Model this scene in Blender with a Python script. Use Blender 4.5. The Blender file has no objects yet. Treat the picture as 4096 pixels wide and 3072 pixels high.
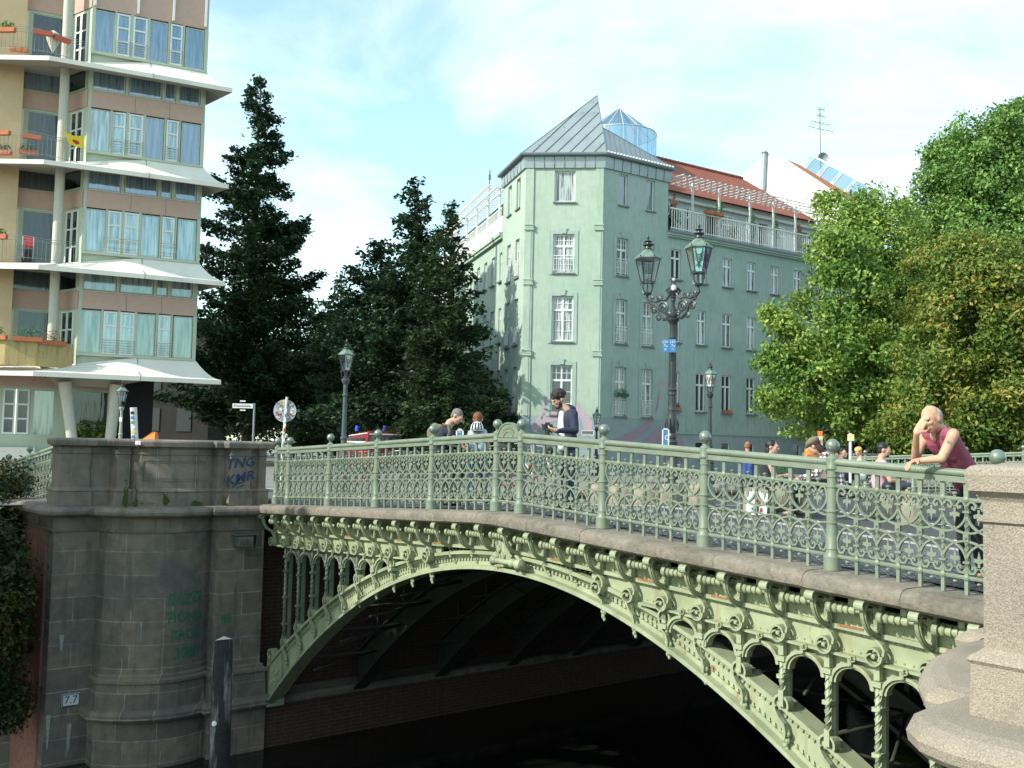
import bpy, bmesh, math, random
from mathutils import Vector, Matrix, noise
PI = math.pi; R = math.radians
random.seed(7)
S = bpy.context.scene; COL = S.collection
# ------------------------------------------------------------------ camera
EYE = 6.0                                   # eye height above the canal water
FPX, PITCH, ROLL = 1000.0, math.atan(60.5/1000), 0.0215
_f = Vector((0, math.cos(PITCH), math.sin(PITCH))); _r0 = Vector((1, 0, 0)); _u0 = _r0.cross(_f)
_r = _r0*math.cos(ROLL)+_u0*math.sin(ROLL); _u = _u0*math.cos(ROLL)-_r0*math.sin(ROLL)
cam = bpy.data.objects.new('camera', bpy.data.cameras.new('camera')); COL.objects.link(cam)
M = Matrix.Identity(4)
for i in range(3): M[i][0] = _r[i]; M[i][1] = _u[i]; M[i][2] = -_f[i]
M[2][3] = EYE; cam.matrix_world = M
cam.data.sensor_width = 36; cam.data.lens = 36*FPX/1024; cam.data.clip_start = .05; cam.data.clip_end = 3000
S.camera = cam
def at(u, v, D):
    """world point seen at photo pixel (u, v) at forward distance D"""
    d = _f+_r*((u-512)/FPX)-_u*((v-384)/FPX); d = d*(D/d.y); return Vector((d.x, d.y, d.z+EYE))
# ------------------------------------------------------------------ world, sun, exposure
SUN_AZ, SUN_EL = R(-119), R(35)             # azimuth measured from +Y towards +X
w = bpy.data.worlds.new('World'); S.world = w; w.use_nodes = True
N = w.node_tree.nodes; LK = w.node_tree.links; N.clear()
out = N.new('ShaderNodeOutputWorld'); bg = N.new('ShaderNodeBackground'); bg.inputs[1].default_value = .135
sky = N.new('ShaderNodeTexSky'); sky.sky_type = 'NISHITA'; sky.sun_disc = False
sky.sun_elevation = SUN_EL; sky.sun_rotation = SUN_AZ; sky.air_density = 1.0; sky.dust_density = .6; sky.ozone_density = 1.0
tc = N.new('ShaderNodeTexCoord'); mp = N.new('ShaderNodeMapping'); mp.inputs['Scale'].default_value = (1, 1, 2.6); mp.inputs['Location'].default_value = (.35, .2, .1)
nz = N.new('ShaderNodeTexNoise'); nz.inputs['Scale'].default_value = 2.3; nz.inputs['Detail'].default_value = 8; nz.inputs['Roughness'].default_value = .56; nz.inputs['Distortion'].default_value = .35
cr = N.new('ShaderNodeValToRGB'); cr.color_ramp.elements[0].position = .44; cr.color_ramp.elements[1].position = .70
cr.color_ramp.elements[0].color = (.13, .13, .13, 1); cr.color_ramp.elements[1].color = (.92, .92, .92, 1)
mx = N.new('ShaderNodeMix'); mx.data_type = 'RGBA'; mx.inputs['B'].default_value = (6.2, 6.6, 6.7, 1)
LK.new(tc.outputs['Generated'], mp.inputs[0]); LK.new(mp.outputs[0], nz.inputs['Vector']); LK.new(nz.outputs['Fac'], cr.inputs[0])
LK.new(cr.outputs[0], mx.inputs['Factor']); tn = N.new('ShaderNodeMix'); tn.data_type = 'RGBA'; tn.blend_type = 'MULTIPLY'; tn.inputs['Factor'].default_value = 1; tn.inputs['B'].default_value = (1.32, 1.62, 1.34, 1); LK.new(sky.outputs[0], tn.inputs['A']); LK.new(tn.outputs['Result'], mx.inputs['A']); LK.new(mx.outputs['Result'], bg.inputs[0]); LK.new(bg.outputs[0], out.inputs[0])
sl = bpy.data.lights.new('sun', 'SUN'); sl.energy = 3.6; sl.angle = R(.6); sl.color = (1, .95, .84)
so = bpy.data.objects.new('sun', sl); COL.objects.link(so)
sd = Vector((math.sin(SUN_AZ)*math.cos(SUN_EL), math.cos(SUN_AZ)*math.cos(SUN_EL), math.sin(SUN_EL)))
so.rotation_euler = sd.to_track_quat('Z', 'Y').to_euler(); so.location = (-30, -10, 60)
S.view_settings.view_transform = 'Standard'; S.view_settings.look = 'None'; S.view_settings.exposure = .72; S.view_settings.gamma = 1
S.render.resolution_x = 1024; S.render.resolution_y = 768; S.render.engine = 'CYCLES'
S.cycles.max_bounces = 6; S.cycles.transparent_max_bounces = 12
# ------------------------------------------------------------------ materials
MATS = {}
def mat(name, col, rough=.7, metal=0, var=.12, vs=6, bump=.0, bs=40, col2=None, cs=1.5, cpos=(.45, .65), spec=.5, trans=0, alpha=None, streak=None, brick=None, spots=None):
    if name in MATS: return MATS[name]
    m = bpy.data.materials.new(name); m.use_nodes = True; n = m.node_tree.nodes; l = m.node_tree.links
    b = n['Principled BSDF']; b.inputs['Roughness'].default_value = rough; b.inputs['Metallic'].default_value = metal; b.inputs['Specular IOR Level'].default_value = spec
    t = n.new('ShaderNodeTexCoord'); vec = t.outputs['Object']
    c4 = (*col, 1); last = None
    rgb = n.new('ShaderNodeRGB'); rgb.outputs[0].default_value = c4; last = rgb.outputs[0]
    def noise_(sc, det=6, v=None, dist=0):
        q = n.new('ShaderNodeTexNoise'); q.inputs['Scale'].default_value = sc; q.inputs['Detail'].default_value = det; q.inputs['Roughness'].default_value = .6; q.inputs['Distortion'].default_value = dist
        l.new(v or vec, q.inputs['Vector']); return q.outputs['Fac']
    def mixc(fac, a, bcol, typ='MIX'):
        x = n.new('ShaderNodeMix'); x.data_type = 'RGBA'; x.blend_type = typ
        if hasattr(fac, 'links') or hasattr(fac, 'is_linked'): l.new(fac, x.inputs['Factor'])
        else: x.inputs['Factor'].default_value = fac
        l.new(a, x.inputs['A'])
        if isinstance(bcol, tuple): x.inputs['B'].default_value = (*bcol, 1)
        else: l.new(bcol, x.inputs['B'])
        return x.outputs['Result']
    def ramp(fac, p0, p1, c0=(0, 0, 0, 1), c1=(1, 1, 1, 1)):
        q = n.new('ShaderNodeValToRGB'); e = q.color_ramp.elements; e[0].position = p0; e[1].position = p1; e[0].color = c0; e[1].color = c1
        l.new(fac, q.inputs[0]); return q.outputs[0]
    hgt = None
    if brick:   # (bw, bh, mortar colour, mortar size, second colour)
        sx = n.new('ShaderNodeSeparateXYZ'); l.new(vec, sx.inputs[0])
        ad = n.new('ShaderNodeMath'); ad.operation = 'ADD'; l.new(sx.outputs[0], ad.inputs[0]); l.new(sx.outputs[1], ad.inputs[1])
        cx = n.new('ShaderNodeCombineXYZ'); l.new(ad.outputs[0], cx.inputs[0]); l.new(sx.outputs[2], cx.inputs[1])
        bt = n.new('ShaderNodeTexBrick'); l.new(cx.outputs[0], bt.inputs['Vector']); bt.inputs['Scale'].default_value = 1
        bt.inputs['Brick Width'].default_value = brick[0]; bt.inputs['Row Height'].default_value = brick[1]; bt.inputs['Mortar Size'].default_value = brick[3]; bt.inputs['Mortar Smooth'].default_value = .1
        bt.inputs['Color1'].default_value = c4; bt.inputs['Color2'].default_value = (*brick[4], 1); bt.inputs['Mortar'].default_value = (*brick[2], 1); bt.inputs['Bias'].default_value = -.1
        bt.offset = .5; bt.squash = .8; last = bt.outputs[0]; hgt = bt.outputs['Fac']
    if col2: last = mixc(ramp(noise_(cs, 7, dist=.4), cpos[0], cpos[1]), last, col2)
    if spots: last = mixc(ramp(noise_(spots[1], 8, dist=1.2), spots[2], spots[2]+.035), last, spots[0])
    if streak:  # (colour, amount): runs and stains drawn out downwards
        mpp = n.new('ShaderNodeMapping'); mpp.inputs['Scale'].default_value = (5, 5, .55); l.new(vec, mpp.inputs[0])
        last = mixc(ramp(noise_(1.6, 6, mpp.outputs[0]), .62-streak[1]*.2, .75), last, streak[0])
    if var:
        g = ramp(noise_(vs, 8), .25, .75, (1-var, 1-var, 1-var, 1), (1+var, 1+var, 1+var, 1)); last = mixc(1.0, last, g, 'MULTIPLY')
    l.new(last, b.inputs['Base Color'])
    if bump:
        bn = n.new('ShaderNodeBump'); bn.inputs['Strength'].default_value = bump; bn.inputs['Distance'].default_value = .02
        hh = noise_(bs, 5)
        if hgt is not None:
            iv = n.new('ShaderNodeMath'); iv.operation = 'MULTIPLY_ADD'; l.new(hgt, iv.inputs[0]); iv.inputs[1].default_value = -1.5; l.new(hh, iv.inputs[2]); hh = iv.outputs[0]
        l.new(hh, bn.inputs['Height']); l.new(bn.outputs[0], b.inputs['Normal'])
    if trans: b.inputs['Transmission Weight'].default_value = trans; b.inputs['IOR'].default_value = 1.1
    if alpha is not None: b.inputs['Alpha'].default_value = alpha
    MATS[name] = m; return m
def leafmat(name, c1, c2, c3=None):
    if name in MATS: return MATS[name]
    m = bpy.data.materials.new(name); m.use_nodes = True; n = m.node_tree.nodes; l = m.node_tree.links; b = n['Principled BSDF']
    t = n.new('ShaderNodeTexCoord'); q = n.new('ShaderNodeTexNoise'); q.inputs['Scale'].default_value = .55; q.inputs['Detail'].default_value = 4; l.new(t.outputs['Object'], q.inputs['Vector'])
    g = n.new('ShaderNodeNewGeometry'); ad = n.new('ShaderNodeMath'); ad.operation = 'MULTIPLY_ADD'; l.new(g.outputs['Random Per Island'], ad.inputs[0]); ad.inputs[1].default_value = .5; l.new(q.outputs['Fac'], ad.inputs[2])
    r = n.new('ShaderNodeValToRGB'); e = r.color_ramp.elements; e[0].position = .45; e[0].color = (*c1, 1); e[1].position = .85; e[1].color = (*c2, 1)
    if c3: x = e.new(.98); x.color = (*c3, 1)
    l.new(ad.outputs[0], r.inputs[0]); l.new(r.outputs[0], b.inputs['Base Color']); b.inputs['Roughness'].default_value = .5; b.inputs['Specular IOR Level'].default_value = .35
    tr = n.new('ShaderNodeBsdfTranslucent'); l.new(r.outputs[0], tr.inputs[0]); ms = n.new('ShaderNodeMixShader'); ms.inputs[0].default_value = .3
    l.new(b.outputs[0], ms.inputs[1]); l.new(tr.outputs[0], ms.inputs[2]); l.new(ms.outputs[0], n['Material Output'].inputs[0]); MATS[name] = m; return m
def glassmat(name, tint=(.6, .7, .75), rough=.03, refl=1.0, dark=(.02, .025, .03), fac=.55):
    """window pane: mirror-like reflection over a dark room"""
    if name in MATS: return MATS[name]
    m = bpy.data.materials.new(name); m.use_nodes = True; n = m.node_tree.nodes; l = m.node_tree.links; b = n['Principled BSDF']
    b.inputs['Roughness'].default_value = .4
    t = n.new('ShaderNodeTexCoord'); mp = n.new('ShaderNodeMapping'); mp.inputs['Scale'].default_value = (7, 7, .5); oi = n.new('ShaderNodeObjectInfo'); l.new(t.outputs['Object'], mp.inputs[0]); cb = n.new('ShaderNodeCombineXYZ'); ml = n.new('ShaderNodeMath'); ml.operation = 'MULTIPLY'; ml.inputs[1].default_value = 60; l.new(oi.outputs['Random'], ml.inputs[0]); l.new(ml.outputs[0], cb.inputs[0]); l.new(cb.outputs[0], mp.inputs['Location'])
    q = n.new('ShaderNodeTexNoise'); q.inputs['Scale'].default_value = 1.3; q.inputs['Detail'].default_value = 3; l.new(mp.outputs[0], q.inputs['Vector']); r = n.new('ShaderNodeValToRGB'); e = r.color_ramp.elements; e[0].position = .35; e[1].position = .62; e[0].color = (*[c*.35 for c in dark], 1); e[1].color = (*[min(1, c*1.7) for c in dark], 1); l.new(q.outputs['Fac'], r.inputs[0]); l.new(r.outputs[0], b.inputs['Base Color'])
    wn = n.new('ShaderNodeTexNoise'); wn.inputs['Scale'].default_value = .9; l.new(mp.outputs[0], wn.inputs['Vector']); bn = n.new('ShaderNodeBump'); bn.inputs['Strength'].default_value = .12; bn.inputs['Distance'].default_value = .1; l.new(wn.outputs['Fac'], bn.inputs['Height'])
    gl = n.new('ShaderNodeBsdfGlossy'); gl.inputs['Color'].default_value = (*tint, 1); gl.inputs['Roughness'].default_value = rough; l.new(bn.outputs[0], gl.inputs['Normal'])
    ms = n.new('ShaderNodeMixShader'); lw = n.new('ShaderNodeLayerWeight'); lw.inputs[0].default_value = .35
    ma = n.new('ShaderNodeMath'); ma.operation = 'MULTIPLY_ADD'; l.new(lw.outputs['Fresnel'], ma.inputs[0]); ma.inputs[1].default_value = 1-fac; ma.inputs[2].default_value = fac
    l.new(ma.outputs[0], ms.inputs[0]); l.new(b.outputs[0], ms.inputs[1]); l.new(gl.outputs[0], ms.inputs[2]); l.new(ms.outputs[0], n['Material Output'].inputs[0]); MATS[name] = m; return m
def clearglass(name, tint=(.8, .9, .95), a=.25):
    if name in MATS: return MATS[name]
    m = bpy.data.materials.new(name); m.use_nodes = True; n = m.node_tree.nodes; l = m.node_tree.links
    tp = n.new('ShaderNodeBsdfTransparent'); tp.inputs[0].default_value = (*tint, 1); gl = n.new('ShaderNodeBsdfGlossy'); gl.inputs['Roughness'].default_value = .05; gl.inputs[0].default_value = (.8, .85, .9, 1)
    ms = n.new('ShaderNodeMixShader'); ms.inputs[0].default_value = a; l.new(tp.outputs[0], ms.inputs[1]); l.new(gl.outputs[0], ms.inputs[2]); l.new(ms.outputs[0], n['Material Output'].inputs[0]); MATS[name] = m; return m
# ------------------------------------------------------------------ mesh builder
class MB:
    def __init__(s): s.v = []; s.f = []; s.m = []; s.s = []
    def add(s, vs, fs, mi=0, sm=False, T=None):
        o = len(s.v)
        s.v += [tuple(T @ Vector(p)) for p in vs] if T is not None else [tuple(p) for p in vs]
        for f in fs: s.f.append([i+o for i in f]); s.m.append(mi); s.s.append(sm)
        return s
    def box(s, c, d, mi=0, rz=0, T=None):
        x, y, z = d[0]/2, d[1]/2, d[2]/2; a, b = math.cos(rz), math.sin(rz)
        vs = [(c[0]+i*x*a-j*y*b, c[1]+i*x*b+j*y*a, c[2]+k*z) for i in (-1, 1) for j in (-1, 1) for k in (-1, 1)]
        return s.add(vs, [(0, 1, 3, 2), (4, 6, 7, 5), (0, 4, 5, 1), (2, 3, 7, 6), (0, 2, 6, 4), (1, 5, 7, 3)], mi, False, T)
    def box2(s, a, b, mi=0, T=None): return s.box([(a[i]+b[i])/2 for i in range(3)], [abs(b[i]-a[i]) for i in range(3)], mi, 0, T)
    def prism(s, poly, a, b, ax='y', mi=0, T=None):
        n = len(poly)
        if ax == 'y': vs = [(p[0], a, p[1]) for p in poly]+[(p[0], b, p[1]) for p in poly]
        elif ax == 'z': vs = [(p[0], p[1], a) for p in poly]+[(p[0], p[1], b) for p in poly]
        else: vs = [(a, p[0], p[1]) for p in poly]+[(b, p[0], p[1]) for p in poly]
        return s.add(vs, [list(range(n))[::-1], list(range(n, 2*n))]+[(i, (i+1) % n, (i+1) % n+n, i+n) for i in range(n)], mi, False, T)
    def strip(s, top, bot, a, b, mi=0):
        """solid between two x-z polylines of equal length, from y=a to y=b"""
        n = len(top); vs = [(p[0], a, p[1]) for p in top]+[(p[0], a, p[1]) for p in bot]+[(p[0], b, p[1]) for p in top]+[(p[0], b, p[1]) for p in bot]; fs = []
        for i in range(n-1): fs += [(i, i+1, n+i+1, n+i), (2*n+i, 3*n+i, 3*n+i+1, 2*n+i+1), (i, 2*n+i, 2*n+i+1, i+1), (n+i, n+i+1, 3*n+i+1, 3*n+i)]
        fs += [(0, n, 3*n, 2*n), (n-1, 3*n-1, 4*n-1, 2*n-1)]
        return s.add(vs, fs, mi)
    def tube(s, P, r, n=6, mi=0, sm=True, closed=False, caps=True, T=None, tw=0):
        P = [Vector(p) for p in P]; k = len(P); rr = r if isinstance(r, (list, tuple)) else [r]*k; vs = []; up = None
        for i, p in enumerate(P):
            t = (P[(i+1) % k]-P[i-1]) if closed else (P[min(i+1, k-1)]-P[max(i-1, 0)])
            if t.length < 1e-9: t = Vector((0, 0, 1))
            t.normalize()
            if up is None: up = Vector((0, 0, 1)) if abs(t.z) < .9 else Vector((1, 0, 0)); up = (up-t*up.dot(t)).normalized()
            else:
                up = up-t*up.dot(t); up = up.normalized() if up.length > 1e-6 else t.orthogonal().normalized()
            sd = t.cross(up)
            for j in range(n):
                a = 2*PI*(j+.5)/n+tw*i; vs.append(p+(up*math.cos(a)+sd*math.sin(a))*rr[i])
        fs = []
        for i in range(k if closed else k-1):
            for j in range(n): a = i*n+j; b = i*n+(j+1) % n; c = ((i+1) % k)*n; fs.append((a, b, c+(j+1) % n, c+j))
        if caps and not closed: fs += [list(range(n))[::-1], list(range((k-1)*n, k*n))]
        return s.add(vs, fs, mi, sm, T)
    def ribbon(s, P, y0, y1, t, mi=0, sm=True, T=None):
        """flat bar following an x-z path, t thick, from y0 to y1"""
        k = len(P); vs = []
        for i, p in enumerate(P):
            a = P[max(i-1, 0)]; b = P[min(i+1, k-1)]; dx, dz = b[0]-a[0], b[1]-a[1]; L = math.hypot(dx, dz) or 1; nx, nz = -dz/L*t/2, dx/L*t/2
            vs += [(p[0]+nx, y0, p[1]+nz), (p[0]-nx, y0, p[1]-nz), (p[0]-nx, y1, p[1]-nz), (p[0]+nx, y1, p[1]+nz)]
        fs = [(0, 1, 2, 3), tuple(4*(k-1)+q for q in (3, 2, 1, 0))]
        for i in range(k-1):
            for j in range(4): a = 4*i+j; b = 4*i+(j+1) % 4; fs.append((a, a+4, b+4, b))
        return s.add(vs, fs, mi, False, T)
    def lathe(s, prof, c=(0, 0, 0), n=12, mi=0, ax='z', sm=True, T=None):
        vs = []; k = len(prof)
        for r, h in prof:
            for j in range(n):
                a = 2*PI*(j+.5)/n; x, y = r*math.cos(a), r*math.sin(a)
                vs.append((c[0]+x, c[1]+y, c[2]+h) if ax == 'z' else (c[0]+h, c[1]+x, c[2]+y) if ax == 'x' else (c[0]+x, c[1]+h, c[2]+y))
        fs = [(i*n+j, i*n+(j+1) % n, (i+1)*n+(j+1) % n, (i+1)*n+j) for i in range(k-1) for j in range(n)]
        fs += [list(range(n))[::-1], list(range((k-1)*n, k*n))]
        return s.add(vs, fs, mi, sm, T)
    def ball(s, c, r, n=12, mi=0, sz=1, T=None):
        h = n//2; return s.lathe([(r*math.sin(PI*i/h) if 0 < i < h else r*.02, -r*sz*math.cos(PI*i/h)) for i in range(h+1)], c, n, mi, 'z', True, T)
    def build(s, name, mats, parent=None, T=None, recalc=True):
        me = bpy.data.meshes.new(name); me.from_pydata(s.v, [], s.f)
        for m in (mats if isinstance(mats, (list, tuple)) else [mats]): me.materials.append(m)
        me.polygons.foreach_set('material_index', s.m); me.polygons.foreach_set('use_smooth', s.s)
        if recalc:
            bm = bmesh.new(); bm.from_mesh(me); bmesh.ops.recalc_face_normals(bm, faces=bm.faces)
            if any(s.s):
                for e in bm.edges:
                    if len(e.link_faces) == 2 and e.calc_face_angle(0) > .55: e.smooth = False
            bm.to_mesh(me); bm.free()
        me.update(); return link(name, me, parent, T)
def link(name, me, parent=None, T=None):
    o = bpy.data.objects.new(name, me); COL.objects.link(o)
    if parent: o.parent = parent
    if T is not None: o.matrix_local = T
    return o
def tag(o, label, cat, group=None, kind=None):
    if label: o['label'] = label
    if cat: o['category'] = cat
    if group: o['group'] = group
    if kind: o['kind'] = kind
    return o
def struct(o): o['kind'] = 'structure'; return o
def thing(name, label, cat, loc=(0, 0, 0), rz=0, group=None, T=None):
    o = bpy.data.objects.new(name, None); COL.objects.link(o); o.empty_display_size = .2
    if T is not None: o.matrix_world = T
    else: o.location = loc; o.rotation_euler = (0, 0, rz)
    return tag(o, label, cat, group)
def kids(o): return [c for c in bpy.data.objects if c.parent == o]
def dup(o, parent=None, **kw):
    c = o.copy(); COL.objects.link(c)
    if parent is not None: c.parent = parent
    for ch in kids(o): dup(ch, c)
    for k, v in kw.items():
        if k in ('label', 'category', 'group'): c[k] = v
        else: setattr(c, k, v)
    return c
def textmesh(s, size=1.0, bold=0):
    cu = bpy.data.curves.new('t', 'FONT'); cu.body = s; cu.offset = bold; cu.size = size; cu.align_x = 'CENTER'; cu.align_y = 'CENTER'; cu.resolution_u = 2
    o = bpy.data.objects.new('t', cu); COL.objects.link(o); dg = bpy.context.evaluated_depsgraph_get(); me = bpy.data.meshes.new_from_object(o.evaluated_get(dg))
    vs = [tuple(v.co) for v in me.vertices]; fs = [tuple(p.vertices) for p in me.polygons]; bpy.data.objects.remove(o); bpy.data.curves.remove(cu); bpy.data.meshes.remove(me); return vs, fs
def blob(name, prims, m, parent=None, vox=.014, smooth=4, T=None, fold=0):
    """one continuous surface grown round tapered limbs (p, r, q, s) and ellipsoids (c, (rx,ry,rz))"""
    b = MB()
    for p in prims:
        if len(p) == 4:
            a, r1, c, r2 = Vector(p[0]), p[1], Vector(p[2]), p[3]; d = c-a; L = d.length or 1e-4; q = d.to_track_quat('Z', 'Y').to_matrix().to_4x4(); q.translation = a
            pr = [(r1*math.sin(t*PI/8) or r1*.03, -r1*math.cos(t*PI/8)) for t in range(0, 5)]+[(r2*math.cos(t*PI/8) if t < 4 else r2*.03, L+r2*math.sin(t*PI/8)) for t in range(0, 5)]
            b.lathe(pr, (0, 0, 0), 12, T=q)
        else:
            c, r = p[0], p[1]; q = Matrix.Translation(c) @ (p[2] if len(p) > 2 else Matrix.Identity(4)) @ Matrix.Diagonal((r[0], r[1], r[2], 1)); b.ball((0, 0, 0), 1, 16, T=q)
    o = b.build('tmp', m); md = o.modifiers.new('r', 'REMESH'); md.mode = 'VOXEL'; md.voxel_size = vox; md.use_smooth_shade = True
    if smooth: sm = o.modifiers.new('s', 'SMOOTH'); sm.iterations = smooth; sm.factor = .5
    dg = bpy.context.evaluated_depsgraph_get(); me = bpy.data.meshes.new_from_object(o.evaluated_get(dg)); me.name = name
    if not len(me.materials): me.materials.append(m)
    om = o.data; bpy.data.objects.remove(o); bpy.data.meshes.remove(om)
    if fold:
        nl = [v.normal.copy() for v in me.vertices]
        for v, vn in zip(me.vertices, nl):
            c = v.co.copy(); q_ = noise.noise(Vector((c.x*7+c.z*3, c.y*7-c.z*2, c.z*5)))+.6*noise.noise(Vector((c.x*16, c.y*16, c.z*10+3))); v.co = c+vn*q_*fold
    me.polygons.foreach_set('use_smooth', [True]*len(me.polygons)); return link(name, me, parent, T)
# bridge frame: +x along the bridge towards the near bank, +y across it, z measured from the eye
TH = R(38.6); BT = Matrix.Translation((-.02, 13.88, EYE)) @ Matrix.Rotation(TH-PI/2, 4, 'Z'); BTI = BT.inverted()
def loc(u, v, D): return BTI @ at(u, v, D)
# ------------------------------------------------------------------ palette
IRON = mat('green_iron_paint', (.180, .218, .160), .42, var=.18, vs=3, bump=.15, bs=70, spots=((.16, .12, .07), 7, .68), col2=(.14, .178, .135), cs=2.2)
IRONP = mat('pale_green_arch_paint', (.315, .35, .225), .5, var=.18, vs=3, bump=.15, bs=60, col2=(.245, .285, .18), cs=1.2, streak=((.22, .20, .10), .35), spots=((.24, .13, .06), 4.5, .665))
RUST = mat('rust', (.30, .13, .05), .85, var=.3, vs=20)
STONEB = mat('pier_block_stone', (.215, .172, .13), .88, var=.3, vs=5, bump=.6, bs=35, col2=(.125, .118, .105), cs=1.0, streak=((.10, .095, .075), .4), brick=(.95, .42, (.29, .265, .225), .012, (.135, .118, .10)))
STONED = mat('dark_pier_stone', (.195, .16, .135), .85, var=.28, vs=4, bump=.5, bs=30, col2=(.12, .108, .10), cs=1.1, streak=((.085, .085, .05), .45))
STONEL = mat('light_granite', (.31, .265, .215), .85, var=.5, vs=120, bump=.6, bs=110, col2=(.25, .215, .175), cs=1.2)
STONEC = mat('cornice_sandstone', (.20, .175, .142), .82, var=.3, vs=16, bump=.7, bs=26, col2=(.125, .112, .09), cs=2.2, streak=((.16, .14, .10), .35))
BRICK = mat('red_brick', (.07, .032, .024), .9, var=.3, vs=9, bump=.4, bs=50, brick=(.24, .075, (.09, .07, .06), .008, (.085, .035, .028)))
DARKST = mat('shaded_arch_paint', (.028, .033, .024), .7, var=.35, vs=4)  # arch paint darkened: the shade beneath the bridge is put into its colour
ASPH = mat('asphalt', (.055, .055, .06), .85, var=.25, vs=30, bump=.3, bs=120)
COBB = mat('small_cobbles', (.11, .11, .12), .7, var=.35, vs=12, bump=.8, bs=18, brick=(.10, .10, (.05, .05, .05), .012, (.15, .145, .15)))
PAVE = mat('pavement', (.2, .19, .18), .85, var=.2, vs=8, bump=.2, brick=(.5, .5, (.12, .12, .11), .01, (.23, .22, .20)))
SOIL = mat('bank_soil', (.07, .06, .035), .95, var=.3, bump=.6, bs=12)
# ------------------------------------------------------------------ setting
def zd(x): x = abs(x); return -.918-.047*(math.sqrt(x*x+.02)) if x < 7 else -.918-.047*7
b = MB(); b.add([(-8.6, -400, -5.95), (9.3, -400, -5.95), (9.3, 400, -5.95), (-8.6, 400, -5.95)], [(0, 1, 2, 3)])
WATER = mat('dark_canal_water', (.006, .008, .006), .06, var=0, bump=.25, bs=3, spec=.5)
struct(b.build('canal_water', WATER, T=BT))
b = MB(); GZ = -1.33
b.add([(-8.0, 0, GZ), (-8.0, 400, GZ), (-900, 700, GZ), (-900, -700, GZ), (-9.6, -400, GZ), (-9.6, -3.2, GZ), (-8.0, -3.2, GZ)], [list(range(7))])
struct(b.build('far_ground', PAVE, T=BT))
b = MB(); b.add([(8.9, 20, GZ), (8.9, 400, GZ), (700, 400, GZ), (700, -400, GZ), (12.2, -400, GZ), (10.6, -4.1, GZ), (9.0, -4.0, GZ)], [list(range(7))])
struct(b.build('near_ground', PAVE, T=BT))
def deckstrip(name, y0, y1, dz, m, xs=(-60, 60), e=None, thick=0):
    X = [xs[0], -16, -11]+[i*.5 for i in range(-18, 19)]+[11, 16, xs[1]]; vs = []
    for x in X:
        z = zd(x)+dz
        if abs(x) > 7: z = zd(7)+dz-(min(abs(x), 16)-7)*.01
        vs += [(x, y0, z), (x, y1, z)]
        if thick: vs += [(x, y1, z-thick), (x, y0, z-thick)]
    k = 4 if thick else 2; fs = []
    for i in range(len(X)-1):
        for j in range(4 if thick else 1): a = k*i+j; c = k*i+(j+1) % k; fs.append((a, c, c+k, a+k))
    bb = MB(); bb.add(vs, fs); return struct(bb.build(name, m, T=BT))
deckstrip('roadway', 3.1, 16.5, -.085, ASPH)
deckstrip('cobbled_footway', .26, 2.95, .008, COBB, (-16, 16))
deckstrip('kerb', 2.95, 3.1, .015, mat('kerb_granite', (.38, .36, .33), .8, var=.3, vs=20), (-16, 16), thick=.16)
deckstrip('far_footway', 16.5, 19.8, .02, COBB, (-16, 16), thick=.14)
b = MB()
for y in (6.2, 10.9): b.box2((-14, y, -.9), (14, y+.08, -.9))
vs = []; X = [i*.5 for i in range(-28, 29)]
b = MB()
for y in (4.7, 6.6):
    vs = []
    for x in X: z = (zd(x) if abs(x) < 7 else zd(7)-(abs(x)-7)*.01)-.080; vs += [(x, y, z), (x, y+.11, z)]
    b.add(vs, [(2*i, 2*i+1, 2*i+3, 2*i+2) for i in range(len(X)-1)])
struct(b.build('road_marking', mat('road_paint', (.75, .74, .70), .7, var=.2, vs=8), T=BT))
# ------------------------------------------------------------------ the iron bridge
def zi(x): return -1.73-.0625*x*x
def ze(x): return -1.53-.0525*x*x
br = thing('iron_arch_bridge', 'pale green riveted iron arch bridge with scroll brackets under a stone cornice', 'bridge', T=BT)
XS = [-7.35+i*.21 for i in range(71)]
def arch(y, name, m, full=True, parent=br):
    b = MB(); top = [(x, ze(x)) for x in XS]; bot = [(x, zi(x)) for x in XS]
    b.strip(top, bot, y, y+.05)
    b.strip([(x, z+.03) for x, z in bot], [(x, z-.025) for x, z in bot], y-.13, y+.17)
    b.strip([(x, z+.03) for x, z in top], [(x, z-.02) for x, z in top], y-.10, y+.16)
    if full:
        b.strip([(x, z+.085) for x, z in bot], [(x, z+.03) for x, z in bot], y-.02, y-.001)
        b.strip([(x, z-.02) for x, z in top], [(x, z-.075) for x, z in top], y-.018, y-.001)
    return b.build(name, m, parent)
arch(.1, 'arch_rib', IRONP)
b = MB(); x = -7.2
while x < 7.3:
    for f_, dz_, sg in ((zi, .10, 1), (ze, -.088, -1)):
        sl_ = (f_(x+.01)-f_(x))/.01; L = .075/math.sqrt(1+sl_*sl_)
        b.add([(x-L*.3, .075, f_(x)+dz_), (x+L*.3, .075, f_(x+L*.3)+dz_), (x+L*.3, .10, f_(x+L*.3)+dz_), (x-L*.3, .10, f_(x)+dz_),
               (x-L*.12, .08, f_(x)+dz_+sg*.035), (x+L*.12, .08, f_(x)+dz_+sg*.035)], [(0, 1, 5, 4), (3, 2, 1, 0), (2, 3, 4, 5), (0, 4, 3), (1, 2, 5)])
    x += .075/math.sqrt(1+(.11*x)**2)
b.build('toothed_trim', IRONP, br)
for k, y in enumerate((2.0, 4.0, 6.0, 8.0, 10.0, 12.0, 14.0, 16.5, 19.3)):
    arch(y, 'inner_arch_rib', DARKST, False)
b = MB()     # bracing between the ribs
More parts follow.
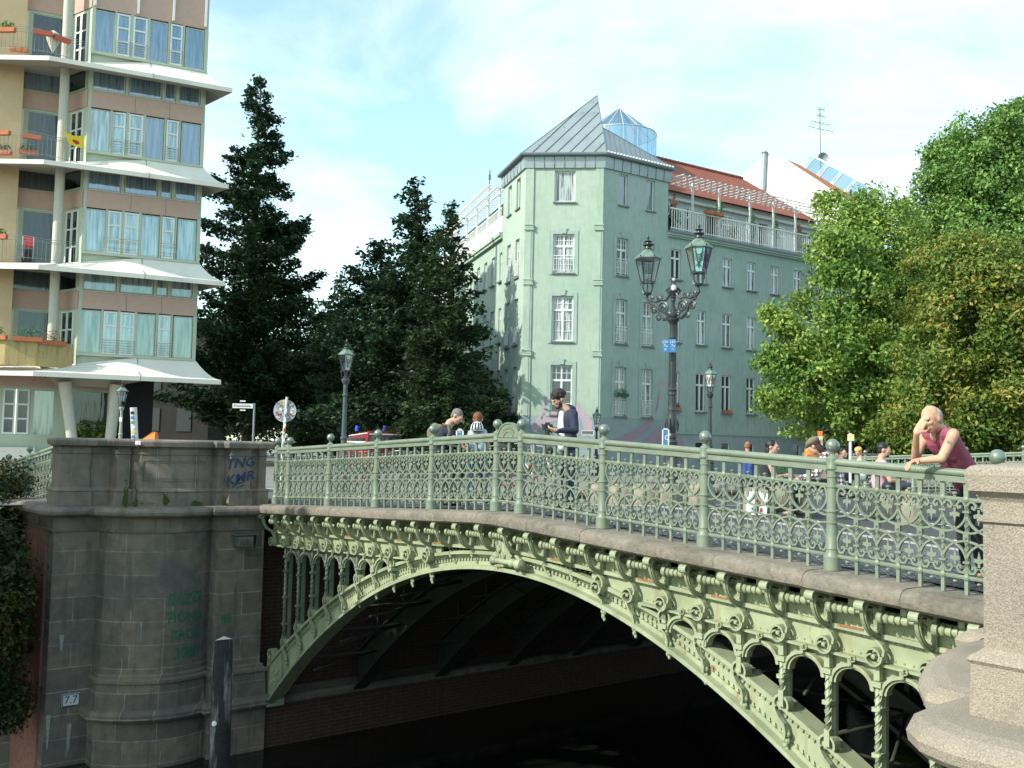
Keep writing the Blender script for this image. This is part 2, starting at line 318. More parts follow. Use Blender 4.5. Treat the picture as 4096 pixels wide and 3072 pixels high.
for i in range(-7, 8):
    x = i*.95; z = (zi(x)+ze(x))/2
    b.tube([(x, .15, z), (x, 19.3, z)], .03, 4)
    b.tube([(x, .15, z), (x+.9, 2.0, (zi(x+.9)+ze(x+.9))/2)], .022, 4); b.tube([(x+.9, .15, z), (x, 2.0, z)], .02, 4)
    b.tube([(x, 2.0, zd(x)-.7), (x+.95, 4.0, zi(x)+.1)], .022, 4)
    b.box2((x-.03, 2.0, ze(x)), (x+.03, 2.06, zd(x)-.3)); b.box2((x-.03, 4.0, ze(x)), (x+.03, 4.06, zd(x)-.3))
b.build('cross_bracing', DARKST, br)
b = MB(); XX = [-7.6+i*.4 for i in range(39)]     # deck underside and floor beams
b.strip([(x, zd(x)-.20) for x in XX], [(x, zd(x)-.27) for x in XX], .12, 19.6)
for i in range(-9, 10): x = i*.8; b.box2((x-.06, .15, zd(x)-.6), (x+.06, 19.5, zd(x)-.27))
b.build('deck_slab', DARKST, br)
# fascia girder: upper panels, rust-stained ledge, lower plate
GX = [x for x in [-7.35+i*.15 for i in range(99)]]
def clampstrip(b, f1, f2, y0, y1, mi=0):
    seg = [x for x in GX if f1(x)-f2(x) > .004]
    b.strip([(x, f1(x)) for x in seg], [(x, f2(x)) for x in seg], y0, y1, mi) if seg else 0
b = MB()
clampstrip(b, lambda x: zd(x)-.30, lambda x: zd(x)-.52, .03, .08)
clampstrip(b, lambda x: zd(x)-.505, lambda x: zd(x)-.55, -.02, .079)
for side in (-1, 1):
    seg = [x for x in GX if side*x > 1.55]
    lo = [(x, max(zd(x)-.80, ze(x)+.031)) for x in seg]
    b.strip([(x, zd(x)-.55) for x in seg], lo, .05, .09)
    seg2 = [x for x in GX if side*x > 2.5]
    b.strip([(x, zd(x)-.775) for x in seg2], [(x, zd(x)-.80) for x in seg2], -.05, .12)
x = -7.2
while x < 7.25:
    for dz in (-.475, -.585, -.745):
        if dz < -.6 and (abs(x) < 2.3): continue
        b.ball((x, .045 if dz < -.5 else .027, zd(x)+dz), .011, 6)
    x += .09
for i in range(-13, 14):
    if i % 5 in (1, 3, 4): continue
    x = i*.535; L = random.uniform(.12, .2); b.strip([(x-L, zd(x-L)-.497), (x+L*.8, zd(x+L*.8)-.497)], [(x-L, zd(x-L)-.52), (x+L*.8, zd(x+L*.8)-.515)], -.028, -.019, 1)
b.build('fascia_girder', [IRONP, RUST], br)
def spiral(cx, cz, r0, r1, a0, turns, n=18):
    return [(cx+(r0+(r1-r0)*i/n)*math.cos(a0+2*PI*turns*i/n), cz+(r0+(r1-r0)*i/n)*math.sin(a0+2*PI*turns*i/n)) for i in range(n+1)]
# scroll bracket (built at x = 0, z = deck level)
def yzribbon(b, P, x0, x1, t, mi=0):
    q = MB(); q.ribbon(P, x0, x1, t); b.add([(v[1], v[0], v[2]) for v in q.v], q.f, mi)
bk = MB()
P = [(-.27-.0, -.20)]+[(-.27+.30*(1-math.cos(a)), -.24-.30*math.sin(a)) for a in [i*PI/2/9 for i in range(10)]]
yzribbon(bk, P, -.030, .030, .022); yzribbon(bk, [(p[0]+.0, p[1]) for p in P], -.015, .015, .05)
yzribbon(bk, spiral(-.30, -.235, .055, .02, 0, 1.15), -.05, .045, .017)
yzribbon(bk, spiral(.0, -.485, .05, .015, -PI/2, 1.1), -.03, .03, .016)
bk.box2((-.045, -.02, -.56), (.045, .03, -.19)); bk.ball((-.09, .02, -.36), .02, 8); bk.ball((-.075, .02, -.44), .015, 8)
bk.prism([(-.26, -.2), (.03, -.2), (.03, -.30)], -.01, .01, 'x')
sp = MB(); sp.lathe([(.02, .07), (.055, .075), (.064, .10), (.055, .125), (.026, .130), (.026, .140), (.05, .15), (.056, .17), (.045, .185), (.032, .19), (.044, .20), (.049, .25), (.034, .255), (.034, .265), (.048, .272), (.049, .31), (.034, .315), (.034, .325), (.047, .33), (.045, .38), (.026, .39), (.02, .45)], (0, -.13, -.325), 12, 0, 'x')
sp.box2((.30, -.14, -.33), (.36, .03, -.19)); sp.lathe([(.001, -.07), (.03, -.065), (.045, -.04), (.045, -.02), (.055, -.018), (.055, .0)], (.40, .03, -.40), 10, 0, 'y')
vo = MB()
vo.ribbon([(0.0, -.53), (.04, -.565), (.085, -.60), (.115, -.65), (.105, -.70)], -.08, -.02, .024)
vo.ribbon(spiral(.015, -.715, .088, .064, .1, -1.12, 24), -.10, .0, .018); vo.lathe([(.001, -.10), (.022, -.095), (.026, -.07), (.016, -.06), (.016, .03)], (.015, 0, -.715), 8, 0, 'y'); vo.ribbon([(-.07, -.74), (-.03, -.70), (.0, -.69)], -.10, -.02, .016)
meshes = {}
def place(mb, name, x, z, T=None):
    if name not in meshes: o = mb.build(name, IRONP, br); meshes[name] = o.data
    else: o = link(name, meshes[name], br)
    o.location = (x, 0, z); return o
bx = [.27+.535*k for k in range(-14, 13)]
for x in bx:
    place(bk, 'scroll_bracket', x, zd(x))
    if x < 6.4 : place(sp, 'turned_spindle', x, zd(x+.25))
    if abs(x) > 1.55: place(vo, 'volute', x-.02, zd(x))
# pendants flowing over the rib, hook-like scrolls at the column feet
def pendant():
    b = MB(); b.ribbon(spiral(.0, .03, .098, .07, -.5, .68, 14), -.10, .0, .024)
    b.ribbon([(-.085, .02), (-.075, -.05), (-.03, -.12), (.03, -.17), (.05, -.24), (.045, -.30)], -.085, -.03, .026)
    for q, (x, z, r) in enumerate([(.02, -.26, .032), (.06, -.27, .022), (.02, -.33, .026), (.055, -.335, .024), (.03, -.385, .024), (.05, -.42, .018)]): b.ball((x, -.035, z), r*1.2, 8, sz=1.2)
    return b
pe = pendant(); pe.v = [(x, y+.07, z) for x, y, z in pe.v]
pl = MB(); pl.ribbon(spiral(0, -.02, .055, .03, PI/2, .5, 8), 0, .09, .02); pl.ball((0, .06, -.10), .028, 8); pl.ball((.03, .06, -.13), .02, 8)
for x in bx:
    if abs(x) > 1.75 and abs(x) < 7.0: place(pe, 'leaf_pendant', x-.02, ze(x)+.02)
    elif abs(x) > .5: place(pl, 'small_pendant', x, ze(x)+.0)
cols = [x for x in bx if abs(x) > 2.75 and abs(x) < 7.1]
for x in cols:
    zt, zb = zd(x)-.80, ze(x)+.03; H = zt-zb; b = MB()
    b.box2((-.035, .06, zb), (.035, .11, zt))                                   # flat rear post
    b.box2((-.03, -.04, zt-.14), (.03, .02, zt+.02)); b.box2((-.045, -.06, zt-.20), (.055, .10, zt-.15))
    if H > .42:
        z0 = zb+.14; z1 = zt-.20; n = max(6, int((z1-z0)/.025)); b.tube([(0, -.015, z0+(z1-z0)*i/n) for i in range(n+1)], .036, 3, tw=.62, sm=False)
        b.tube([(0, -.015, z0), (0, -.015, z1)], .026, 8)
        k = max(1, int(H/.55))
        for q in range(k): zz = z0+(z1-z0)*(q+.5)/k; b.box2((-.045, -.05, zz-.02), (.045, .10, zz+.02)); b.ball((.03, -.055, zz), .018, 6)
    b.box2((-.03, -.04, zb), (.03, .03, zb+.16))
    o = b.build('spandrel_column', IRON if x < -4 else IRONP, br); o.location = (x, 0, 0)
for i in range(len(cols)-1):
    if cols[i+1]-cols[i] > .6: continue
    x = (cols[i]+cols[i+1])/2; zc = zd(x)-1.06; b = MB()
    if zc+.05 < ze(x): zc = ze(x)-.02
    arc = [(.225*math.cos(a), .20*math.sin(a)) for a in [PI*k/14 for k in range(15)]]
    b.ribbon(arc, -.04, .03, .03); b.ribbon([(p[0]*.86, p[1]*.86) for p in arc], -.015, .08, .02)
    b.strip([(p[0], zd(x+p[0])-.80-zc) for p in arc[::-1]], [(p[0]*1.0, p[1]) for p in arc[::-1]], .055, .075)
    b.box2((-.02, -.07, .20), (.02, .0, .27)); b.ribbon(spiral(.03, .27, .035, .02, PI, 1, 8), -.07, -.04, .012)
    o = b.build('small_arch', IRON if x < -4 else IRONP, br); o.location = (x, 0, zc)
# crown ornament, hinge pin
b = MB()
for i in range(40):
    a = random.uniform(-.16, .16); z = -1.18-random.random()*.38; w_ = .018+random.random()*.025
    b.add([(a-w_, -.06-random.random()*.05, z), (a, -.10, z-.09), (a+w_, -.06, z), (a, -.09, z+.05), (a, -.03, z)], [(0, 1, 3), (1, 2, 3), (0, 4, 1), (2, 1, 4)])
b.prism([(-.15, -1.16), (.16, -1.16), (.12, -1.4), (.14, -1.55), (-.10, -1.6), (-.13, -1.4)], -.055, .02)
b.build('acanthus_ornament', IRONP, br)
b = MB(); b.lathe([(.02, -.30), (.05, -.295), (.075, -.27), (.05, -.24), (.055, -.20), (.04, -.19), (.036, .12), (.06, .125), (.065, .18), (.05, .2), (.03, .22), (.07, .25), (.085, .30), (.07, .35), (.01, .38)], (.1, -.10, -1.60), 14, 0, 'x')
b.lathe([(.03, 0), (.03, .22)], (-.1, -.10, -1.60), 8, 0, 'y'); b.lathe([(.03, 0), (.03, .22)], (.32, -.10, -1.60), 8, 0, 'y'); b.build('crown_hinge', IRONP, br)
for s_ in (-1, 1):      # springing shoes
    b = MB(); b.prism([(s_*6.85, ze(6.85)+.02), (s_*7.42, ze(7.4)+.25), (s_*7.62, -5.0), (s_*7.30, -5.05), (s_*6.85, zi(6.85))], .04, .16); b.box2((s_*7.2, -.05, -5.12), (s_*7.7, .3, -4.95))
    b.ribbon(spiral(s_*7.2, ze(7.2)+.12, .12, .07, 0, .8, 14), -.04, .1, .03)
    for q in range(14): b.ball((s_*(6.9+random.random()*.35), .03, -4.35-random.random()*.35), .035, 6)
    b.build('springing_shoe', IRONP, br)
# stone cornice: rounded kerb stones, one mesh per stone length
b = MB(); prof = [(.28, 0), (-.24, 0), (-.31, -.018), (-.352, -.05), (-.365, -.10), (-.352, -.155), (-.31, -.185), (-.05, -.19), (.28, -.19)]
x0 = -7.55; k = 0
while x0 < 7.5:
    L = [1.02, 1.25, .82, 1.1][k % 4]; k += 1; x1 = min(x0+L, 8.0); xs_ = [x0+.002]+[x for x in (x0+L*.33, x0+L*.66) ]+[x1-.002]; dz = random.uniform(-.006, .006); dy = random.uniform(-.006, .006)
    vs = []
    for x in xs_:
        e_ = .007 if x in (xs_[0], xs_[-1]) else 0
        vs += [(x, y+dy+(e_ if y < 0 else 0), z+zd(x)+dz-(e_*.6 if z == 0 else 0)) for y, z in prof]
    n = len(prof); fs = [(i*n+j, i*n+(j+1) % n, (i+1)*n+(j+1) % n, (i+1)*n+j) for i in range(len(xs_)-1) for j in range(n)]+[list(range(n))[::-1], [3*n+j for j in range(n)]]
    b.add(vs, fs, 0, True); x0 = x1
o = b.build('cornice_stones', STONEC, br)
mo = o.modifiers.new('e', 'EDGE_SPLIT'); mo.split_angle = R(50)
# ------------------------------------------------------------------ railings
U = .2150; G = .115/2
def unit(b, x0, fleur=True, sk=0):
    """one lattice unit from leg to leg, x0 = centre; z from the deck"""
    c = x0; h = U/2; t = .011
    def rb(P, t_=.018, w_=.014): b.ribbon([(c+p[0], p[1]+(c+p[0])*sk) for p in P], -w_, w_, t_)
    def arcs(s, z0, zs):      # s=+1 lower arcs, mirrored for the upper ones
        for sg in (-1, 1):
            # curve leaving the leg at -h*sg, sweeping over to the far leg and beyond its middle
            P = [(-h*sg+sg*U*(1-math.cos(a))/1.0*1.0, z0+s*.185*math.sin(a)) for a in [PI/2*i/8 for i in range(9)]]
            rb(P)
            Q = [(-h*sg, z0), (-h*sg*.99+.004*sg, z0-s*.05), (-h*sg*.72, z0-s*.092), (-h*sg*.38, z0-s*.088), (-h*sg*.2, z0-s*.055), (-h*sg*.33, z0-s*.028), (-h*sg*.5, z0-s*.036), (-h*sg*.5, z0-s*.055)]
            rb(Q, .020, .012)
    arcs(1, .275, 0); arcs(-1, .715, 0)
    for s, z0 in ((1, .275), (-1, .715)):
        b.box2((c-.04, -.008, z0-s*.045-.004+c*sk), (c+.04, .008, z0-s*.045+.004+c*sk))
        if fleur:
            z = z0-s*.03+c*sk
            F_ = [(-.011, 0), (.011, 0), (.008, .035), (.046, .048), (.042, .078), (.014, .074), (0, .140), (-.014, .074), (-.042, .078), (-.046, .048), (-.008, .035)]
            b.add([(c+fx, -.006, z+s*fz) for fx, fz in F_]+[(c+fx, .006, z+s*fz) for fx, fz in F_], [list(range(11)), list(range(21, 10, -1))]+[(i, (i+1) % 11, 11+(i+1) % 11, 11+i) for i in range(11)])
    b.ball((c, 0, .87+c*sk), .024, 8, sz=.6); b.lathe([(.012, .84), (.012, .86)], (c, 0, c*sk), 6); b.ball((c, 0, .10+c*sk), .021, 8, sz=.7)
def leg(b, x, sk=0):
    z = x*sk; b.box2((x-.016, -.016, z-.005), (x+.016, .016, z+.20)); b.box2((x-.021, -.013, .79+z), (x+.021, .013, .985+z))
    for z0, z1 in ((.20, .45), (.52, .78)):
        n = 12; b.tube([(x, 0, z+z0+(z1-z0)*i/n) for i in range(n+1)], .022, 3, tw=.75, sm=False); b.tube([(x, 0, z+z0), (x, 0, z+z1)], .015, 6)
    b.box2((x-.026, -.02, .455+z), (x+.022, .02, .525+z)); b.ball((x, -.025, .49+z), .013, 6)
    for zz in (.275, .715): b.box2((x-.030, -.019, zz-.009+z), (x+.030, .019, zz+.009+z))
    for zz in (.145, .825): b.lathe([(.030, -.019), (.024, -.024), (.012, -.030), (.001, -.031)], (x, 0, zz+z), 10, 0, 'y')
def panel(nu, sk, simple=False):
    b = MB(); W = nu*U
    for i in range(nu): unit(b, -W/2+U*(i+.5), not simple, sk)
    for i in range(1, nu): leg(b, -W/2+U*i, sk)
    for zz, th in ((.145, .016), (.825, .016)):
        for y0, y1, t in ((-.013, .013, th), (-.018, .018, .006)):
            b.strip([(-W/2-.02, zz+t+(-W/2-.02)*sk), (W/2+.02, zz+t+(W/2+.02)*sk)], [(-W/2-.02, zz-t+(-W/2-.02)*sk), (W/2+.02, zz-t+(W/2+.02)*sk)], y0, y1)
    # ogee rail under the handrail
    b.strip([(-W/2-.03, 1.02-W/2*sk), (W/2+.03, 1.02+W/2*sk)], [(-W/2-.03, .985-W/2*sk), (W/2+.03, .985+W/2*sk)], -.022, .022)
    b.strip([(-W/2-.03, .986-W/2*sk), (W/2+.03, .986+W/2*sk)], [(-W/2-.03, .968-W/2*sk), (W/2+.03, .968+W/2*sk)], -.034, .034)
    return b
postm = MB(); postm.lathe([(.085, 0), (.085, .13), (.078, .14), (.066, .165), (.062, .20), (.066, .205), (.066, .215), (.060, .225), (.058, .45), (.066, .455), (.066, .47), (.058, .475), (.058, .56), (.068, .565), (.068, .58), (.056, .59), (.052, .80), (.06, .805), (.06, .82), (.052, .825), (.05, .90), (.058, .905), (.058, .92), (.052, .925), (.052, .97), (.066, .985), (.066, 1.0), (.058, 1.02), (.060, 1.09), (.05, 1.105), (.030, 1.12), (.02, 1.135), (.032, 1.145), (.022, 1.155)], n=16)
ballm = MB(); ballm.ball((0, 0, 1.215), .069, 20)
PX = [-7.24, -6.72, -5.12, -3.50, -1.88, -.27, .27, 1.88, 3.50, 5.12, 6.74, 7.26]
SIL = mat('silver_green_paint', (.20, .245, .205), .30, .35, var=.1, vs=8)
def railing(T, label, zf, PXs, bays, crest=True, copy=None, iron=IRON):
    rr = thing('bridge_railing', label, 'railing', T=T)
    for x in PXs:
        o = link('post', copy['post'], rr) if copy else postm.build('post', iron, rr); o.location = (x, 0, zf(x))
        c = link('ball_finial', copy['ball'], o) if copy else ballm.build('ball_finial', SIL, o)
        if not copy: copy = {'post': o.data, 'ball': c.data}
    for (a, b_) in bays:
        nu = 7 if b_-a > 1 else 2; sk = (zf(b_)-zf(a))/(b_-a); key = 'p%d_%.2f' % (nu, sk)
        if key not in copy: o = panel(nu, sk).build('lattice_panel', iron, rr); copy[key] = o.data
        else: o = link('lattice_panel', copy[key], rr)
        o.location = ((a+b_)/2, 0, (zf(a)+zf(b_))/2)
    hb = MB()
    for i, (a, b_) in enumerate(bays):
        if crest and abs(a+b_) < .1:
            hb.strip([(a, zf(a)+1.02), (b_, zf(b_)+1.02)], [(a, zf(a)+.985), (b_, zf(b_)+.985)], -.035, .035); continue
        if b_-a > 1 or True:
            for k in range(1): hb.tube([(a+.03, 0, zf(a)+1.055), (b_-.03, 0, zf(b_)+1.055)], .037, 12)
    hb.build('handrail', iron, rr)
    if crest:
        cb = MB(); z0 = zf(0); arcp = [(.235*math.cos(a), z0+1.02+.20*math.sin(a)) for a in [PI*k/16 for k in range(17)]]
        cb.prism(arcp, -.02, .02); cb.ribbon(arcp, -.032, .032, .022); inner = [(.105*math.cos(a), z0+1.02+.085*math.sin(a)) for a in [PI*k/10 for k in range(11)]]; cb.ribbon(inner, -.03, .03, .014)
        o = cb.build('name_crest', iron, rr)
        vs, fs = textmesh('Admiral-Brücke', .072); tb = MB(); Lw = max(abs(v[0]) for v in vs)
        q = []
        for v in vs: a = PI/2-v[0]/Lw*1.08; r_ = .132+v[1]+.012; q.append((r_*math.cos(a)*1.06, -.0235, z0+1.018+r_*math.sin(a)*.92))
        tb.add(q, fs); tb.build('lettering', mat('old_gold_letters', (.16, .17, .09), .6), o)
    return copy
bays = list(zip(PX[:-1], PX[1:]))
cp = railing(BT, 'green cast iron lattice railing along the near edge of the bridge, with silver-green ball finials', zd, PX, bays)
BT2 = BT @ Matrix.Translation((0, 19.6, 0))
PX2 = PX[:]
railing(BT2, 'far green iron railing on the other side of the bridge, behind the seated people', lambda x: zd(x)+.02, PX2, list(zip(PX2[:-1], PX2[1:])), copy=cp)
# ------------------------------------------------------------------ stone piers
def offset(poly, o):
    n = len(poly); r = []
    for i in range(n):
        a, b, c = Vector(poly[i-1]), Vector(poly[i]), Vector(poly[(i+1) % n]); e1 = (b-a).normalized(); e2 = (c-b).normalized()
        n1 = Vector((e1.y, -e1.x)); n2 = Vector((e2.y, -e2.x)); m = (n1+n2); d = m.dot(n1)
        m = m/max(d, .5); r.append((b.x+m.x*o, b.y+m.y*o))
    return r
def stack(b, plan, levels, mi=0, cap=True):
    """loft of the plan outline through (z, offset) levels; plan is counter-clockwise"""
    n = len(plan); vs = []
    for z, o in levels: vs += [(x, y, z) for x, y in offset(plan, o)]
    fs = [(i*n+j, i*n+(j+1) % n, (i+1)*n+(j+1) % n, (i+1)*n+j) for i in range(len(levels)-1) for j in range(n)]
    if cap: fs += [list(range(n))[::-1], [(len(levels)-1)*n+j for j in range(n)]]
    return b.add(vs, fs, mi)
def drum(x0, y0, x1, y1, bulge, n=14):
    P = []
    for i in range(n+1):
        t = i/n; s = math.sin(PI*t)**.75; P.append((x0+(x1-x0)*t+bulge*s, y0+(y1-y0)*t))
    return P
def pier(name, label, sx, wallm, parm, sxx=0, co=1.0, ce=0, bu=.42):
    T = BT @ Matrix.Scale(-1, 4, (1, 0, 0)) if False else BT
    t = thing(name, label, 'bridge pier', T=T)
    full = [(-11.0, -.12), (-11.0, -3.72), (-8.45, -3.72), (-8.45, -2.95)]+drum(-8.1, -2.9, -7.75, -1.08, bu)+[(-7.45, -1.02), (-7.45, -.12)]
    dr = [(-9, -2.9)]+drum(-8.1, -2.9, -7.75, -1.08, bu)+[(-9, -1.08)]
    pil = [(-9, -1.02-.03), (-7.45, -1.05), (-7.45, -.12), (-9, -.12)]
    para = [(-8.95, -.10), (-8.95, -3.68), (-8.38, -3.68), (-8.38, -3.16), (-8.45, -3.13), (-8.42, -2.80), (-8.14, -2.76), (-8.08, -2.54), (-8.13, -2.51)]+drum(-8.02, -2.49, -7.80, -1.10, .25)[1:-1]+[(-7.80, -1.06), (-7.66, -1.02), (-7.66, -.88), (-7.48, -.84), (-7.48, -.44), (-7.58, -.41), (-7.58, -.26), (-7.52, -.24), (-7.52, -.10)]
    if sx > 0: mirror = lambda P: [(-x+sxx, y) for x, y in P][::-1]
    else: mirror = lambda P: P
    b = MB(); stack(b, mirror(full), [(-6.6, 0), (-1.76, 0)]); b.build('block_wall', wallm, t)
    b = MB()
    for P in (dr, pil):
        stack(b, mirror(P), [(-6.6, .10), (-5.14, .10)]); stack(b, mirror(P), [(-5.14, .12), (-5.12, .2), (-5.06, .25), (-4.98, .25), (-4.92, .2), (-4.90, .1), (-4.47, .08), (-4.45, .12), (-4.40, .12), (-4.37, .05), (-4.33, .05), (-4.30, .01)])
    b.build('plinth', wallm, t)
    b = MB(); stack(b, mirror(full), [(-1.76, .0), (-1.75, .035), (-1.71, .045), (-1.69, .02), (-1.47, .02)]); b.build('frieze', parm, t)
    fr_ = rnd_corner(rnd_corner(full, 3, .08), 2, .10); pr_ = rnd_corner(para, 1, .10, 6); b = MB(); stack(b, mirror(fr_), [(-1.48, .05), (-1.475, .16+ce), (-1.455, .235+ce), (-1.42, .275+ce), (-1.37, .285+ce), (-1.33, .265+ce), (-1.30, .215+ce), (-1.283, .13+ce), (-1.28, 0)]); b.build('cornice', parm, t)
    b = MB(); stack(b, mirror(para), [(-1.28, .05), (-1.03, .045), (-1.01, .06), (-.99, .05), (-.97, .02), (-.95, 0), (-.34, 0), (-.33, .02), (-.31, .02), (-.30, .0), (-.20, .0)]); b.build('parapet', parm, t)
    b = MB(); stack(b, mirror(pr_), [(z, o*co) for z, o in [(-.23, .0), (-.205, .03), (-.185, .075), (-.18, .11), (-.10, .125), (-.075, .115), (-.058, .085), (-.05, .04), (-.048, .0)]]); b.build('coping', parm, t)
    return t, para
def rnd_corner(P, i, r, n=5):
    a, b_, c = Vector(P[i-1]), Vector(P[i]), Vector(P[(i+1) % len(P)]); p = b_+(a-b_).normalized()*r; q = b_+(c-b_).normalized()*r
    return P[:i]+[tuple((1-t)**2*p+2*t*(1-t)*b_+t*t*q) for t in [k/n for k in range(n+1)]]+P[i+1:]
LP, para = pier('stone_pier', 'dark stone bridge pier with a rounded bastion, graffiti and a number plate at the waterline', -1, STONEB, STONED)
RP, _ = pier('stone_pier', 'light granite pier with thick rounded ledges at the right edge, where the near railing ends', 1, STONEL, STONEL, .04, .5, .14, .20)
FP = thing('stone_pier', 'distant stone parapet behind the far railing, under the right-hand trees', 'bridge pier', T=BT @ Matrix.Translation((0, 19.65, 0)) @ Matrix.Scale(-1, 4, (0, 1, 0)))
for c in kids(LP): link(c.name.split('.')[0], c.data, FP)
# recessed parapet panel frame on the drum
def paraface(y):
    pts = [p for p in para if -8.3 < p[0] < -7.5 and -2.53 < p[1] < -.95]
    for a, c in zip(pts[:-1], pts[1:]):
        if a[1] <= y <= c[1]: t = (y-a[1])/(c[1]-a[1]+1e-9); return a[0]+(c[0]-a[0])*t
    return -7.75
b = MB()
ys = [-2.36+1.14*i/16 for i in range(17)]
for z in (-.44, -.80):
    for d, r in ((0, .012), (.035 if z < -.6 else -.035, .007)): b.tube([(paraface(y)+.004, y, z+d) for y in ys], r, 4)
for y in (ys[0], ys[-1]): b.tube([(paraface(y)+.004, y, -.44), (paraface(y)+.004, y, -.80)], .012, 4)
b.build('panel_moulding', STONED, LP)
b = MB()      # vertical joints of the parapet blocks
for y, z0, z1 in ((-2.15, -1.27, -.2), (-1.45, -1.27, -.2), (-1.8, -1.27, -1.02)): b.tube([(paraface(y)+.0, y, z0), (paraface(y)+.0, y, z1)], .005, 4)
b.build('mortar_joint', mat('mortar', (.33, .32, .29), .9), LP)
def drumface(y):
    t = (y+2.9)/1.82; t = min(max(t, 0), 1); return -8.1+.35*t+.42*math.sin(PI*t)**.75
def graffiti(txt, yc, zc, size, m, fx, name='graffiti', slant=0, off=.006, sy=1.0, rot=0):
    vs, fs = textmesh(txt, size, .006); q = []
    for v in vs:
        x_ = v[0]*math.cos(rot)-v[1]*math.sin(rot); z_ = v[0]*math.sin(rot)+v[1]*math.cos(rot); y = yc+x_*sy+z_*slant; q.append((fx(y)+off, y, zc+z_))
    b = MB(); b.add(q, fs); return b.build(name, m, LP, recalc=False)
GG = mat('green_spray_paint', (.03, .15, .08), .6, var=.3, vs=20); GB = mat('blue_spray_paint', (.015, .035, .10), .6, var=.3, vs=20)
for i, (s_, sz) in enumerate((('SAZO', .30), ('FIONA', .27), ('KROK', .25), ('2008', .28))): graffiti(s_, -1.60+.02*i, -2.98-.33*i, sz, GG, drumface, slant=random.uniform(-.1, .1), sy=.9)
graffiti('88', -.84, -3.42, .22, GG, lambda y: -7.45)
gx = lambda y: -7.48
graffiti('TNG', -.64, -.47, .27, GB, gx, slant=.35, rot=.12); graffiti('KMR', -.64, -.76, .27, GB, gx, slant=.35, rot=.25)
b = MB(); b.tube([(-7.476, -.80, -.93), (-7.476, -.70, -.86), (-7.476, -.58, -.83)], .012, 4); b.tube([(-7.476, -.70, -.95), (-7.476, -.60, -.90), (-7.476, -.56, -.88)], .012, 4); b.build('graffiti', GB, LP)
vs, fs = textmesh('HEYZ', .10); b = MB(); b.add([(-7.62+.002+.42, -2.45+v[0], -.12+v[1]) for v in vs], fs)
b.v = [(paraface(p[1])+.123, p[1], p[2]) for p in b.v]; b.build('graffiti', mat('white_chalk', (.6, .6, .58), .8), LP)
# moss and lime runs, weeds in the joints
MOSS = mat('moss', (.06, .085, .015), .95, var=.4, vs=30, bump=.8, bs=60)
b = MB()
for yc, z0, hw, hh in ((-2.72, -1.28, .04, .45), (-2.50, -1.28, .04, .30), (-2.40, -1.28, .22, .06), (-2.0, -1.28, .04, .22), (-1.42, -1.28, .10, .06), (-1.0, -1.28, .05, .2)):
    for i in range(130):
        y = random.gauss(yc, hw*.5); z = z0+abs(random.gauss(0, hh*.4)); x = paraface(y)+.045 if y > -2.9 else -8.3; s_ = .015
        if y > -1.0: x = -7.43
        b.add([(x, y-s_, z), (x+.01, y+s_, z), (x+.012, y+random.uniform(-.02, .02), z+.05)], [(0, 1, 2)])
b.build('weeds', MOSS, LP, recalc=False)['kind'] = 'stuff'
LIME = mat('lime_run', (.32, .32, .30), .8, var=.3, vs=20)
b = MB()
for y, z, h, w_ in ((-2.62, -4.0, .38, .022), (-2.36, -3.35, .40, .035), (-1.85, -3.1, .2, .02), (-2.35, -5.55, .32, .03), (-2.0, -5.65, .35, .025)):
    x = drumface(y)+(.005 if z > -4.4 else .106); n = 7
    L_ = [(x, y-w_*.5*(1-i/n)*random.uniform(.5, 1.1), z-h*i/n) for i in range(n+1)]; R_ = [(x, y+w_*.5*(1-i/n)*random.uniform(.5, 1.1), z-h*i/n) for i in range(n+1)]
    b.add(L_+R_, [(i, i+1, n+2+i, n+1+i) for i in range(n)])
for y, z, h in ((-3.66, -5.0, .6), (-3.3, -5.2, .5), (-3.5, -3.6, .3)): b.add([(-8.444, y-.04, z), (-8.444, y+.04, z), (-8.444, y+.01, z-h), (-8.444, y-.01, z-h)], [(0, 1, 2, 3)])
b.build('lime_runs', LIME, LP, recalc=False)
# number plate 7.7
b = MB(); b.box((-8.43, -3.30, -4.78), (.03, .30, .22)); npl = b.build('number_plate', mat('white_enamel', (.62, .64, .66), .4, var=.05), T=BT); tag(npl, 'white enamel plate with the number 7.7 fixed low on the dark stone pier', 'number plate')
vs, fs = textmesh('7.7', .19); b = MB(); b.add([(-8.412, -3.30+v[0], -4.78+v[1]) for v in vs], fs)
for y0, z0, dy, dz in ((-3.44, -4.78, .012, .20), (-3.16, -4.78, .012, .20), (-3.30, -4.68, .28, .012), (-3.30, -4.88, .28, .012)): b.box((-8.413, y0, z0), (.004, dy, dz))
b.build('numerals', mat('black_paint', (.015, .015, .02), .5, var=0), npl, recalc=False)
# lamp box on the pilaster
fl = thing('floodlight', 'small grey floodlight box with a bent cable on the pier pilaster under the cornice', 'floodlight', T=BT @ Matrix.Translation((-7.45, -.47, -1.95)))
b = MB(); b.box((.12, -.12, 0), (.2, .30, .19)); b.box((.10, -.1, .13), (.28, .46, .02)); b.build('housing', mat('grey_metal', (.16, .19, .18), .4, .4), fl)
b = MB(); b.box((.223, -.12, 0), (.008, .25, .14)); b.build('lens', glassmat('lamp_lens', (.5, .6, .6), .2), fl)
b = MB(); b.box((.06, .15, -.02), (.12, .03, .26)); b.tube([(.05, -.05, -.1), (.05, -.05, -.22), (.04, .02, -.27), (.03, .15, -.28), (.03, .3, -.27)], .012, 6); b.build('bracket', mat('grey_metal2', (.12, .14, .13), .5), fl)
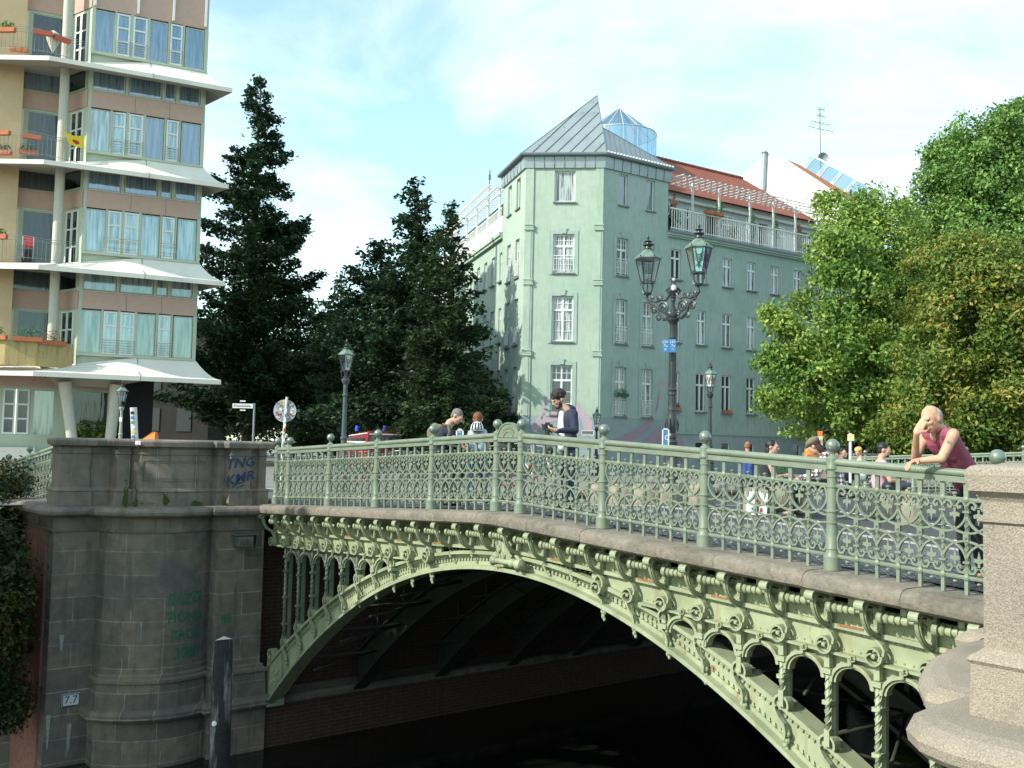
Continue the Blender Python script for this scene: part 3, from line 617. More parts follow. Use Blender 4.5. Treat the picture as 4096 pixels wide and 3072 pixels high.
# brick: wing wall behind the pier block, abutment under the bridge
b = MB(); b.box2((-14, -3.76, -6.5), (-8.80, -3.55, -1.76)); tag(b.build('brick_wall', mat('wing_wall_brick', (.30, .12, .09), .9, var=.3, vs=9, bump=.5, bs=40, brick=(.24, .075, (.20, .15, .12), .008, (.24, .10, .08)), streak=((.10, .10, .08), .2)), T=BT), 'reddish brick wing wall beside the dark pier, next to the ivy', 'wall')
ab = thing('abutment_wall', 'dark brick abutment wall with a stone ledge in the shade under the arch', 'wall', T=BT)
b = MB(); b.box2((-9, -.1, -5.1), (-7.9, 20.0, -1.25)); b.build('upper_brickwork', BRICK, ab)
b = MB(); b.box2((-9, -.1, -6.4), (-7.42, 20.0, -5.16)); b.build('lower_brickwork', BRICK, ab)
b = MB(); stack(b, [(-9, -.1), (-7.42, -.1), (-7.42, 20.0), (-9, 20.0)], [(-5.16, 0), (-5.15, .08), (-5.1, .14), (-5.02, .15), (-4.97, .1), (-4.96, 0)]); b.build('stone_ledge', STONED, ab)
b = MB(); b.box2((7.95, -.1, -6.4), (9.2, 20.0, -1.25)); tag(b.build('abutment_wall', BRICK, T=BT), 'near abutment wall of brick behind the granite pier, mostly hidden', 'wall')
# quay walls upstream and downstream
QW = mat('quay_stone', (.12, .115, .10), .9, var=.3, vs=4, bump=.4, brick=(.9, .4, (.2, .2, .18), .01, (.10, .10, .09)))
b = MB(); b.box2((-11.2, -60, -6.5), (-10.7, -3.7, -4.9)); b.box2((-9.6, 20.0, -6.5), (-8.8, 200, -1.33)); tag(b.build('quay_wall', QW, T=BT), 'low dark quay wall at the foot of the ivy bank on the far side', 'wall')
b = MB(); b.box2((9.0, 20.0, -6.5), (9.6, 200, -1.33)); b.box2((10.9, -60, -6.5), (11.4, -4.2, -1.6)); tag(b.build('quay_wall', QW, T=BT), 'near quay wall beside the granite pier, below the camera', 'wall')
b = MB(); b.add([(-10.9, -60, -4.9), (-10.9, -3.75, -4.9), (-15.5, -3.75, -1.6), (-15.5, -60, -1.6), (-18, -60, -1.34), (-18, -3.75, -1.34)], [(0, 1, 2, 3), (3, 2, 5, 4)]); struct(b.build('bank_slope', SOIL, T=BT))
# mooring pile in the water
P0 = at(224, 634, 13.2); PZ = P0.z
pf = thing('mooring_pile', 'weathered dark timber mooring pile standing in the canal before the pier', 'pile', loc=(P0.x, P0.y, 0))
b = MB(); n = 16; vs = []; prof = []
random.seed(3)
ht = at(224, 640, 13.2).z
rows = 14
for i in range(rows+1):
    z = -2+ (ht+2)*i/rows
    for j in range(n):
        a = 2*PI*j/n; r_ = .128+.010*math.sin(3*a+i*.2)+random.uniform(-.005, .005)-(.012 if i == rows else 0); vs.append((r_*math.cos(a)+(.07 if z < 1 else .07-.012*z)*0, r_*math.sin(a), z+(.03*math.cos(a+1) if i == rows else 0)))
b.add(vs, [(i*n+j, i*n+(j+1) % n, (i+1)*n+(j+1) % n, (i+1)*n+j) for i in range(rows) for j in range(n)], 0, True); b.add([(.118*math.cos(2*PI*j/n), .118*math.sin(2*PI*j/n), ht+.03*math.cos(2*PI*j/n+1)) for j in range(n)]+[(0, 0, ht+.05)], [(j, (j+1) % n, n) for j in range(n)], 1)
b.build('timber_post', [mat('black_timber', (.018, .018, .02), .8, var=.5, vs=6, bump=1, bs=12, streak=((.38, .38, .36), .55)), mat('grey_end_grain', (.4, .38, .34), .9, var=.3, vs=20, bump=.5)], pf)
b = MB(); q = at(215, 723, 13.1); b.lathe([(.001, -.02), (.03, -.015), (.035, 0)], (-.045, -.13, q.z), 12, 0, 'y'); b.build('round_tag', mat('white_tag', (.8, .8, .8), .4), pf)
# descending railing behind the left pier
def zr(x): return -1.28+(.07*(x+1.0) if x < -1 else 0)
ra = at(50.5, 499.5, 20.6); rb_ = at(27, 505, 21.9); rv = rb_-ra; RL = math.hypot(rv.x, rv.y); ang_ = math.atan2(rv.y, rv.x); rs = rv.z/RL
T3 = Matrix.Translation(ra) @ Matrix.Rotation(ang_, 4, 'Z')
def zr(x): return rs*x
rr = thing('approach_railing', 'dark green iron railing leading away behind the left end of the stone pier', 'railing', T=T3)
for k in range(2):
    x = RL*(k+1); o = link('post', cp['post'], rr); o.location = (x, 0, zr(x)); link('ball_finial', cp['ball'], o)
    o = panel(7, rs).build('lattice_panel', IRON, rr) if k == 0 else link('lattice_panel', o1.data, rr)
    o1 = o; o.scale = (RL/1.62, 1, 1); o.location = (x-RL/2, 0, zr(x-RL/2))
b = MB(); b.tube([(-.3, 0, zr(-.3)+1.055), (2*RL, 0, zr(2*RL)+1.055)], .037, 10); b.build('handrail', IRON, rr)
b = MB(); b.strip([(-.6, zr(-.6)), (2*RL, zr(2*RL))], [(-.6, zr(-.6)-.2), (2*RL, zr(2*RL)-.2)], -.3, .25); b.build('kerb_stone', STONED, rr)
# ------------------------------------------------------------------ buildings
def frame_at(P, ang):       # wall frame: x along the wall (bearing ang), y into the building, z measured from the eye
    return Matrix.Translation((P.x, P.y, EYE)) @ Matrix.Rotation(PI/2-ang, 4, 'Z')
def hit(T, ax, val, u, v):
    d = (at(u, v, 10)-Vector((0, 0, EYE))); Ti = T.inverted(); o = Ti @ Vector((0, 0, EYE)); e = Ti.to_3x3() @ d; t = (val-o[ax])/e[ax]; return o+e*t
def wallgrid(b, x0, x1, z0, z1, holes, depth=.22, y=0, mi=0, mr=0):
    X = sorted({x0, x1, *[h[0] for h in holes], *[h[1] for h in holes]}); X = [x for x in X if x0 <= x <= x1]
    Z = sorted({z0, z1, *[h[2] for h in holes], *[h[3] for h in holes]}); Z = [z for z in Z if z0 <= z <= z1]
    for i in range(len(X)-1):
        for j in range(len(Z)-1):
            cx, cz = (X[i]+X[i+1])/2, (Z[j]+Z[j+1])/2
            if any(h[0] < cx < h[1] and h[2] < cz < h[3] for h in holes): continue
            b.add([(X[i], y, Z[j]), (X[i+1], y, Z[j]), (X[i+1], y, Z[j+1]), (X[i], y, Z[j+1])], [(0, 1, 2, 3)], mi)
    for a, c, e, f in holes:
        if c <= x0 or a >= x1 or f <= z0 or e >= z1: continue
        y1 = y+depth
        b.add([(a, y, e), (c, y, e), (c, y, f), (a, y, f), (a, y1, e), (c, y1, e), (c, y1, f), (a, y1, f)], [(0, 4, 5, 1), (1, 5, 6, 2), (2, 6, 7, 3), (3, 7, 4, 0)], mr)
WHF = mat('white_window_paint', (.72, .74, .72), .5, var=.06, vs=9)
GL1 = glassmat('window_glass', (.55, .62, .66), .04, fac=.30); GLD = glassmat('dark_window_glass', (.4, .45, .5), .05, fac=.12)
CURT = mat('window_curtain', (.50, .53, .52), .9, var=.15, vs=5)
SILL = mat('zinc_sill', (.13, .155, .165), .6, .0, var=.15)
def window(parent, x, z0, w, h, y=.16, kind='casement', share={}, sash=WHF, glass=None, rail=False, surround=False):
    """frame with its pane and sill as pieces; returns the frame"""
    rnd = random.random(); gk = 'c' if rnd < .28 else 'g' if rnd < .55 else 'd'
    if glass: gk = glass
    key = (kind, round(w, 2), round(h, 2), gk, rail, surround)
    if key not in share:
        f = MB(); t = .055; e = y-.04
        def bar(xa, xb, za, zb, d=.05): f.box2((xa, e-d/2+.02, za), (xb, e+.04, zb))
        bar(-w/2, -w/2+t, 0, h); bar(w/2-t, w/2, 0, h); bar(-w/2+t, w/2-t, 0, t+.03); bar(-w/2+t, w/2-t, h-t, h)
        if kind != 'single':
            ht = h*.70; bar(-w/2+t, w/2-t, ht-.05, ht+.05, .09)
            bar(-.05, .05, t, ht-.05, .07); bar(-.035, .035, ht+.05, h-t)
            if kind == 'barred':
                for q in (1, 2): bar(-w/2+t, w/2-t, ht*q/3-.012, ht*q/3+.012, .03)
                for q in (-1, 1): bar(q*w*.25-.012, q*w*.25+.012, ht+.05, h-t, .03)
                bar(-w/2+t, w/2-t, (ht+h)/2-.012, (ht+h)/2+.012, .03)
        g = MB(); g.add([(-w/2+.02, y, .02), (w/2-.02, y, .02), (w/2-.02, y, h-.02), (-w/2+.02, y, h-.02)], [(0, 1, 2, 3)])
        if gk == 'c': g.v = [(a, c+.0, d) for a, c, d in g.v]
        si = MB(); si.box2((-w/2-.06, -.09, -.07), (w/2+.06, y-.02, 0))
        rl = None
        if rail:
            rl = MB()
            for zz in (.12, .72, .86): rl.box2((-w/2, -.05, zz), (w/2, -.03, zz+.025))
            for q in range(9): xx = -w/2+.04+(w-.08)*q/8; rl.box2((xx-.01, -.05, .12), (xx+.01, -.035, .86 if q % 2 else .72))
        sr = None
        if surround:
            sr = MB(); a, c = w/2+.02, w/2+.20
            sr.box2((-c, -.035, -.1), (-a, -.002, h+.2)); sr.box2((a, -.035, -.1), (c, -.002, h+.2)); sr.box2((-a, -.035, h+.02), (a, -.002, h+.2)); sr.prism([(-.1, h+.05), (.1, h+.05), (.15, h+.34), (-.15, h+.34)], -.08, -.036)
        share[key] = (f, g, si, rl, sr, {})
    f, g, si, rl, sr, dd = share[key]; off = Matrix.Translation((x, 0, z0))
    def put(nm, mb, m, par, T):
        if nm not in dd: o = mb.build(nm, m, par, T); dd[nm] = o.data
        else: o = link(nm, dd[nm], par, T)
        return o
    fr = put('window', f, sash, parent, off); put('pane', g, {'c': CURTG, 'g': GL1, 'd': GLD, 'b': GLB}[gk], fr, None); put('sill', si, SILL, fr, None)
    if rl: put('window_rail', rl, WHF, fr, None)
    if sr: put('surround', sr, TEAL, fr, None)
    return fr
def curtglass():
    m = bpy.data.materials.new('curtained_glass'); m.use_nodes = True; n = m.node_tree.nodes; l = m.node_tree.links; b = n['Principled BSDF']
    t = n.new('ShaderNodeTexCoord'); mp = n.new('ShaderNodeMapping'); mp.inputs['Scale'].default_value = (14, 14, .6); q = n.new('ShaderNodeTexNoise'); q.inputs['Scale'].default_value = 1.5
    l.new(t.outputs['Object'], mp.inputs[0]); l.new(mp.outputs[0], q.inputs['Vector']); r = n.new('ShaderNodeValToRGB'); r.color_ramp.elements[0].color = (.10, .12, .12, 1); r.color_ramp.elements[1].color = (.42, .46, .46, 1); r.color_ramp.elements[0].position = .42; r.color_ramp.elements[1].position = .52; oi = n.new('ShaderNodeObjectInfo'); cb = n.new('ShaderNodeCombineXYZ'); ml = n.new('ShaderNodeMath'); ml.operation = 'MULTIPLY'; ml.inputs[1].default_value = 40; l.new(oi.outputs['Random'], ml.inputs[0]); l.new(ml.outputs[0], cb.inputs[0]); l.new(cb.outputs[0], mp.inputs['Location'])
    l.new(q.outputs['Fac'], r.inputs[0]); l.new(r.outputs[0], b.inputs['Base Color']); b.inputs['Roughness'].default_value = .08; b.inputs['Coat Weight'].default_value = .6; return m
CURTG = curtglass(); GLB = glassmat('blue_reflecting_glass', (.42, .62, .78), .05, dark=(.03, .07, .11), fac=.62)
TEAL = mat('teal_render', (.335, .425, .385), .9, var=.08, vs=2.5, bump=.15, bs=30, col2=(.285, .385, .34), cs=.35, streak=((.24, .31, .28), .45))
TEALL = mat('sage_render', (.37, .45, .38), .9, var=.08, vs=2.5, bump=.15, bs=30, col2=(.31, .41, .335), cs=.35, streak=((.27, .34, .29), .4))
GREYB = mat('grey_blue_base_render', (.28, .34, .355), .9, var=.1, vs=2, col2=(.25, .31, .325), cs=.5)
ZINC = mat('zinc_sheet', (.30, .35, .37), .42, .35, var=.12, vs=1.5, bump=.05)
ZINCD = mat('dark_zinc_gutter', (.17, .21, .23), .5, .3, var=.1)
WHP = mat('white_metal_paint', (.78, .79, .77), .5, var=.05)
KP = at(600, 447, 50.0); KP = Vector((KP.x, KP.y, 0)); A1, A2, A3 = R(55.7), R(95.2), R(164)
KL = KP+Vector((math.sin(R(-84.8)), math.cos(R(-84.8)), 0))*4.0
TR = frame_at(KP, A1); TF = frame_at(KL, A2); TL = frame_at(KL, A3)
gb = thing('green_corner_building', 'sage green five storey corner apartment house with a pointed zinc roof and glass cupola', 'apartment building', loc=(KP.x, KP.y, EYE-1.33))
gb_i = Matrix.Translation((-KP.x, -KP.y, -(EYE-1.33)))
def sub(name, T): o = bpy.data.objects.new(name, None); return o
def gpart(mb, name, m, T): return mb.build(name, m, gb, gb_i @ T)
TOPZ = 14.1
# --- tower right side and right wing
hR = [(.98, 1.58, 12.37, 14.0), (2.86, 3.44, 12.37, 14.0)]+[(c-.37, c+.37, a, e) for c in (1.26, 3.07) for a, e in ((8.72, 10.65), (5.24, 7.5), (1.55, 4.03))]
b = MB(); wallgrid(b, 0, 4.4, 1.47, TOPZ, hR); wallgrid(b, 0, 4.4, -1.4, 1.47, [], mi=1); b.add([(4.4, 0, -1.4), (4.4, 1.5, -1.4), (4.4, 1.5, TOPZ), (4.4, 0, TOPZ)], [(0, 1, 2, 3)])
gwR = gpart(b, 'tower_side_wall', [TEAL, GREYB], TR)
for a, c, e, f in hR: window(gwR, (a+c)/2, e, c-a, f-e, kind='single' if e > 12 else 'barred', rail=e < 12 , surround=e < 12)
cw = [5.08, 7.0, 8.97, 10.93, 12.88, 14.85, 16.8, 18.75, 20.7, 22.6]
hW = [(c-.36, c+.36, a, e) for c in cw for a, e in ((8.97, 10.6), (5.6, 7.47), (1.97, 4.05))]
hB = [(c-.35, c+.35, -.35, .37) for c in cw]
b = MB(); wallgrid(b, 4.4, 24, .8, 11.2, hW, y=.06); wallgrid(b, 4.4, 24, -1.4, .8, hB, y=.06, mi=1); b.box2((4.4, .0, .76), (24, .06, .84), 0)
b.box2((4.4, -.10, 11.2), (24, .2, 11.30), 0); b.box2((4.4, -.18, 11.30), (24, .2, 11.42), 0)
gwW = gpart(b, 'wing_wall', [TEAL, GREYB], TR)
for a, c, e, f in hW:
    window(gwW, (a+c)/2, e, c-a, f-e, y=.20)
for a, c, e, f in hB: window(gwW, (a+c)/2, e, c-a, f-e, y=.20, kind='single', glass='d')
b = MB(); b.box2((4.4, -.25, 11.42), (24, 2.4, 11.56)); gpart(b, 'balcony_slab', ZINCD, TR)
# balcony railing, pergola
b = MB()
for i in range(76): x = 4.5+i*.172; b.box2((x, -.2, 11.56), (x+.026, -.17, 12.68))
b.box2((4.42, -.22, 12.68), (17.6, -.15, 12.74)); b.box2((4.42, -.21, 11.64), (17.6, -.17, 11.68)); gpart(b, 'balcony_railing', WHP, TR)
b = MB(); 
for x in (6.02, 8.05, 10.5, 12.45, 14.35, 16.3): b.box2((x-.05, -.22, 11.56), (x+.05, -.12, 14.3)); b.box2((x-1.1, -.2, 14.05), (x, -.14, 14.12))
for y in (-.9, -.45, 0, .45): b.box2((4.5, y-.02, 14.30), (17.8, y+.02, 14.34))
for i in range(29): x = 4.6+i*.45; b.box2((x-.012, -1.0, 14.36), (x+.012, .9, 14.39))
for i in range(13): x = 4.8+i*1.0; b.box2((x-.02, -.92, 14.1), (x+.02, -.88, 14.32))
gpart(b, 'pergola', mat('grey_white_metal', (.52, .54, .54), .5), TR)
BKW = mat('balcony_back_wall', (.52, .56, .55), .9, var=.08)
hK = [(4.6, 5.5, 11.6, 13.5), (8.8, 9.9, 11.6, 13.5), (13.2, 14.0, 11.6, 13.45), (16.6, 17.6, 11.6, 13.45)]
b = MB(); wallgrid(b, 4.4, 24, 11.56, 14.2, hK, y=1.6, depth=.5); b.box2((4.4, 1.35, 13.7), (24, 1.6, 13.85)); gwK = gpart(b, 'balcony_back_wall', BKW, TR)
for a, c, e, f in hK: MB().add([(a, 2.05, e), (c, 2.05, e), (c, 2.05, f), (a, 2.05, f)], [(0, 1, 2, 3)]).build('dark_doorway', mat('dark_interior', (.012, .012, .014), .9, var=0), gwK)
for x, w_ in ((6.0, .75), (7.5, .6), (10.5, 1.0), (12.3, .6), (15.1, .6), (18.4, 1.0)): window(gwK, x, 11.62, w_, 1.85, y=1.58, kind='casement')
b = MB(); rl = [(x, 5.6+.0, 17.45) for x in (3.6, 24)]; b.add([(3.9, 1.2, 14.15), (18.2, 1.2, 14.15), (16.2, 5.6, 17.45), (2.4, 5.6, 17.45), (2.4, 10, 14.15), (18.2, 10, 14.15)], [(0, 1, 2, 3), (3, 2, 5, 4), (1, 5, 2), (0, 3, 4)])
TILE = mat('red_roof_tiles', (.34, .10, .055), .8, var=.25, vs=5, bump=.8, bs=30, brick=(.22, .17, (.16, .04, .03), .012, (.27, .08, .05)), col2=(.24, .075, .05), cs=1)
gpart(b, 'tiled_roof', TILE, TR)
b = MB()
for i in range(42): b.lathe([(.11, 0), (.085, .33)], (2.6+i*.322, 5.6, 17.5), 8, 0, 'x')
gpart(b, 'ridge_tiles', TILE, TR)
b = MB(); b.box2((17.0, -.0, 8), (17.12, -.10, 11.3)); b.box2((17.0, -.06, -1.4), (17.1, .05, 11.3)); gpart(b, 'drainpipe', ZINCD, TR)
# --- corner facet
WF = 4.0; hF = [(1.48, 2.54, a, e) for a, e in ((12.36, 13.97), (8.73, 10.69), (5.24, 7.53), (1.55, 4.03))]
b = MB(); wallgrid(b, 0, WF, 1.47, TOPZ, hF); wallgrid(b, 0, WF, -1.4, 1.47, [], mi=1)
for x0 in (.03, WF-.43):
    b.box2((x0, -.06, 1.47), (x0+.40, .0, TOPZ)); b.box2((x0+.09, -.085, 1.47), (x0+.31, -.06, 10.8)); b.box2((x0, -.05, -1.4), (x0+.4, 0, 1.47), 1)
    for z in (10.9, 8.1, 4.5): b.box2((x0-.05, -.14, z), (x0+.45, -.06, z+.10)); b.box2((x0-.02, -.12, z+.12), (x0+.42, -.06, z+.22)); b.box2((x0-.05, -.15, z+.24), (x0+.45, -.06, z+.29))
gwF = gpart(b, 'corner_wall', [TEALL, GREYB], TF)
for a, c, e, f in hF: window(gwF, (a+c)/2, e, c-a, f-e, kind='single' if e > 12 else 'barred', rail=(8 < e < 9), surround=e < 12, glass='c' if e > 5 else 'd')
# --- left side of the tower and left wing
hL = [(-c-.36, -c+.36, a, e) for c in (1.27, 2.9) for a, e in ((12.3, 13.9), (8.66, 10.69), (5.16, 7.55), (1.5, 4.0))]
b = MB(); wallgrid(b, -4.2, 0, 1.47, TOPZ, hL); wallgrid(b, -4.2, 0, -1.4, 1.47, [], mi=1); b.add([(-4.2, 0, -1.4), (-4.2, 1.5, -1.4), (-4.2, 1.5, TOPZ), (-4.2, 0, TOPZ)], [(0, 1, 2, 3)])
gwL = gpart(b, 'tower_side_wall', [TEALL, GREYB], TL)
for a, c, e, f in hL: window(gwL, (a+c)/2, e, c-a, f-e, kind='single' if e > 12 else 'barred', rail=e < 12)
cl = [-4.62-1.72*i for i in range(10)]
hM = [(c-.36, c+.36, a, e) for c in cl for a, e in ((8.97, 10.6), (5.57, 7.5), (1.95, 4.05))]
b = MB(); wallgrid(b, -22, -4.2, .8, 11.6, hM, y=.06); wallgrid(b, -22, -4.2, -1.4, .8, [], y=.06, mi=1); b.box2((-22, -.2, 11.45), (-4.2, .1, 11.65)); b.box2((-22, -.12, 11.3), (-4.2, .1, 11.45)); b.box2((-22, -.05, 11.65), (-4.2, .15, 12.55), 2)
b.add([(-22, .06, -1.4), (-22, 10, -1.4), (-22, 10, 13), (-22, .06, 13)], [(0, 1, 2, 3)], 2); gwM = gpart(b, 'wing_wall', [TEALL, GREYB, mat('white_render', (.7, .71, .68), .9, var=.05)], TL)
for a, c, e, f in hM: window(gwM, (a+c)/2, e, c-a, f-e, y=.20)
b = MB()
for i in range(6): x = -4.6-i*2.6; b.box2((x-.05, -.15, 12.5), (x+.05, -.05, 14.2))
for y in (-.8, -.3, .2): b.box2((-22, y-.03, 14.2), (-4.3, y+.03, 14.28))
for i in range(38): x = -4.6-i*.45; b.box2((x-.02, -.9, 14.28), (x+.02, 1.0, 14.34))
for i in range(90): x = -4.4-i*.19; b.box2((x-.015, -.06, 12.55), (x+.015, -.03, 13.0))
b.box2((-22, -.07, 13.0), (-4.3, -.02, 13.05)); gpart(b, 'pergola', WHP, TL)
b = MB(); b.box2((-22, 1.5, 11.6), (-4.2, 1.7, 14.1)); gpart(b, 'balcony_back_wall', mat('cream_wall', (.5, .46, .38), .9), TL)
b = MB(); b.add([(-22, .9, 14.1), (-4.3, .9, 14.1), (-4.3, 5, 15.3), (-22, 5, 15.3)], [(0, 1, 2, 3)]); gpart(b, 'tiled_roof', ZINC, TL)
# --- frieze, gutter, pointed roof, cupola
def wpt(T, x, y, z): return T @ Vector((x, y, z))
def ringpts(o, z): # plan of the tower top offset outwards by o
    a = wpt(TL, -4.3, -o, z); k2 = wpt(TF, 0, 0, z); k1 = wpt(TF, WF, 0, z); c = wpt(TR, 4.55, -o, z)
    nL = (TL.to_3x3() @ Vector((0, -1, 0))); nF = (TF.to_3x3() @ Vector((0, -1, 0))); nR = (TR.to_3x3() @ Vector((0, -1, 0)))
    def mit(p, n1, n2): m = n1+n2; return p+m*(o/max(m.dot(n1), .3))
    back = KP+Vector((-.6, 7.5, 0)); back.z = z+EYE
    return [a, mit(k2, nL, nF), mit(k1, nF, nR), c, back]
def gworld(mb, name, m): return mb.build(name, m, gb, gb_i)
def bandmesh(levels):
    b = MB(); rings = [ringpts(o, z) for z, o in levels]; n = 5
    for r_ in rings: b.v += [tuple(p) for p in r_]
    for i in range(len(rings)-1):
        for j in range(n): b.f.append([i*n+j, i*n+(j+1) % n, (i+1)*n+(j+1) % n, (i+1)*n+j]); b.m.append(0); b.s.append(False)
    b.f.append(list(range(n))); b.m.append(0); b.s.append(False); b.f.append([(len(rings)-1)*n+j for j in range(n)]); b.m.append(0); b.s.append(False); return b
gworld(bandmesh([(14.68, .30), (14.72, .36), (14.80, .38), (14.84, .36)]), 'gutter', ZINCD)
b = bandmesh([(TOPZ, .10), (14.68, .14)])
for (p, q, n_) in ((0, 1, 7), (1, 2, 8), (2, 3, 8)):
    lo, hi = ringpts(.11, TOPZ), ringpts(.15, 14.68)
    for i in range(1, n_): t = i/n_; b.tube([lo[p].lerp(lo[q], t), hi[p].lerp(hi[q], t)], .018, 4, 1)
gworld(b, 'zinc_frieze', [ZINC, ZINCD])
rp = ringpts(.28, 14.84); A_, Kl, Kr, C_, Bk = rp; Pk = at(597, 95.5, 52.6); Qk = Pk.lerp(Kr, .58); Bk = Vector((KP.x-.9, 55.5, EYE+14.84))
b = MB(); b.add([A_, Kl, Kr, C_, Bk, Pk, Qk], [(1, 2, 6, 5), (2, 3, 6), (5, 6, 4), (6, 3, 4), (5, 4, 0), (5, 0, 1), (0, 4, 3, 2, 1)]); gworld(b, 'pointed_roof', ZINC)
b = MB(); nrm = (Kr-Kl).cross(Pk-Kl).normalized(); 
if nrm.y > 0: nrm = -nrm
up = ((Pk-Kl)-(Kr-Kl).normalized()*(Pk-Kl).dot((Kr-Kl).normalized())).normalized(); ex = (Kr-Kl).normalized(); W_ = (Kr-Kl).length; ax_ = (Pk-Kl).dot(ex); ah = (Pk-Kl).dot(up); sl_ = Vector((.50, .866))
for i in range(1, 12):
    x = -W_*.75+W_*1.75*i/12     # slanting standing seams
    pts = []
    for k in range(61):
        h_ = ah*k/60; xx = x+h_*.62; lo = ax_*h_/ah; hi = W_+(ax_-W_)*h_/ah
        if lo <= xx <= hi: pts.append(Kl+ex*xx+up*h_+nrm*.02)
    if len(pts) > 1: b.tube([pts[0], pts[-1]], .022, 4)
for i in range(1, 14):
    t = i/14; p = Kr.lerp(C_, t); q = Qk.lerp(C_, t); b.tube([p, p.lerp(q, .98)], .015, 4)
b.tube([Kl, Pk], .03, 4); b.tube([Kr, Pk], .03, 4); b.tube([Qk, C_], .03, 4)
gworld(b, 'roof_seams', ZINCD)
b = MB()
for t, s_ in ((.12, .10), (.12, .93), (.42, .2), (.42, .85), (.68, .3), (.68, .8), (.88, .45)):
    lo = ax_*t; hi = W_+(ax_-W_)*t; p = Kl+ex*(lo+(hi-lo)*s_)+up*ah*t; b.add([p-ex*.11, p+ex*.11, p+up*.14+nrm*.0, p+nrm*.12+up*.02], [(0, 1, 3), (0, 3, 2), (1, 2, 3)])
for i in range(22): p = Kr.lerp(C_, (i+.5)/22)+Vector((0, 0, .06)); b.box(p, (.10, .06, .07), 0, 0)
gworld(b, 'snow_guards', WHP)
cu = at(619.5, 125, 58.5); CR = 2.2; n = 16
b = MB(); zt = at(620, 152, 58.5).z; b.lathe([(CR*1.0, -4), (CR*1.0, 0), (CR*1.04, .02), (CR*1.04, .12)], (cu.x, cu.y, zt-.75), 32, sm=False); gworld(b, 'cupola_drum', mat('concrete', (.42, .43, .38), .9, var=.1, vs=3))
ze_ = zt+.98; za_ = at(619.5, 107.5, 58.5).z; zb_ = zt-.63
b = MB(); 
for i in range(n):
    a = 2*PI*i/n; p = Vector((cu.x+CR*math.cos(a), cu.y+CR*math.sin(a), zb_)); q = Vector((p.x, p.y, ze_)); b.tube([p, q], .022, 4); b.tube([q, Vector((cu.x, cu.y, za_))], .022, 4)
for z in (zb_+.04, ze_): b.tube([(cu.x+CR*math.cos(2*PI*i/32), cu.y+CR*math.sin(2*PI*i/32), z) for i in range(32)], .03, 4, closed=True)
cf = gworld(b, 'cupola_frame', mat('pale_grey_metal', (.55, .58, .60), .4, .2))
b = MB(); b.lathe([(CR*.98, zb_), (CR*.98, ze_), (.02, za_-.03)], (cu.x, cu.y, 0), 32, sm=False); b.build('cupola_glass', clearglass('cupola_glass', (.50, .70, .80), .35), cf)
# mural: violet tendrils and stripes painted on the base
MUR = mat('violet_mural_paint', (.33, .24, .30), .9, var=.15, vs=6); MUL = mat('pale_violet_mural_paint', (.42, .34, .40), .9, var=.1, vs=6)
def swoosh(T, pts, ws, m, y=-.012, name='mural'):
    P = []; k = len(pts)
    for i in range(k-1):
        for j in range(6):
            t = j/6; a = Vector(pts[max(i-1, 0)]); b_ = Vector(pts[i]); c = Vector(pts[i+1]); d = Vector(pts[min(i+2, k-1)])
            P.append((.5*((2*b_)+(c-a)*t+(2*a-5*b_+4*c-d)*t*t+(3*b_-a-3*c+d)*t**3), ws[i]+(ws[i+1]-ws[i])*t))
    P.append((Vector(pts[-1]), ws[-1])); q = MB(); vs = []
    for i, (p, w_) in enumerate(P):
        a = P[max(i-1, 0)][0]; c = P[min(i+1, len(P)-1)][0]; d = (c-a).normalized(); nn = Vector((-d.y, d.x))*w_/2; vs += [(p.x+nn.x, y, p.y+nn.y), (p.x-nn.x, y, p.y-nn.y)]
    q.add(vs, [(2*i, 2*i+1, 2*i+3, 2*i+2) for i in range(len(P)-1)]); o = q.build(name, m, gb, gb_i @ T, recalc=False); return o
def hp(T, pts): return [(hit(T, 1, 0, u, v).x, hit(T, 1, 0, u, v).z) for u, v in pts]
swoosh(TR, hp(TR, [(659, 391), (658, 402), (655, 412), (648, 424), (636, 434), (618, 443), (600, 449)]), [.05, .12, .2, .32, .45, .55, .35], MUR)
swoosh(TR, hp(TR, [(640, 458), (648, 443), (660, 436), (672, 438), (681, 449), (684, 462)]), [.3, .6, .8, .8, .5, .2], MUR)
swoosh(TR, hp(TR, [(662, 378), (661, 384), (660, 390)]), [.05, .55, .1], MUL)
swoosh(TF, hp(TF, [(544, 396), (547, 400), (545, 410), (541, 420)]), [.1, .25, .2, .04], MUL)
swoosh(TF, hp(TF, [(533, 432), (540, 422), (550, 417), (560, 416)]), [.25, .5, .55, .4], MUL)
swoosh(TF, hp(TF, [(578, 389), (574, 393), (574, 400), (579, 410), (586, 420), (591, 432)]), [.05, .22, .25, .2, .45, .7], MUL)
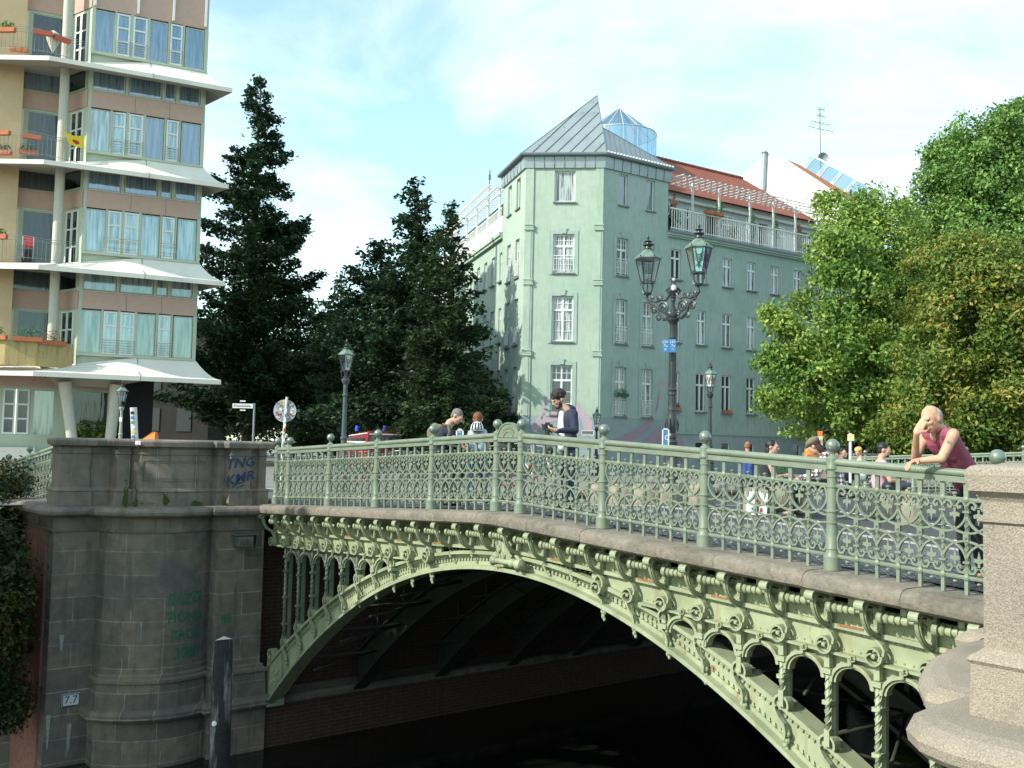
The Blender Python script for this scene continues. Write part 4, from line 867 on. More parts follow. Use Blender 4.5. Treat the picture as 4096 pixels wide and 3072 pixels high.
# flower boxes, plants
def foliage(b, c, r, n, s, rnd=None, mi=0, flat=1.0):
    g = rnd or random
    for i in range(n):
        d = Vector((g.gauss(0, 1), g.gauss(0, 1), g.gauss(0, 1))).normalized()*(g.random()**.4); p = Vector(c)+Vector((d.x*r[0], d.y*r[1], d.z*r[2])); u = Vector((g.gauss(0, 1), g.gauss(0, 1), g.gauss(0, .6))).normalized(); w_ = u.orthogonal().normalized(); L = s*g.uniform(.6, 1.3)
        b.add([p-u*L, p+w_*L*.55, p+u*L, p-w_*L*.55], [(0, 1, 2, 3)], mi)
LG = leafmat('balcony_leaves', (.04, .10, .02), (.12, .22, .05)); LR = leafmat('geranium_leaves', (.05, .12, .03), (.25, .10, .04)); TERR = mat('terracotta', (.42, .14, .06), .8, var=.15)
def planter(P, w_, m, label, rz=0, grow=LG, h=.16, gr=.16, group=None, d=.2, cat='planter'):
    t = thing('flower_box', label, cat, loc=P, rz=rz, group=group); b = MB(); b.prism([(-w_/2+.02, 0), (w_/2-.02, 0), (w_/2, h), (-w_/2, h)], -d/2, d/2); b.build('box', m, t)
    if grow: b = MB(); foliage(b, (0, 0, h+gr*.6), (w_*.48, d*.6, gr), int(40+w_*90), .05); b.build('plants', grow, t, recalc=False)
    return t
aR = -A1+PI/2
planter(wpt(TR, 1.26, -.12, 2.55), .85, mat('green_box', (.02, .08, .05), .6), 'dark green flower box on the window rail low on the green house, with lush plants', aR)
planter(wpt(TR, 8.97, -.0, 1.97), .62, TERR, 'plain red box on a first floor sill of the green wing', aR, grow=None, h=.17)
planter(wpt(TR, 5.2, -.0, 1.99), .5, TERR, 'small terracotta box with a reddish plant on the sill behind the candelabra lamp', aR, grow=LR)
for i, (x, z, w_, lb) in enumerate(((7.1, 12.75, .62, 'left terracotta box hung on the white roof balcony rail of the green house'), (7.85, 12.75, .62, 'right terracotta box hung on the white roof balcony rail of the green house'))): planter(wpt(TR, x, -.33, z), w_, TERR, lb, aR, gr=.22, group='boxes on the roof balcony rail')
def climber(x, z0, z1, r, label, m=LG, y=.3, T=TR, cat='plant'):
    t = thing('potted_plant', label, cat, loc=wpt(T, x, y, z0), rz=aR); b = MB(); b.lathe([(.1, 0), (.15, .25)], (0, 0, 0), 10); b.build('pot', TERR, t); b = MB(); foliage(b, (0, 0, .25+(z1-z0)*.5), (r, r, (z1-z0)*.5), int(150+260*r*(z1-z0)*3), .07); b.build('foliage', m, t, recalc=False)
climber(8.55, 12.2, 13.8, .28, 'dense columnar green shrub on the roof balcony between two pergola posts')
climber(11.2, 11.6, 13.5, .25, 'airy green climber on the roof balcony, right of the dark open door')
climber(13.1, 11.6, 13.6, .22, 'tall slim climbing plant near the middle right of the roof balcony')
climber(15.2, 11.6, 13.4, .22, 'yellowing climber near the right end of the roof balcony', LR)
climber(5.3, 11.6, 12.6, .3, 'leafy low plant behind the left end of the roof balcony rail')
climber(9.6, 11.6, 12.4, .35, 'bushy low plant behind the middle of the roof balcony rail')
t = thing('potted_plant', 'round green hanging bush in a pot on the shaded left face of the tower', 'plant', loc=wpt(TL, -2.7, -.2, 2.4)); b = MB(); b.lathe([(.08, -.25), (.18, 0)], (0, 0, 0), 10); b.build('pot', mat('dark_pot', (.05, .05, .05), .8), t); b = MB(); foliage(b, (0, 0, .25), (.4, .4, .35), 260, .08); b.build('foliage', LG, t, recalc=False)
# --- neighbouring house with white gable wall
TN = TR @ Matrix.Translation((17.6, 0, 0)) @ Matrix.Rotation(PI/2, 4, 'Z')      # x runs into the block
nb = thing('neighbour_building', 'white gabled house behind the green wing with orange roof tiles and glazed rooflights', 'building', T=TR @ Matrix.Translation((17.6, 3, -1.33))); nbi = (TR @ Matrix.Translation((17.6, 3, -1.33))).inverted()
def hn(u, v): p = hit(TR, 0, 21.0, u, v); return (p.y, p.z)
WHR = mat('white_gable_render', (.78, .78, .75), .9, var=.05, vs=1)
poly = [hn(738, 179), hn(763, 157), hn(767, 151.5), hn(783, 159), hn(815, 180), hn(845, 200), hn(870, 212)]; poly = poly+[(poly[-1][0], 5), (poly[0][0], 5)]
b = MB(); b.add([(21.0, y, z) for y, z in poly]+[(21.4, y, z) for y, z in poly], [list(range(len(poly))), list(range(len(poly), 2*len(poly)))]+[(i, (i+1) % len(poly), len(poly)+(i+1) % len(poly), len(poly)+i) for i in range(len(poly))]); b.build('gable_wall', WHR, nb, nbi @ TR)
b = MB(); p2 = [hn(769, 183), hn(776, 179), hn(808, 196), hn(830, 211), hn(815, 214)]
p2 = [((hit(TR, 0, 16.6, u, v).y), hit(TR, 0, 16.6, u, v).z) for u, v in ((768, 184), (775, 180), (800, 192), (832, 211), (822, 216), (790, 200))]
b.add([(16.6, y, z) for y, z in p2]+[(16.9, y, z) for y, z in p2], [list(range(6)), list(range(6, 12))]+[(i, (i+1) % 6, 6+(i+1) % 6, 6+i) for i in range(6)]); b.build('low_parapet', WHR, nb, nbi @ TR)
def hq(u, v, s): p = hit(TR, 0, s, u, v); return p
b = MB(); q = [hq(783, 158, 21.45), hq(800, 165, 23.5), hq(884, 215, 23.5), hq(862, 208, 21.45)]; b.add(q, [(0, 1, 2, 3)]); q2 = [p+Vector((.0, .12, -.18)) for p in q]; b.add(q+q2, [(0, 1, 5, 4), (1, 2, 6, 5), (2, 3, 7, 6), (3, 0, 4, 7), (4, 5, 6, 7)]); OT = mat('orange_roof_tiles', (.50, .17, .07), .8, var=.2, vs=6, bump=.8, bs=20, brick=(.3, .3, (.26, .08, .04), .03, (.42, .14, .06))); b.build('tiled_roof', OT, nb, nbi @ TR)
b = MB(); fr_ = MB()
for i in range(5):
    t = i/5; a0_ = Vector((804, 171)).lerp(Vector((872, 212)), t); a1_ = Vector((804, 171)).lerp(Vector((872, 212)), t+.17); c0 = Vector((815, 157)).lerp(Vector((886, 195)), t); c1 = Vector((815, 157)).lerp(Vector((886, 195)), t+.17)
    q = [hq(a0_.x, a0_.y, 23.6), hq(a1_.x, a1_.y, 23.6), hq(c1.x, c1.y, 25.4), hq(c0.x, c0.y, 25.4)]; b.add(q, [(0, 1, 2, 3)])
    for k in range(4): fr_.tube([q[k], q[(k+1) % 4]], .07, 4)
    if i > -1: top = (q[3]+q[0])/2+Vector((0, 0, .55)); b.add([q[0], q[3], top], [(0, 1, 2)])
fo = fr_.build('rooflight_frame', WHP, nb, nbi @ TR); b.build('rooflight_glass', clearglass('rooflight_glass', (.5, .68, .72), .35), fo, recalc=False)
b = MB(); p = hq(763, 190, 20.8); q = hq(764.5, 153, 20.8); b.tube([p, q], .16, 12); b.tube([q, q+Vector((0, 0, .12))], [.24, .18], 12); b.build('flue_pipe', ZINC, nb, nbi @ TR)
an = thing('roof_antenna', 'tall television antenna with a round dish on the roof behind the white gable', 'antenna', loc=at(821, 161, 73)); h_ = at(819, 109, 73).z-at(821, 161, 73).z; AM = mat('antenna_metal', (.12, .13, .15), .5, .4)
b = MB(); b.tube([(0, 0, -2), (-.1, 0, h_)], .035, 6); b.build('mast', AM, an)
b = MB(); 
for z, w_ in ((h_*.72, .7), (h_*.60, .9), (h_*.99, .25), (h_*.86, .3)):
    b.tube([(-w_, 0, z+.25*w_), (w_, 0, z-.15*w_)], .02, 4)
    for k in range(6): x = -w_+2*w_*k/5; b.tube([(x, -.15, z+.05-.2*x*.5+.1), (x, .15, z+.05-.2*x*.5-.15)], .012, 4)
b.build('elements', AM, an)
b = MB(); b.lathe([(.02, .1), (.25, .02), (.38, -.1), (.40, -.11), (.27, -.0), (.02, .08)], (.1, -.1, .2), 14, 0, 'y'); b.build('dish', mat('grey_dish', (.2, .22, .25), .5), an)
an2 = thing('roof_antenna', 'thin antenna pole above the left wing of the green house', 'antenna', loc=at(489, 210, 62)); b = MB(); b.tube([(0, 0, -1), (0, 0, at(488.5, 170, 62).z-at(489, 210, 62).z)], .04, 6); b.box((0, 0, 2.1), (.14, .14, .3)); b.tube([(-.25, 0, 1.5), (.1, 0, 1.35)], .02, 4); b.build('mast', AM, an2)
# ------------------------------------------------------------------ left apartment house with flared canopies
PB = at(89, 430, 46.0); PB = Vector((PB.x, PB.y, 0)); AB = R(63.6); TB = frame_at(PB, AB)
lb = thing('canopied_apartment_house', 'tall cream apartment house with white flared canopies between storeys and peach panels', 'apartment building', loc=(PB.x, PB.y, EYE-1.33)); lbi = Matrix.Translation((-PB.x, -PB.y, -(EYE-1.33)))
def lpart(mb, name, m, T=None, par=None, recalc=True): return mb.build(name, m, par or lb, (lbi @ (T or TB)) if par is None else None, recalc=recalc)
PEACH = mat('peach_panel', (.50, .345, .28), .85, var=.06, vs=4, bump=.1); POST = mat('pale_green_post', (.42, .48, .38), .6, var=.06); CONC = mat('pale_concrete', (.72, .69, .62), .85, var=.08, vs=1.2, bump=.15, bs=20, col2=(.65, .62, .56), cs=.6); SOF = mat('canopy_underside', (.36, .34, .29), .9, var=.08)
YEL = mat('yellow_render', (.56, .42, .25), .9, var=.08, vs=2, bump=.3, bs=20); DKF = mat('dark_flashing', (.06, .07, .08), .5); CREAMC = mat('cream_column', (.50, .49, .42), .9, var=.08)
GLT = glassmat('teal_curtained_glass', (.46, .57, .59), .06, dark=(.17, .25, .235), fac=.30); GLS = glassmat('sky_reflecting_glass', (.42, .53, .64), .05, dark=(.09, .14, .18), fac=.42); GLC = glassmat('pale_curtained_glass', (.45, .58, .64), .06, dark=(.28, .38, .38), fac=.34); GLK = glassmat('shaded_glass', (.25, .30, .32), .06, dark=(.02, .03, .03), fac=.2)  # GLS: some of the blue sky reflection is painted into its base colour
ZS = [3.74, 8.46, 13.18, 17.90]; SW = 1.8                  # sill heights; depth of the recess
PLAN_L = -.68; PLAN_R = 4.57
def canopy(zb, name='canopy'):
    """flared slab: high at the wall, thin rim far out"""
    b = MB(); zt = zb-.04; zo = zb-1.16; O = 1.15
    rim = [(-7.6, 1.5), (-5.0, .05), (-2.45, -O-.1), (1.9, -O-.1), (PLAN_R+1.05, -O), (PLAN_R+.25, 1.4)]
    inn = [(-7.6, 1.9), (-5.0, 1.3), (-1.6, .15), (1.9, -.02), (PLAN_R+.02, -.02), (PLAN_R+.02, 1.4)]
    zin = [zo+.42, zo+.42, zo+.55, zt, zt, zt]
    vs = []; n = len(rim); K = 6
    for i in range(n):
        for k in range(K+1):
            t = k/K; x = inn[i][0]+(rim[i][0]-inn[i][0])*t; y = inn[i][1]+(rim[i][1]-inn[i][1])*t; z = zin[i]+(zo+.18-zin[i])*(1-(1-t)**1.7); vs.append((x, y, z))
    b.add(vs, [(i*(K+1)+k, i*(K+1)+k+1, (i+1)*(K+1)+k+1, (i+1)*(K+1)+k) for i in range(n-1) for k in range(K)], 0, False)
    top = [(x, y, zo+.18) for x, y in rim]; bot = [(x, y, zo-.03) for x, y in rim]; b.add(top+bot, [(i, i+1, n+i+1, n+i) for i in range(n-1)])
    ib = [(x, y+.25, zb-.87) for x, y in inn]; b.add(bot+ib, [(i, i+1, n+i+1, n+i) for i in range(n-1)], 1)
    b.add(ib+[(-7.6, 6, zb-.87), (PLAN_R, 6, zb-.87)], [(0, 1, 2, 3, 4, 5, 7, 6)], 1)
    b.tube([(1.95, -.05, zt+.01), (1.95, -.5, zt-.62), (2.0, -1.25, zo+.19), (2.0, -1.262, zo-.03)], .012, 4, 2)
    o = lpart(b, name, [CONC, SOF, DKF], recalc=False); return o
for zb in ZS: canopy(zb)
def leftwin(par, x0, x1, z0, z1, y, kind, gl, opened=0):
    """pane in a pale post frame; 'c' = narrow white casement with bars, 'f' = fixed sheet"""
    f = MB()
    if kind == 'f':
        t = .05
        for a, c, e, g in ((x0, x0+t, z0, z1), (x1-t, x1, z0, z1), (x0+t, x1-t, z0, z0+t), (x0+t, x1-t, z1-t, z1)): f.box2((a, y-.02, e), (c, y+.05, g))
        fm = POST
    else:
        t = .075; f.box2((x0, y-.06, z0), (x0+t, y+.02, z1)); f.box2((x1-t, y-.06, z0), (x1, y+.02, z1))
        for k in range(4): z = z0+(z1-z0-t)*k/3; f.box2((x0+t, y-.05, z), (x1-t, y+.02, z+t))
        fm = WHF
    g = MB(); g.add([(x0+.03, y, z0+.03), (x1-.03, y, z0+.03), (x1-.03, y, z1-.03), (x0+.03, y, z1-.03)], [(0, 1, 2, 3)])
    if opened:
        T_ = Matrix.Translation((x1, y, 0)) @ Matrix.Rotation(R(-opened), 4, 'Z') @ Matrix.Translation((-x1, -y, 0))
        for m_ in (f, g): m_.v = [tuple(T_ @ Vector(v)) for v in m_.v]
    o = f.build('window', fm, par); o.data.transform(Matrix.Identity(4)); g.build('pane', gl, o, recalc=False); return o
for k, zb in enumerate(ZS+[22.62]):
    st = lpart(MB().box2((PLAN_L, .12, zb-1.0), (PLAN_R, .2, zb-.06)), 'storey_wall', POST) if k < 4 else None
    if k < 4:
        P = [GLT, GLC, GLC, GLS][k]; Q = [GLT, GLC, GLS, GLS][k]; top = zb+2.07
        for i, (a, c, kd) in enumerate(((-.60, .30, 'f'), (.39, .98, 'c'), (1.12, 1.74, 'c'), (1.84, 2.68, 'f'), (2.80, 3.36, 'c'), (3.50, 4.38, 'f'))): leftwin(st, a, c, zb+.04, top-.03, .02 if kd == 'f' else -.02, kd, (P if i not in (3, 5) else Q) if kd == 'f' else [GLC, GLC, GLC, GLS][k], 12 if (k == 2 and i == 1) else 0)
        b = MB()
        for x in (-.68, .30, .99, 1.74, 2.70, 3.38, 4.40): b.box2((x, -.07, zb-.05), (x+(.08 if x not in (4.40, 1.74, .99, -.68) else .13 if x != 4.40 else .17), .12, top+.02))
        b.box2((PLAN_L, -.09, zb-.07), (PLAN_R, .1, zb+.03)); lpart(b, 'posts', POST)
        b = MB()     # guard rails on the narrow casements
        for a, c in ((.39, .98), (1.12, 1.74), (2.80, 3.36)):
            for z in (.14, .24, .34, .46, .58, .70) if k != 1 else (.14, .30, .58, .74): b.tube([(a-.04, -.05, zb+z), (a-.03, -.14, zb+z), (a+.06, -.17, zb+z), (c-.06, -.17, zb+z), (c+.05, -.14, zb+z), (c+.06, -.05, zb+z)], .011, 4)
        lpart(b, 'guard_rail', mat('grey_rail', (.22, .25, .24), .5))
        b = MB()
        if k < 3:
            b.box2((PLAN_L+.12, -.05, top+.03), (4.44, .1, top+.82)); 
            for x in (1.36, 2.92): b.box2((x-.008, -.054, top+.03), (x+.008, -.05, top+.82), 1)
            b.box2((PLAN_L+.1, -.11, top+.82), (4.46, .1, top+.87), 2)
        else:
            b.box2((PLAN_L+.12, -.05, top+.03), (4.44, .1, top+3)); 
            for x in (-.6, 1.3, 2.9, 4.4): b.box2((x-.05, -.22, top+.1), (x+.05, -.05, top+3), 3)
        lpart(b, 'spandrel_panel', [PEACH, DKF, mat('ledge', (.45, .46, .44), .6), WHP])
        if k < 3:
            z0, z1 = top+.88, zb+3.86
            for a, c in ((-.55, .88), (1.05, 2.52), (2.66, 3.16), (3.32, 4.30)): leftwin(st, a, c, z0+.02, z1, .03, 'f', [GLT, GLS, GLS, GLS][k])
            for x in (-.66, .90, 2.54, 3.18, 4.32): lpart(MB().box2((x, -.03, z0), (x+.13, .12, z1+.1)), 'post', POST)
        lpart(MB().box2((-.70, -.05, zb-.1), (-.55, .12, zb+4.0)), 'corner_post', POST); lpart(MB().box2((4.40, .0, zb-.1), (4.57, 5, zb+4.0)), 'return_wall', POST)
        lpart(MB().box2((-.6, .6, zb-.2), (4.4, .7, zb+4)), 'curtain_backing', mat('room_dark', (.05, .07, .07), .9, var=.0))
        # recess behind the balcony: side wall, back wall, column
        rz0 = zb-.70; TS = Matrix.Translation((-.68, 0, 0)) @ Matrix.Rotation(R(118), 4, 'Z')     # x runs back-left
        b = MB(); hs = [(.45, 1.25, rz0, zb+2.0), (.2, 1.5, top+.9, zb+3.84)]
        b2 = MB(); b.box2((0,0,0),(0,0,0)) if 0 else None; wallgrid(b2, 0, 1.9, rz0, zb+4.2, [(.35, 1.35, rz0+.1, zb+2.02), (.15, 1.7, top+.9, zb+3.84)], depth=-.1)
        b2.box2((.05, -.0, top+.05), (1.85, .05, top+.82), 1)
        sw_ = lpart(b2, 'recess_side_wall', [POST, PEACH], TB @ TS, recalc=True)
        leftwin(sw_, .35, .85, rz0+.1, zb+2.0, .03, 'c', GLK); leftwin(sw_, .87, 1.35, rz0+.1, zb+2.0, .03, 'c', GLK); leftwin(sw_, .15, 1.7, top+.9, zb+3.9, .03, 'f', GLK)
        yb = 1.75; hb = [(-5.0, -4.35, rz0, zb+2.0), (-4.2, -3.35, rz0, zb+2.0), (-3.2, -1.7, rz0, zb+2.0), (-5.0, -4.45, top+.9, zb+3.84), (-4.3, -1.7, top+.9, zb+3.84)]
        b = MB(); wallgrid(b, -5.2, -1.55, rz0, zb+4.2, hb, y=yb, depth=.1); b.box2((-5.15, yb-.04, top+.04), (-1.6, yb, top+.82), 1); b.box2((-5.15, yb-.1, top+.82), (-1.6, yb, top+.87), 1)
        bw = lpart(b, 'recess_back_wall', [POST, PEACH]); 
        leftwin(bw, -5.0, -4.35, rz0, zb+2.0, yb+.05, 'f', GLS if k > 0 else GLK); leftwin(bw, -4.2, -3.35, rz0, zb+2.0, yb+.05, 'c', [GLS, GLC, GLS, GLK][k]); leftwin(bw, -3.2, -1.7, rz0, zb+2.0, yb+.05, 'f', GLK)
        leftwin(bw, -5.0, -4.45, top+.9, zb+3.9, yb+.05, 'f', GLS if k else GLK); leftwin(bw, -4.3, -1.7, top+.9, zb+3.9, yb+.05, 'f', GLS if k > 1 else GLK)
        b = MB(); b.lathe([(.21, rz0-.1), (.21, zb+4.0)], (-1.72, .35, 0), 20); lpart(b, 'column', CREAMC)
b = MB(); YX = hit(TB, 1, 1.2, 17.5, 200).x; b.box2((YX, 1.2, 2.9), (-12, 5, 24)); lpart(b, 'stair_tower', YEL)
# balconies
def balcony(k, solid=False):
    zb = ZS[k]-.72; b = MB(); P = [(-6.3, .9), (-5.0, .25), (-3.6, -.6), (-2.35, -.72), (-.85, -.02)]
    def lerp(t):
        L = [0]
        for i in range(len(P)-1): L.append(L[-1]+math.dist(P[i], P[i+1]))
        d = t*L[-1]
        for i in range(len(P)-1):
            if d <= L[i+1]+1e-9: s_ = (d-L[i])/(L[i+1]-L[i]); return (P[i][0]+(P[i+1][0]-P[i][0])*s_, P[i][1]+(P[i+1][1]-P[i][1])*s_)
    if solid:
        for i in range(len(P)-1):
            a, c = P[i], P[i+1]; b.add([(a[0], a[1], zb), (c[0], c[1], zb), (c[0], c[1], zb+1.12), (a[0], a[1], zb+1.12), (a[0], a[1]+.05, zb), (c[0], c[1]+.05, zb), (c[0], c[1]+.05, zb+1.12), (a[0], a[1]+.05, zb+1.12)], [(0, 1, 2, 3), (4, 7, 6, 5), (3, 2, 6, 7), (0, 4, 5, 1)])
        o = lpart(b, 'reed_screen', mat('reed_screen', (.42, .33, .15), .95, var=.2, vs=20, bump=.6, bs=50, streak=((.26, .19, .08), .6)))
    else:
        for i in range(34): x, y = lerp(i/33); b.tube([(x, y, zb), (x, y, zb+(.85 if i % 3 else .95))], .011 if i % 5 else .022, 4)
        for z in (.1, .85, .95, 1.05): b.tube([(*lerp(i/16), zb+z+(.05*math.sin(i*.9) if z > .9 else 0)) for i in range(17)], .013, 4)
        lpart(b, 'balcony_railing', mat('grey_rail', (.22, .25, .24), .5))
    return lerp, zb
RED = mat('red_box', (.40, .09, .05), .7); GRY2 = mat('white_pot', (.6, .6, .58), .7)
aB = -AB+PI/2; random.seed(11)
spec = {3: [(.25, .80, TERR, LG), (.40, .80, TERR, LG), (.66, .80, RED, None), (.80, .72, RED, None), (.2, .02, TERR, LR), (.5, .02, TERR, None)],
        2: [(.22, .70, TERR, None), (.40, .82, TERR, None), (.62, .72, TERR, None), (.28, .02, TERR, LG), (.42, .02, RED, LG), (.60, .1, TERR, LG)],
        1: [(.20, .72, TERR, LG), (.42, .86, TERR, LG), (.1, .02, TERR, LG)],
        0: [(.25, 1.08, TERR, LG), (.42, 1.10, TERR, LG), (.66, 1.08, TERR, LG), (.84, 1.0, TERR, LR)]}
SN = {0: 'reed screened first', 1: 'second', 2: 'third', 3: 'top'}; posn = ['leftmost', 'second', 'third', 'fourth', 'fifth', 'rightmost']
for k in range(4):
    lp_, zb = balcony(k, k == 0)
    for i, (t_, dz, m_, gr_) in enumerate(spec[k]):
        x, y = lp_(t_); x2, y2 = lp_(min(t_+.03, 1)); rz = math.atan2(y2-y, x2-x); inn = .14 if dz > .5 else .3
        planter(wpt(TB, x, y+inn-(.2 if dz > .5 else 0), zb+dz), .78 if k else 1.25, m_, '%s box %s on the %s balcony of the canopied house' % (['orange terracotta', 'dark red'][m_ is RED], ('with plants, ' if gr_ else 'without plants, ')+posn[i], SN[k]), aB+rz, gr_, h=.2, gr=.2 if k else .3, group='flower boxes on the balconies of the canopied house')
# flag on the third balcony
lp_, zb = lp_, ZS[2]-.72
FL = mat('yellow_flag_cloth', (.72, .55, .03), .8, var=.08); FR_ = mat('red_flag_print', (.50, .03, .03), .8)
b = MB(); n = 20; A_ = hit(TB, 1, -.45, 63, 131); B_ = hit(TB, 1, -.1, 83, 135); C2 = hit(TB, 1, -.1, 84.5, 149); D_ = hit(TB, 1, -.45, 69, 144); vs = []
for i in range(n+1):
    for j in range(n+1):
        s_, t_ = i/n, j/n; p = (A_*(1-s_)+B_*s_)*(1-t_)+(D_*(1-s_)+C2*s_)*t_; vs.append(p+Vector((0, -.06*math.sin(5*s_+3*t_), -.12*math.sin(PI*s_)*(1-t_))))
fs = [(i*(n+1)+j, (i+1)*(n+1)+j, (i+1)*(n+1)+j+1, i*(n+1)+j+1) for i in range(n) for j in range(n)]
b.v = vs; b.f = fs; b.m = [1 if ((i+.5)/n-.55)**2+((j+.5)/n-.55)**2*1.1 < .045 and not (i == 10 and j == 6) else 0 for i in range(n) for j in range(n)]; b.s = [True]*len(fs)
fo = b.build('flag', [FL, FR_], T=TB, recalc=False); tag(fo, 'yellow flag with a red sun-like disc hanging from the third balcony rail', 'flag')
# deck chair and parasol things on balcony 2 / top
ch = thing('folding_chair', 'dark red folding chair standing on the second balcony of the canopied house', 'chair', loc=wpt(TB, -2.9, -.2, ZS[1]-.5), rz=aB)
b = MB(); b.add([(-.22, 0, .45), (.22, 0, .45), (.22, .3, .95), (-.22, .3, .95)], [(0, 1, 2, 3)]); b.build('backrest', mat('red_canvas', (.35, .03, .04), .8), ch); b = MB(); b.box((0, -.15, .42), (.44, .4, .03)); b.build('seat', MATS['red_canvas'], ch)
b = MB()
for s_ in (-.22, .22): b.tube([(s_, -.35, 0), (s_, .3, .95)], .015, 4); b.tube([(s_, .25, 0), (s_, -.3, .45)], .015, 4)
b.build('legs', WHP, ch)
bk_ = thing('folded_parasol', 'pale folded cloth bundle leaning behind the top balcony rail', 'parasol', loc=wpt(TB, -2.3, -.3, ZS[3]-.5)); b = MB(); b.lathe([(.02, 0), (.12, .2), (.3, .6), (.32, .85), (.1, 1.0), (.02, 1.05)], (0, 0, 0), 9); b.build('cloth', mat('pale_cloth', (.55, .54, .48), .9, var=.3, vs=8), bk_)
# ground floor
b = MB(); TG = TB @ Matrix.Translation((0, 1.0, 0))
gz_ = lambda u, v: hit(TB, 1, 1.6, u, v)
ga, gb_, gc, gd, ge = [gz_(u, 420).x for u in (2, 15, 28.5, 32, 54)]; gt, gbm = gz_(20, 389).z, gz_(20, 434).z
wallgrid(b, -9.2, 1.2, -1.4, 2.95, [(ga, gc, gbm, gt), (gd, ge, gbm-.05, gt), (-.9, .9, -.3, 2.1)], y=1.6, depth=.15, mi=0); b.box2((-9, 1.52, 2.2), (1.2, 1.6, 2.95), 1); gf = lpart(b, 'ground_floor_wall', [POST, PEACH])
for a, c, z0, z1, kd, gl in ((ga, gb_-.02, gbm, gt, 'c', GLK), (gb_+.02, gc, gbm, gt, 'c', GLK), (gd, ge, gbm-.05, gt, 'f', GLT), (-.9, .9, -.3, 2.1, 'f', GLK)): leftwin(gf, a, c, z0, z1, 1.62, kd, gl)
lpart(MB().box2((-9.3, .9, -1.4), (-2.2, 1.3, -.62)), 'plinth_wall', CONC)
def taper(p, q, r0, r1): bb = MB(); bb.tube([p, (Vector(p)+Vector(q))/2, q], [r0, (r0+r1)/2*.92, r1], 12); return bb
e1 = hit(TB, 1, .0, 72, 440); f1 = hit(TB, 1, .0, 65, 382); lpart(taper(e1, f1, .24, .30), 'leaning_column', CREAMC)
e2 = hit(TB, 1, .0, 110, 440); f2 = hit(TB, 1, .0, 117, 385); lpart(taper(e2, f2, .24, .32), 'leaning_column', CREAMC)
e3 = hit(TB, 1, 2.0, 97, 440); 
b = MB(); P0_ = [hit(TB, 1, -.3, u, v) for u, v in ((38, 365), (80, 374), (145, 376), (195, 372))]; P1_ = [hit(TB, 1, .3, u, v) for u, v in ((60, 390), (72, 386), (114, 388), (126, 384))]
b.add(P0_+P1_, [(i, i+1, 5+i, 4+i) for i in range(3)]); lpart(b, 'flared_soffit', SOF, recalc=False)
lpart(MB().box2((1.2, 2.2, -1.4), (3.0, 5, 3.0)), 'dark_passage', mat('dark_passage', (.02, .02, .022), .9, var=.2))
climb = thing('climbing_plant', 'leafy climber with yellow touches growing beside the leaning columns of the canopied house', 'plant', loc=wpt(TB, .2, .8, -1.3)); b = MB(); foliage(b, (0, 0, 1.0), (1.35, .5, 1.1), 900, .10); b.build('leaves', leafmat('climber_leaves', (.02, .06, .01), (.10, .20, .03), (.35, .30, .03)), climb, recalc=False)
# background: dim old facade and brick house in the gap below the trees
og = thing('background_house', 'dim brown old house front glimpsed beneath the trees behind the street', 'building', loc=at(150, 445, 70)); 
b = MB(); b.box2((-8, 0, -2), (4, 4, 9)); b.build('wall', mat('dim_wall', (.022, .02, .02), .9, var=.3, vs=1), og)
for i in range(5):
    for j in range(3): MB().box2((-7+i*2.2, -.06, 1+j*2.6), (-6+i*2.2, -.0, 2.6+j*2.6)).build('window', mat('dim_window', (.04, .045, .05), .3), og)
def gpos(u, v, D): p = at(u, v, D); return Vector((p.x, p.y, EYE-1.33))
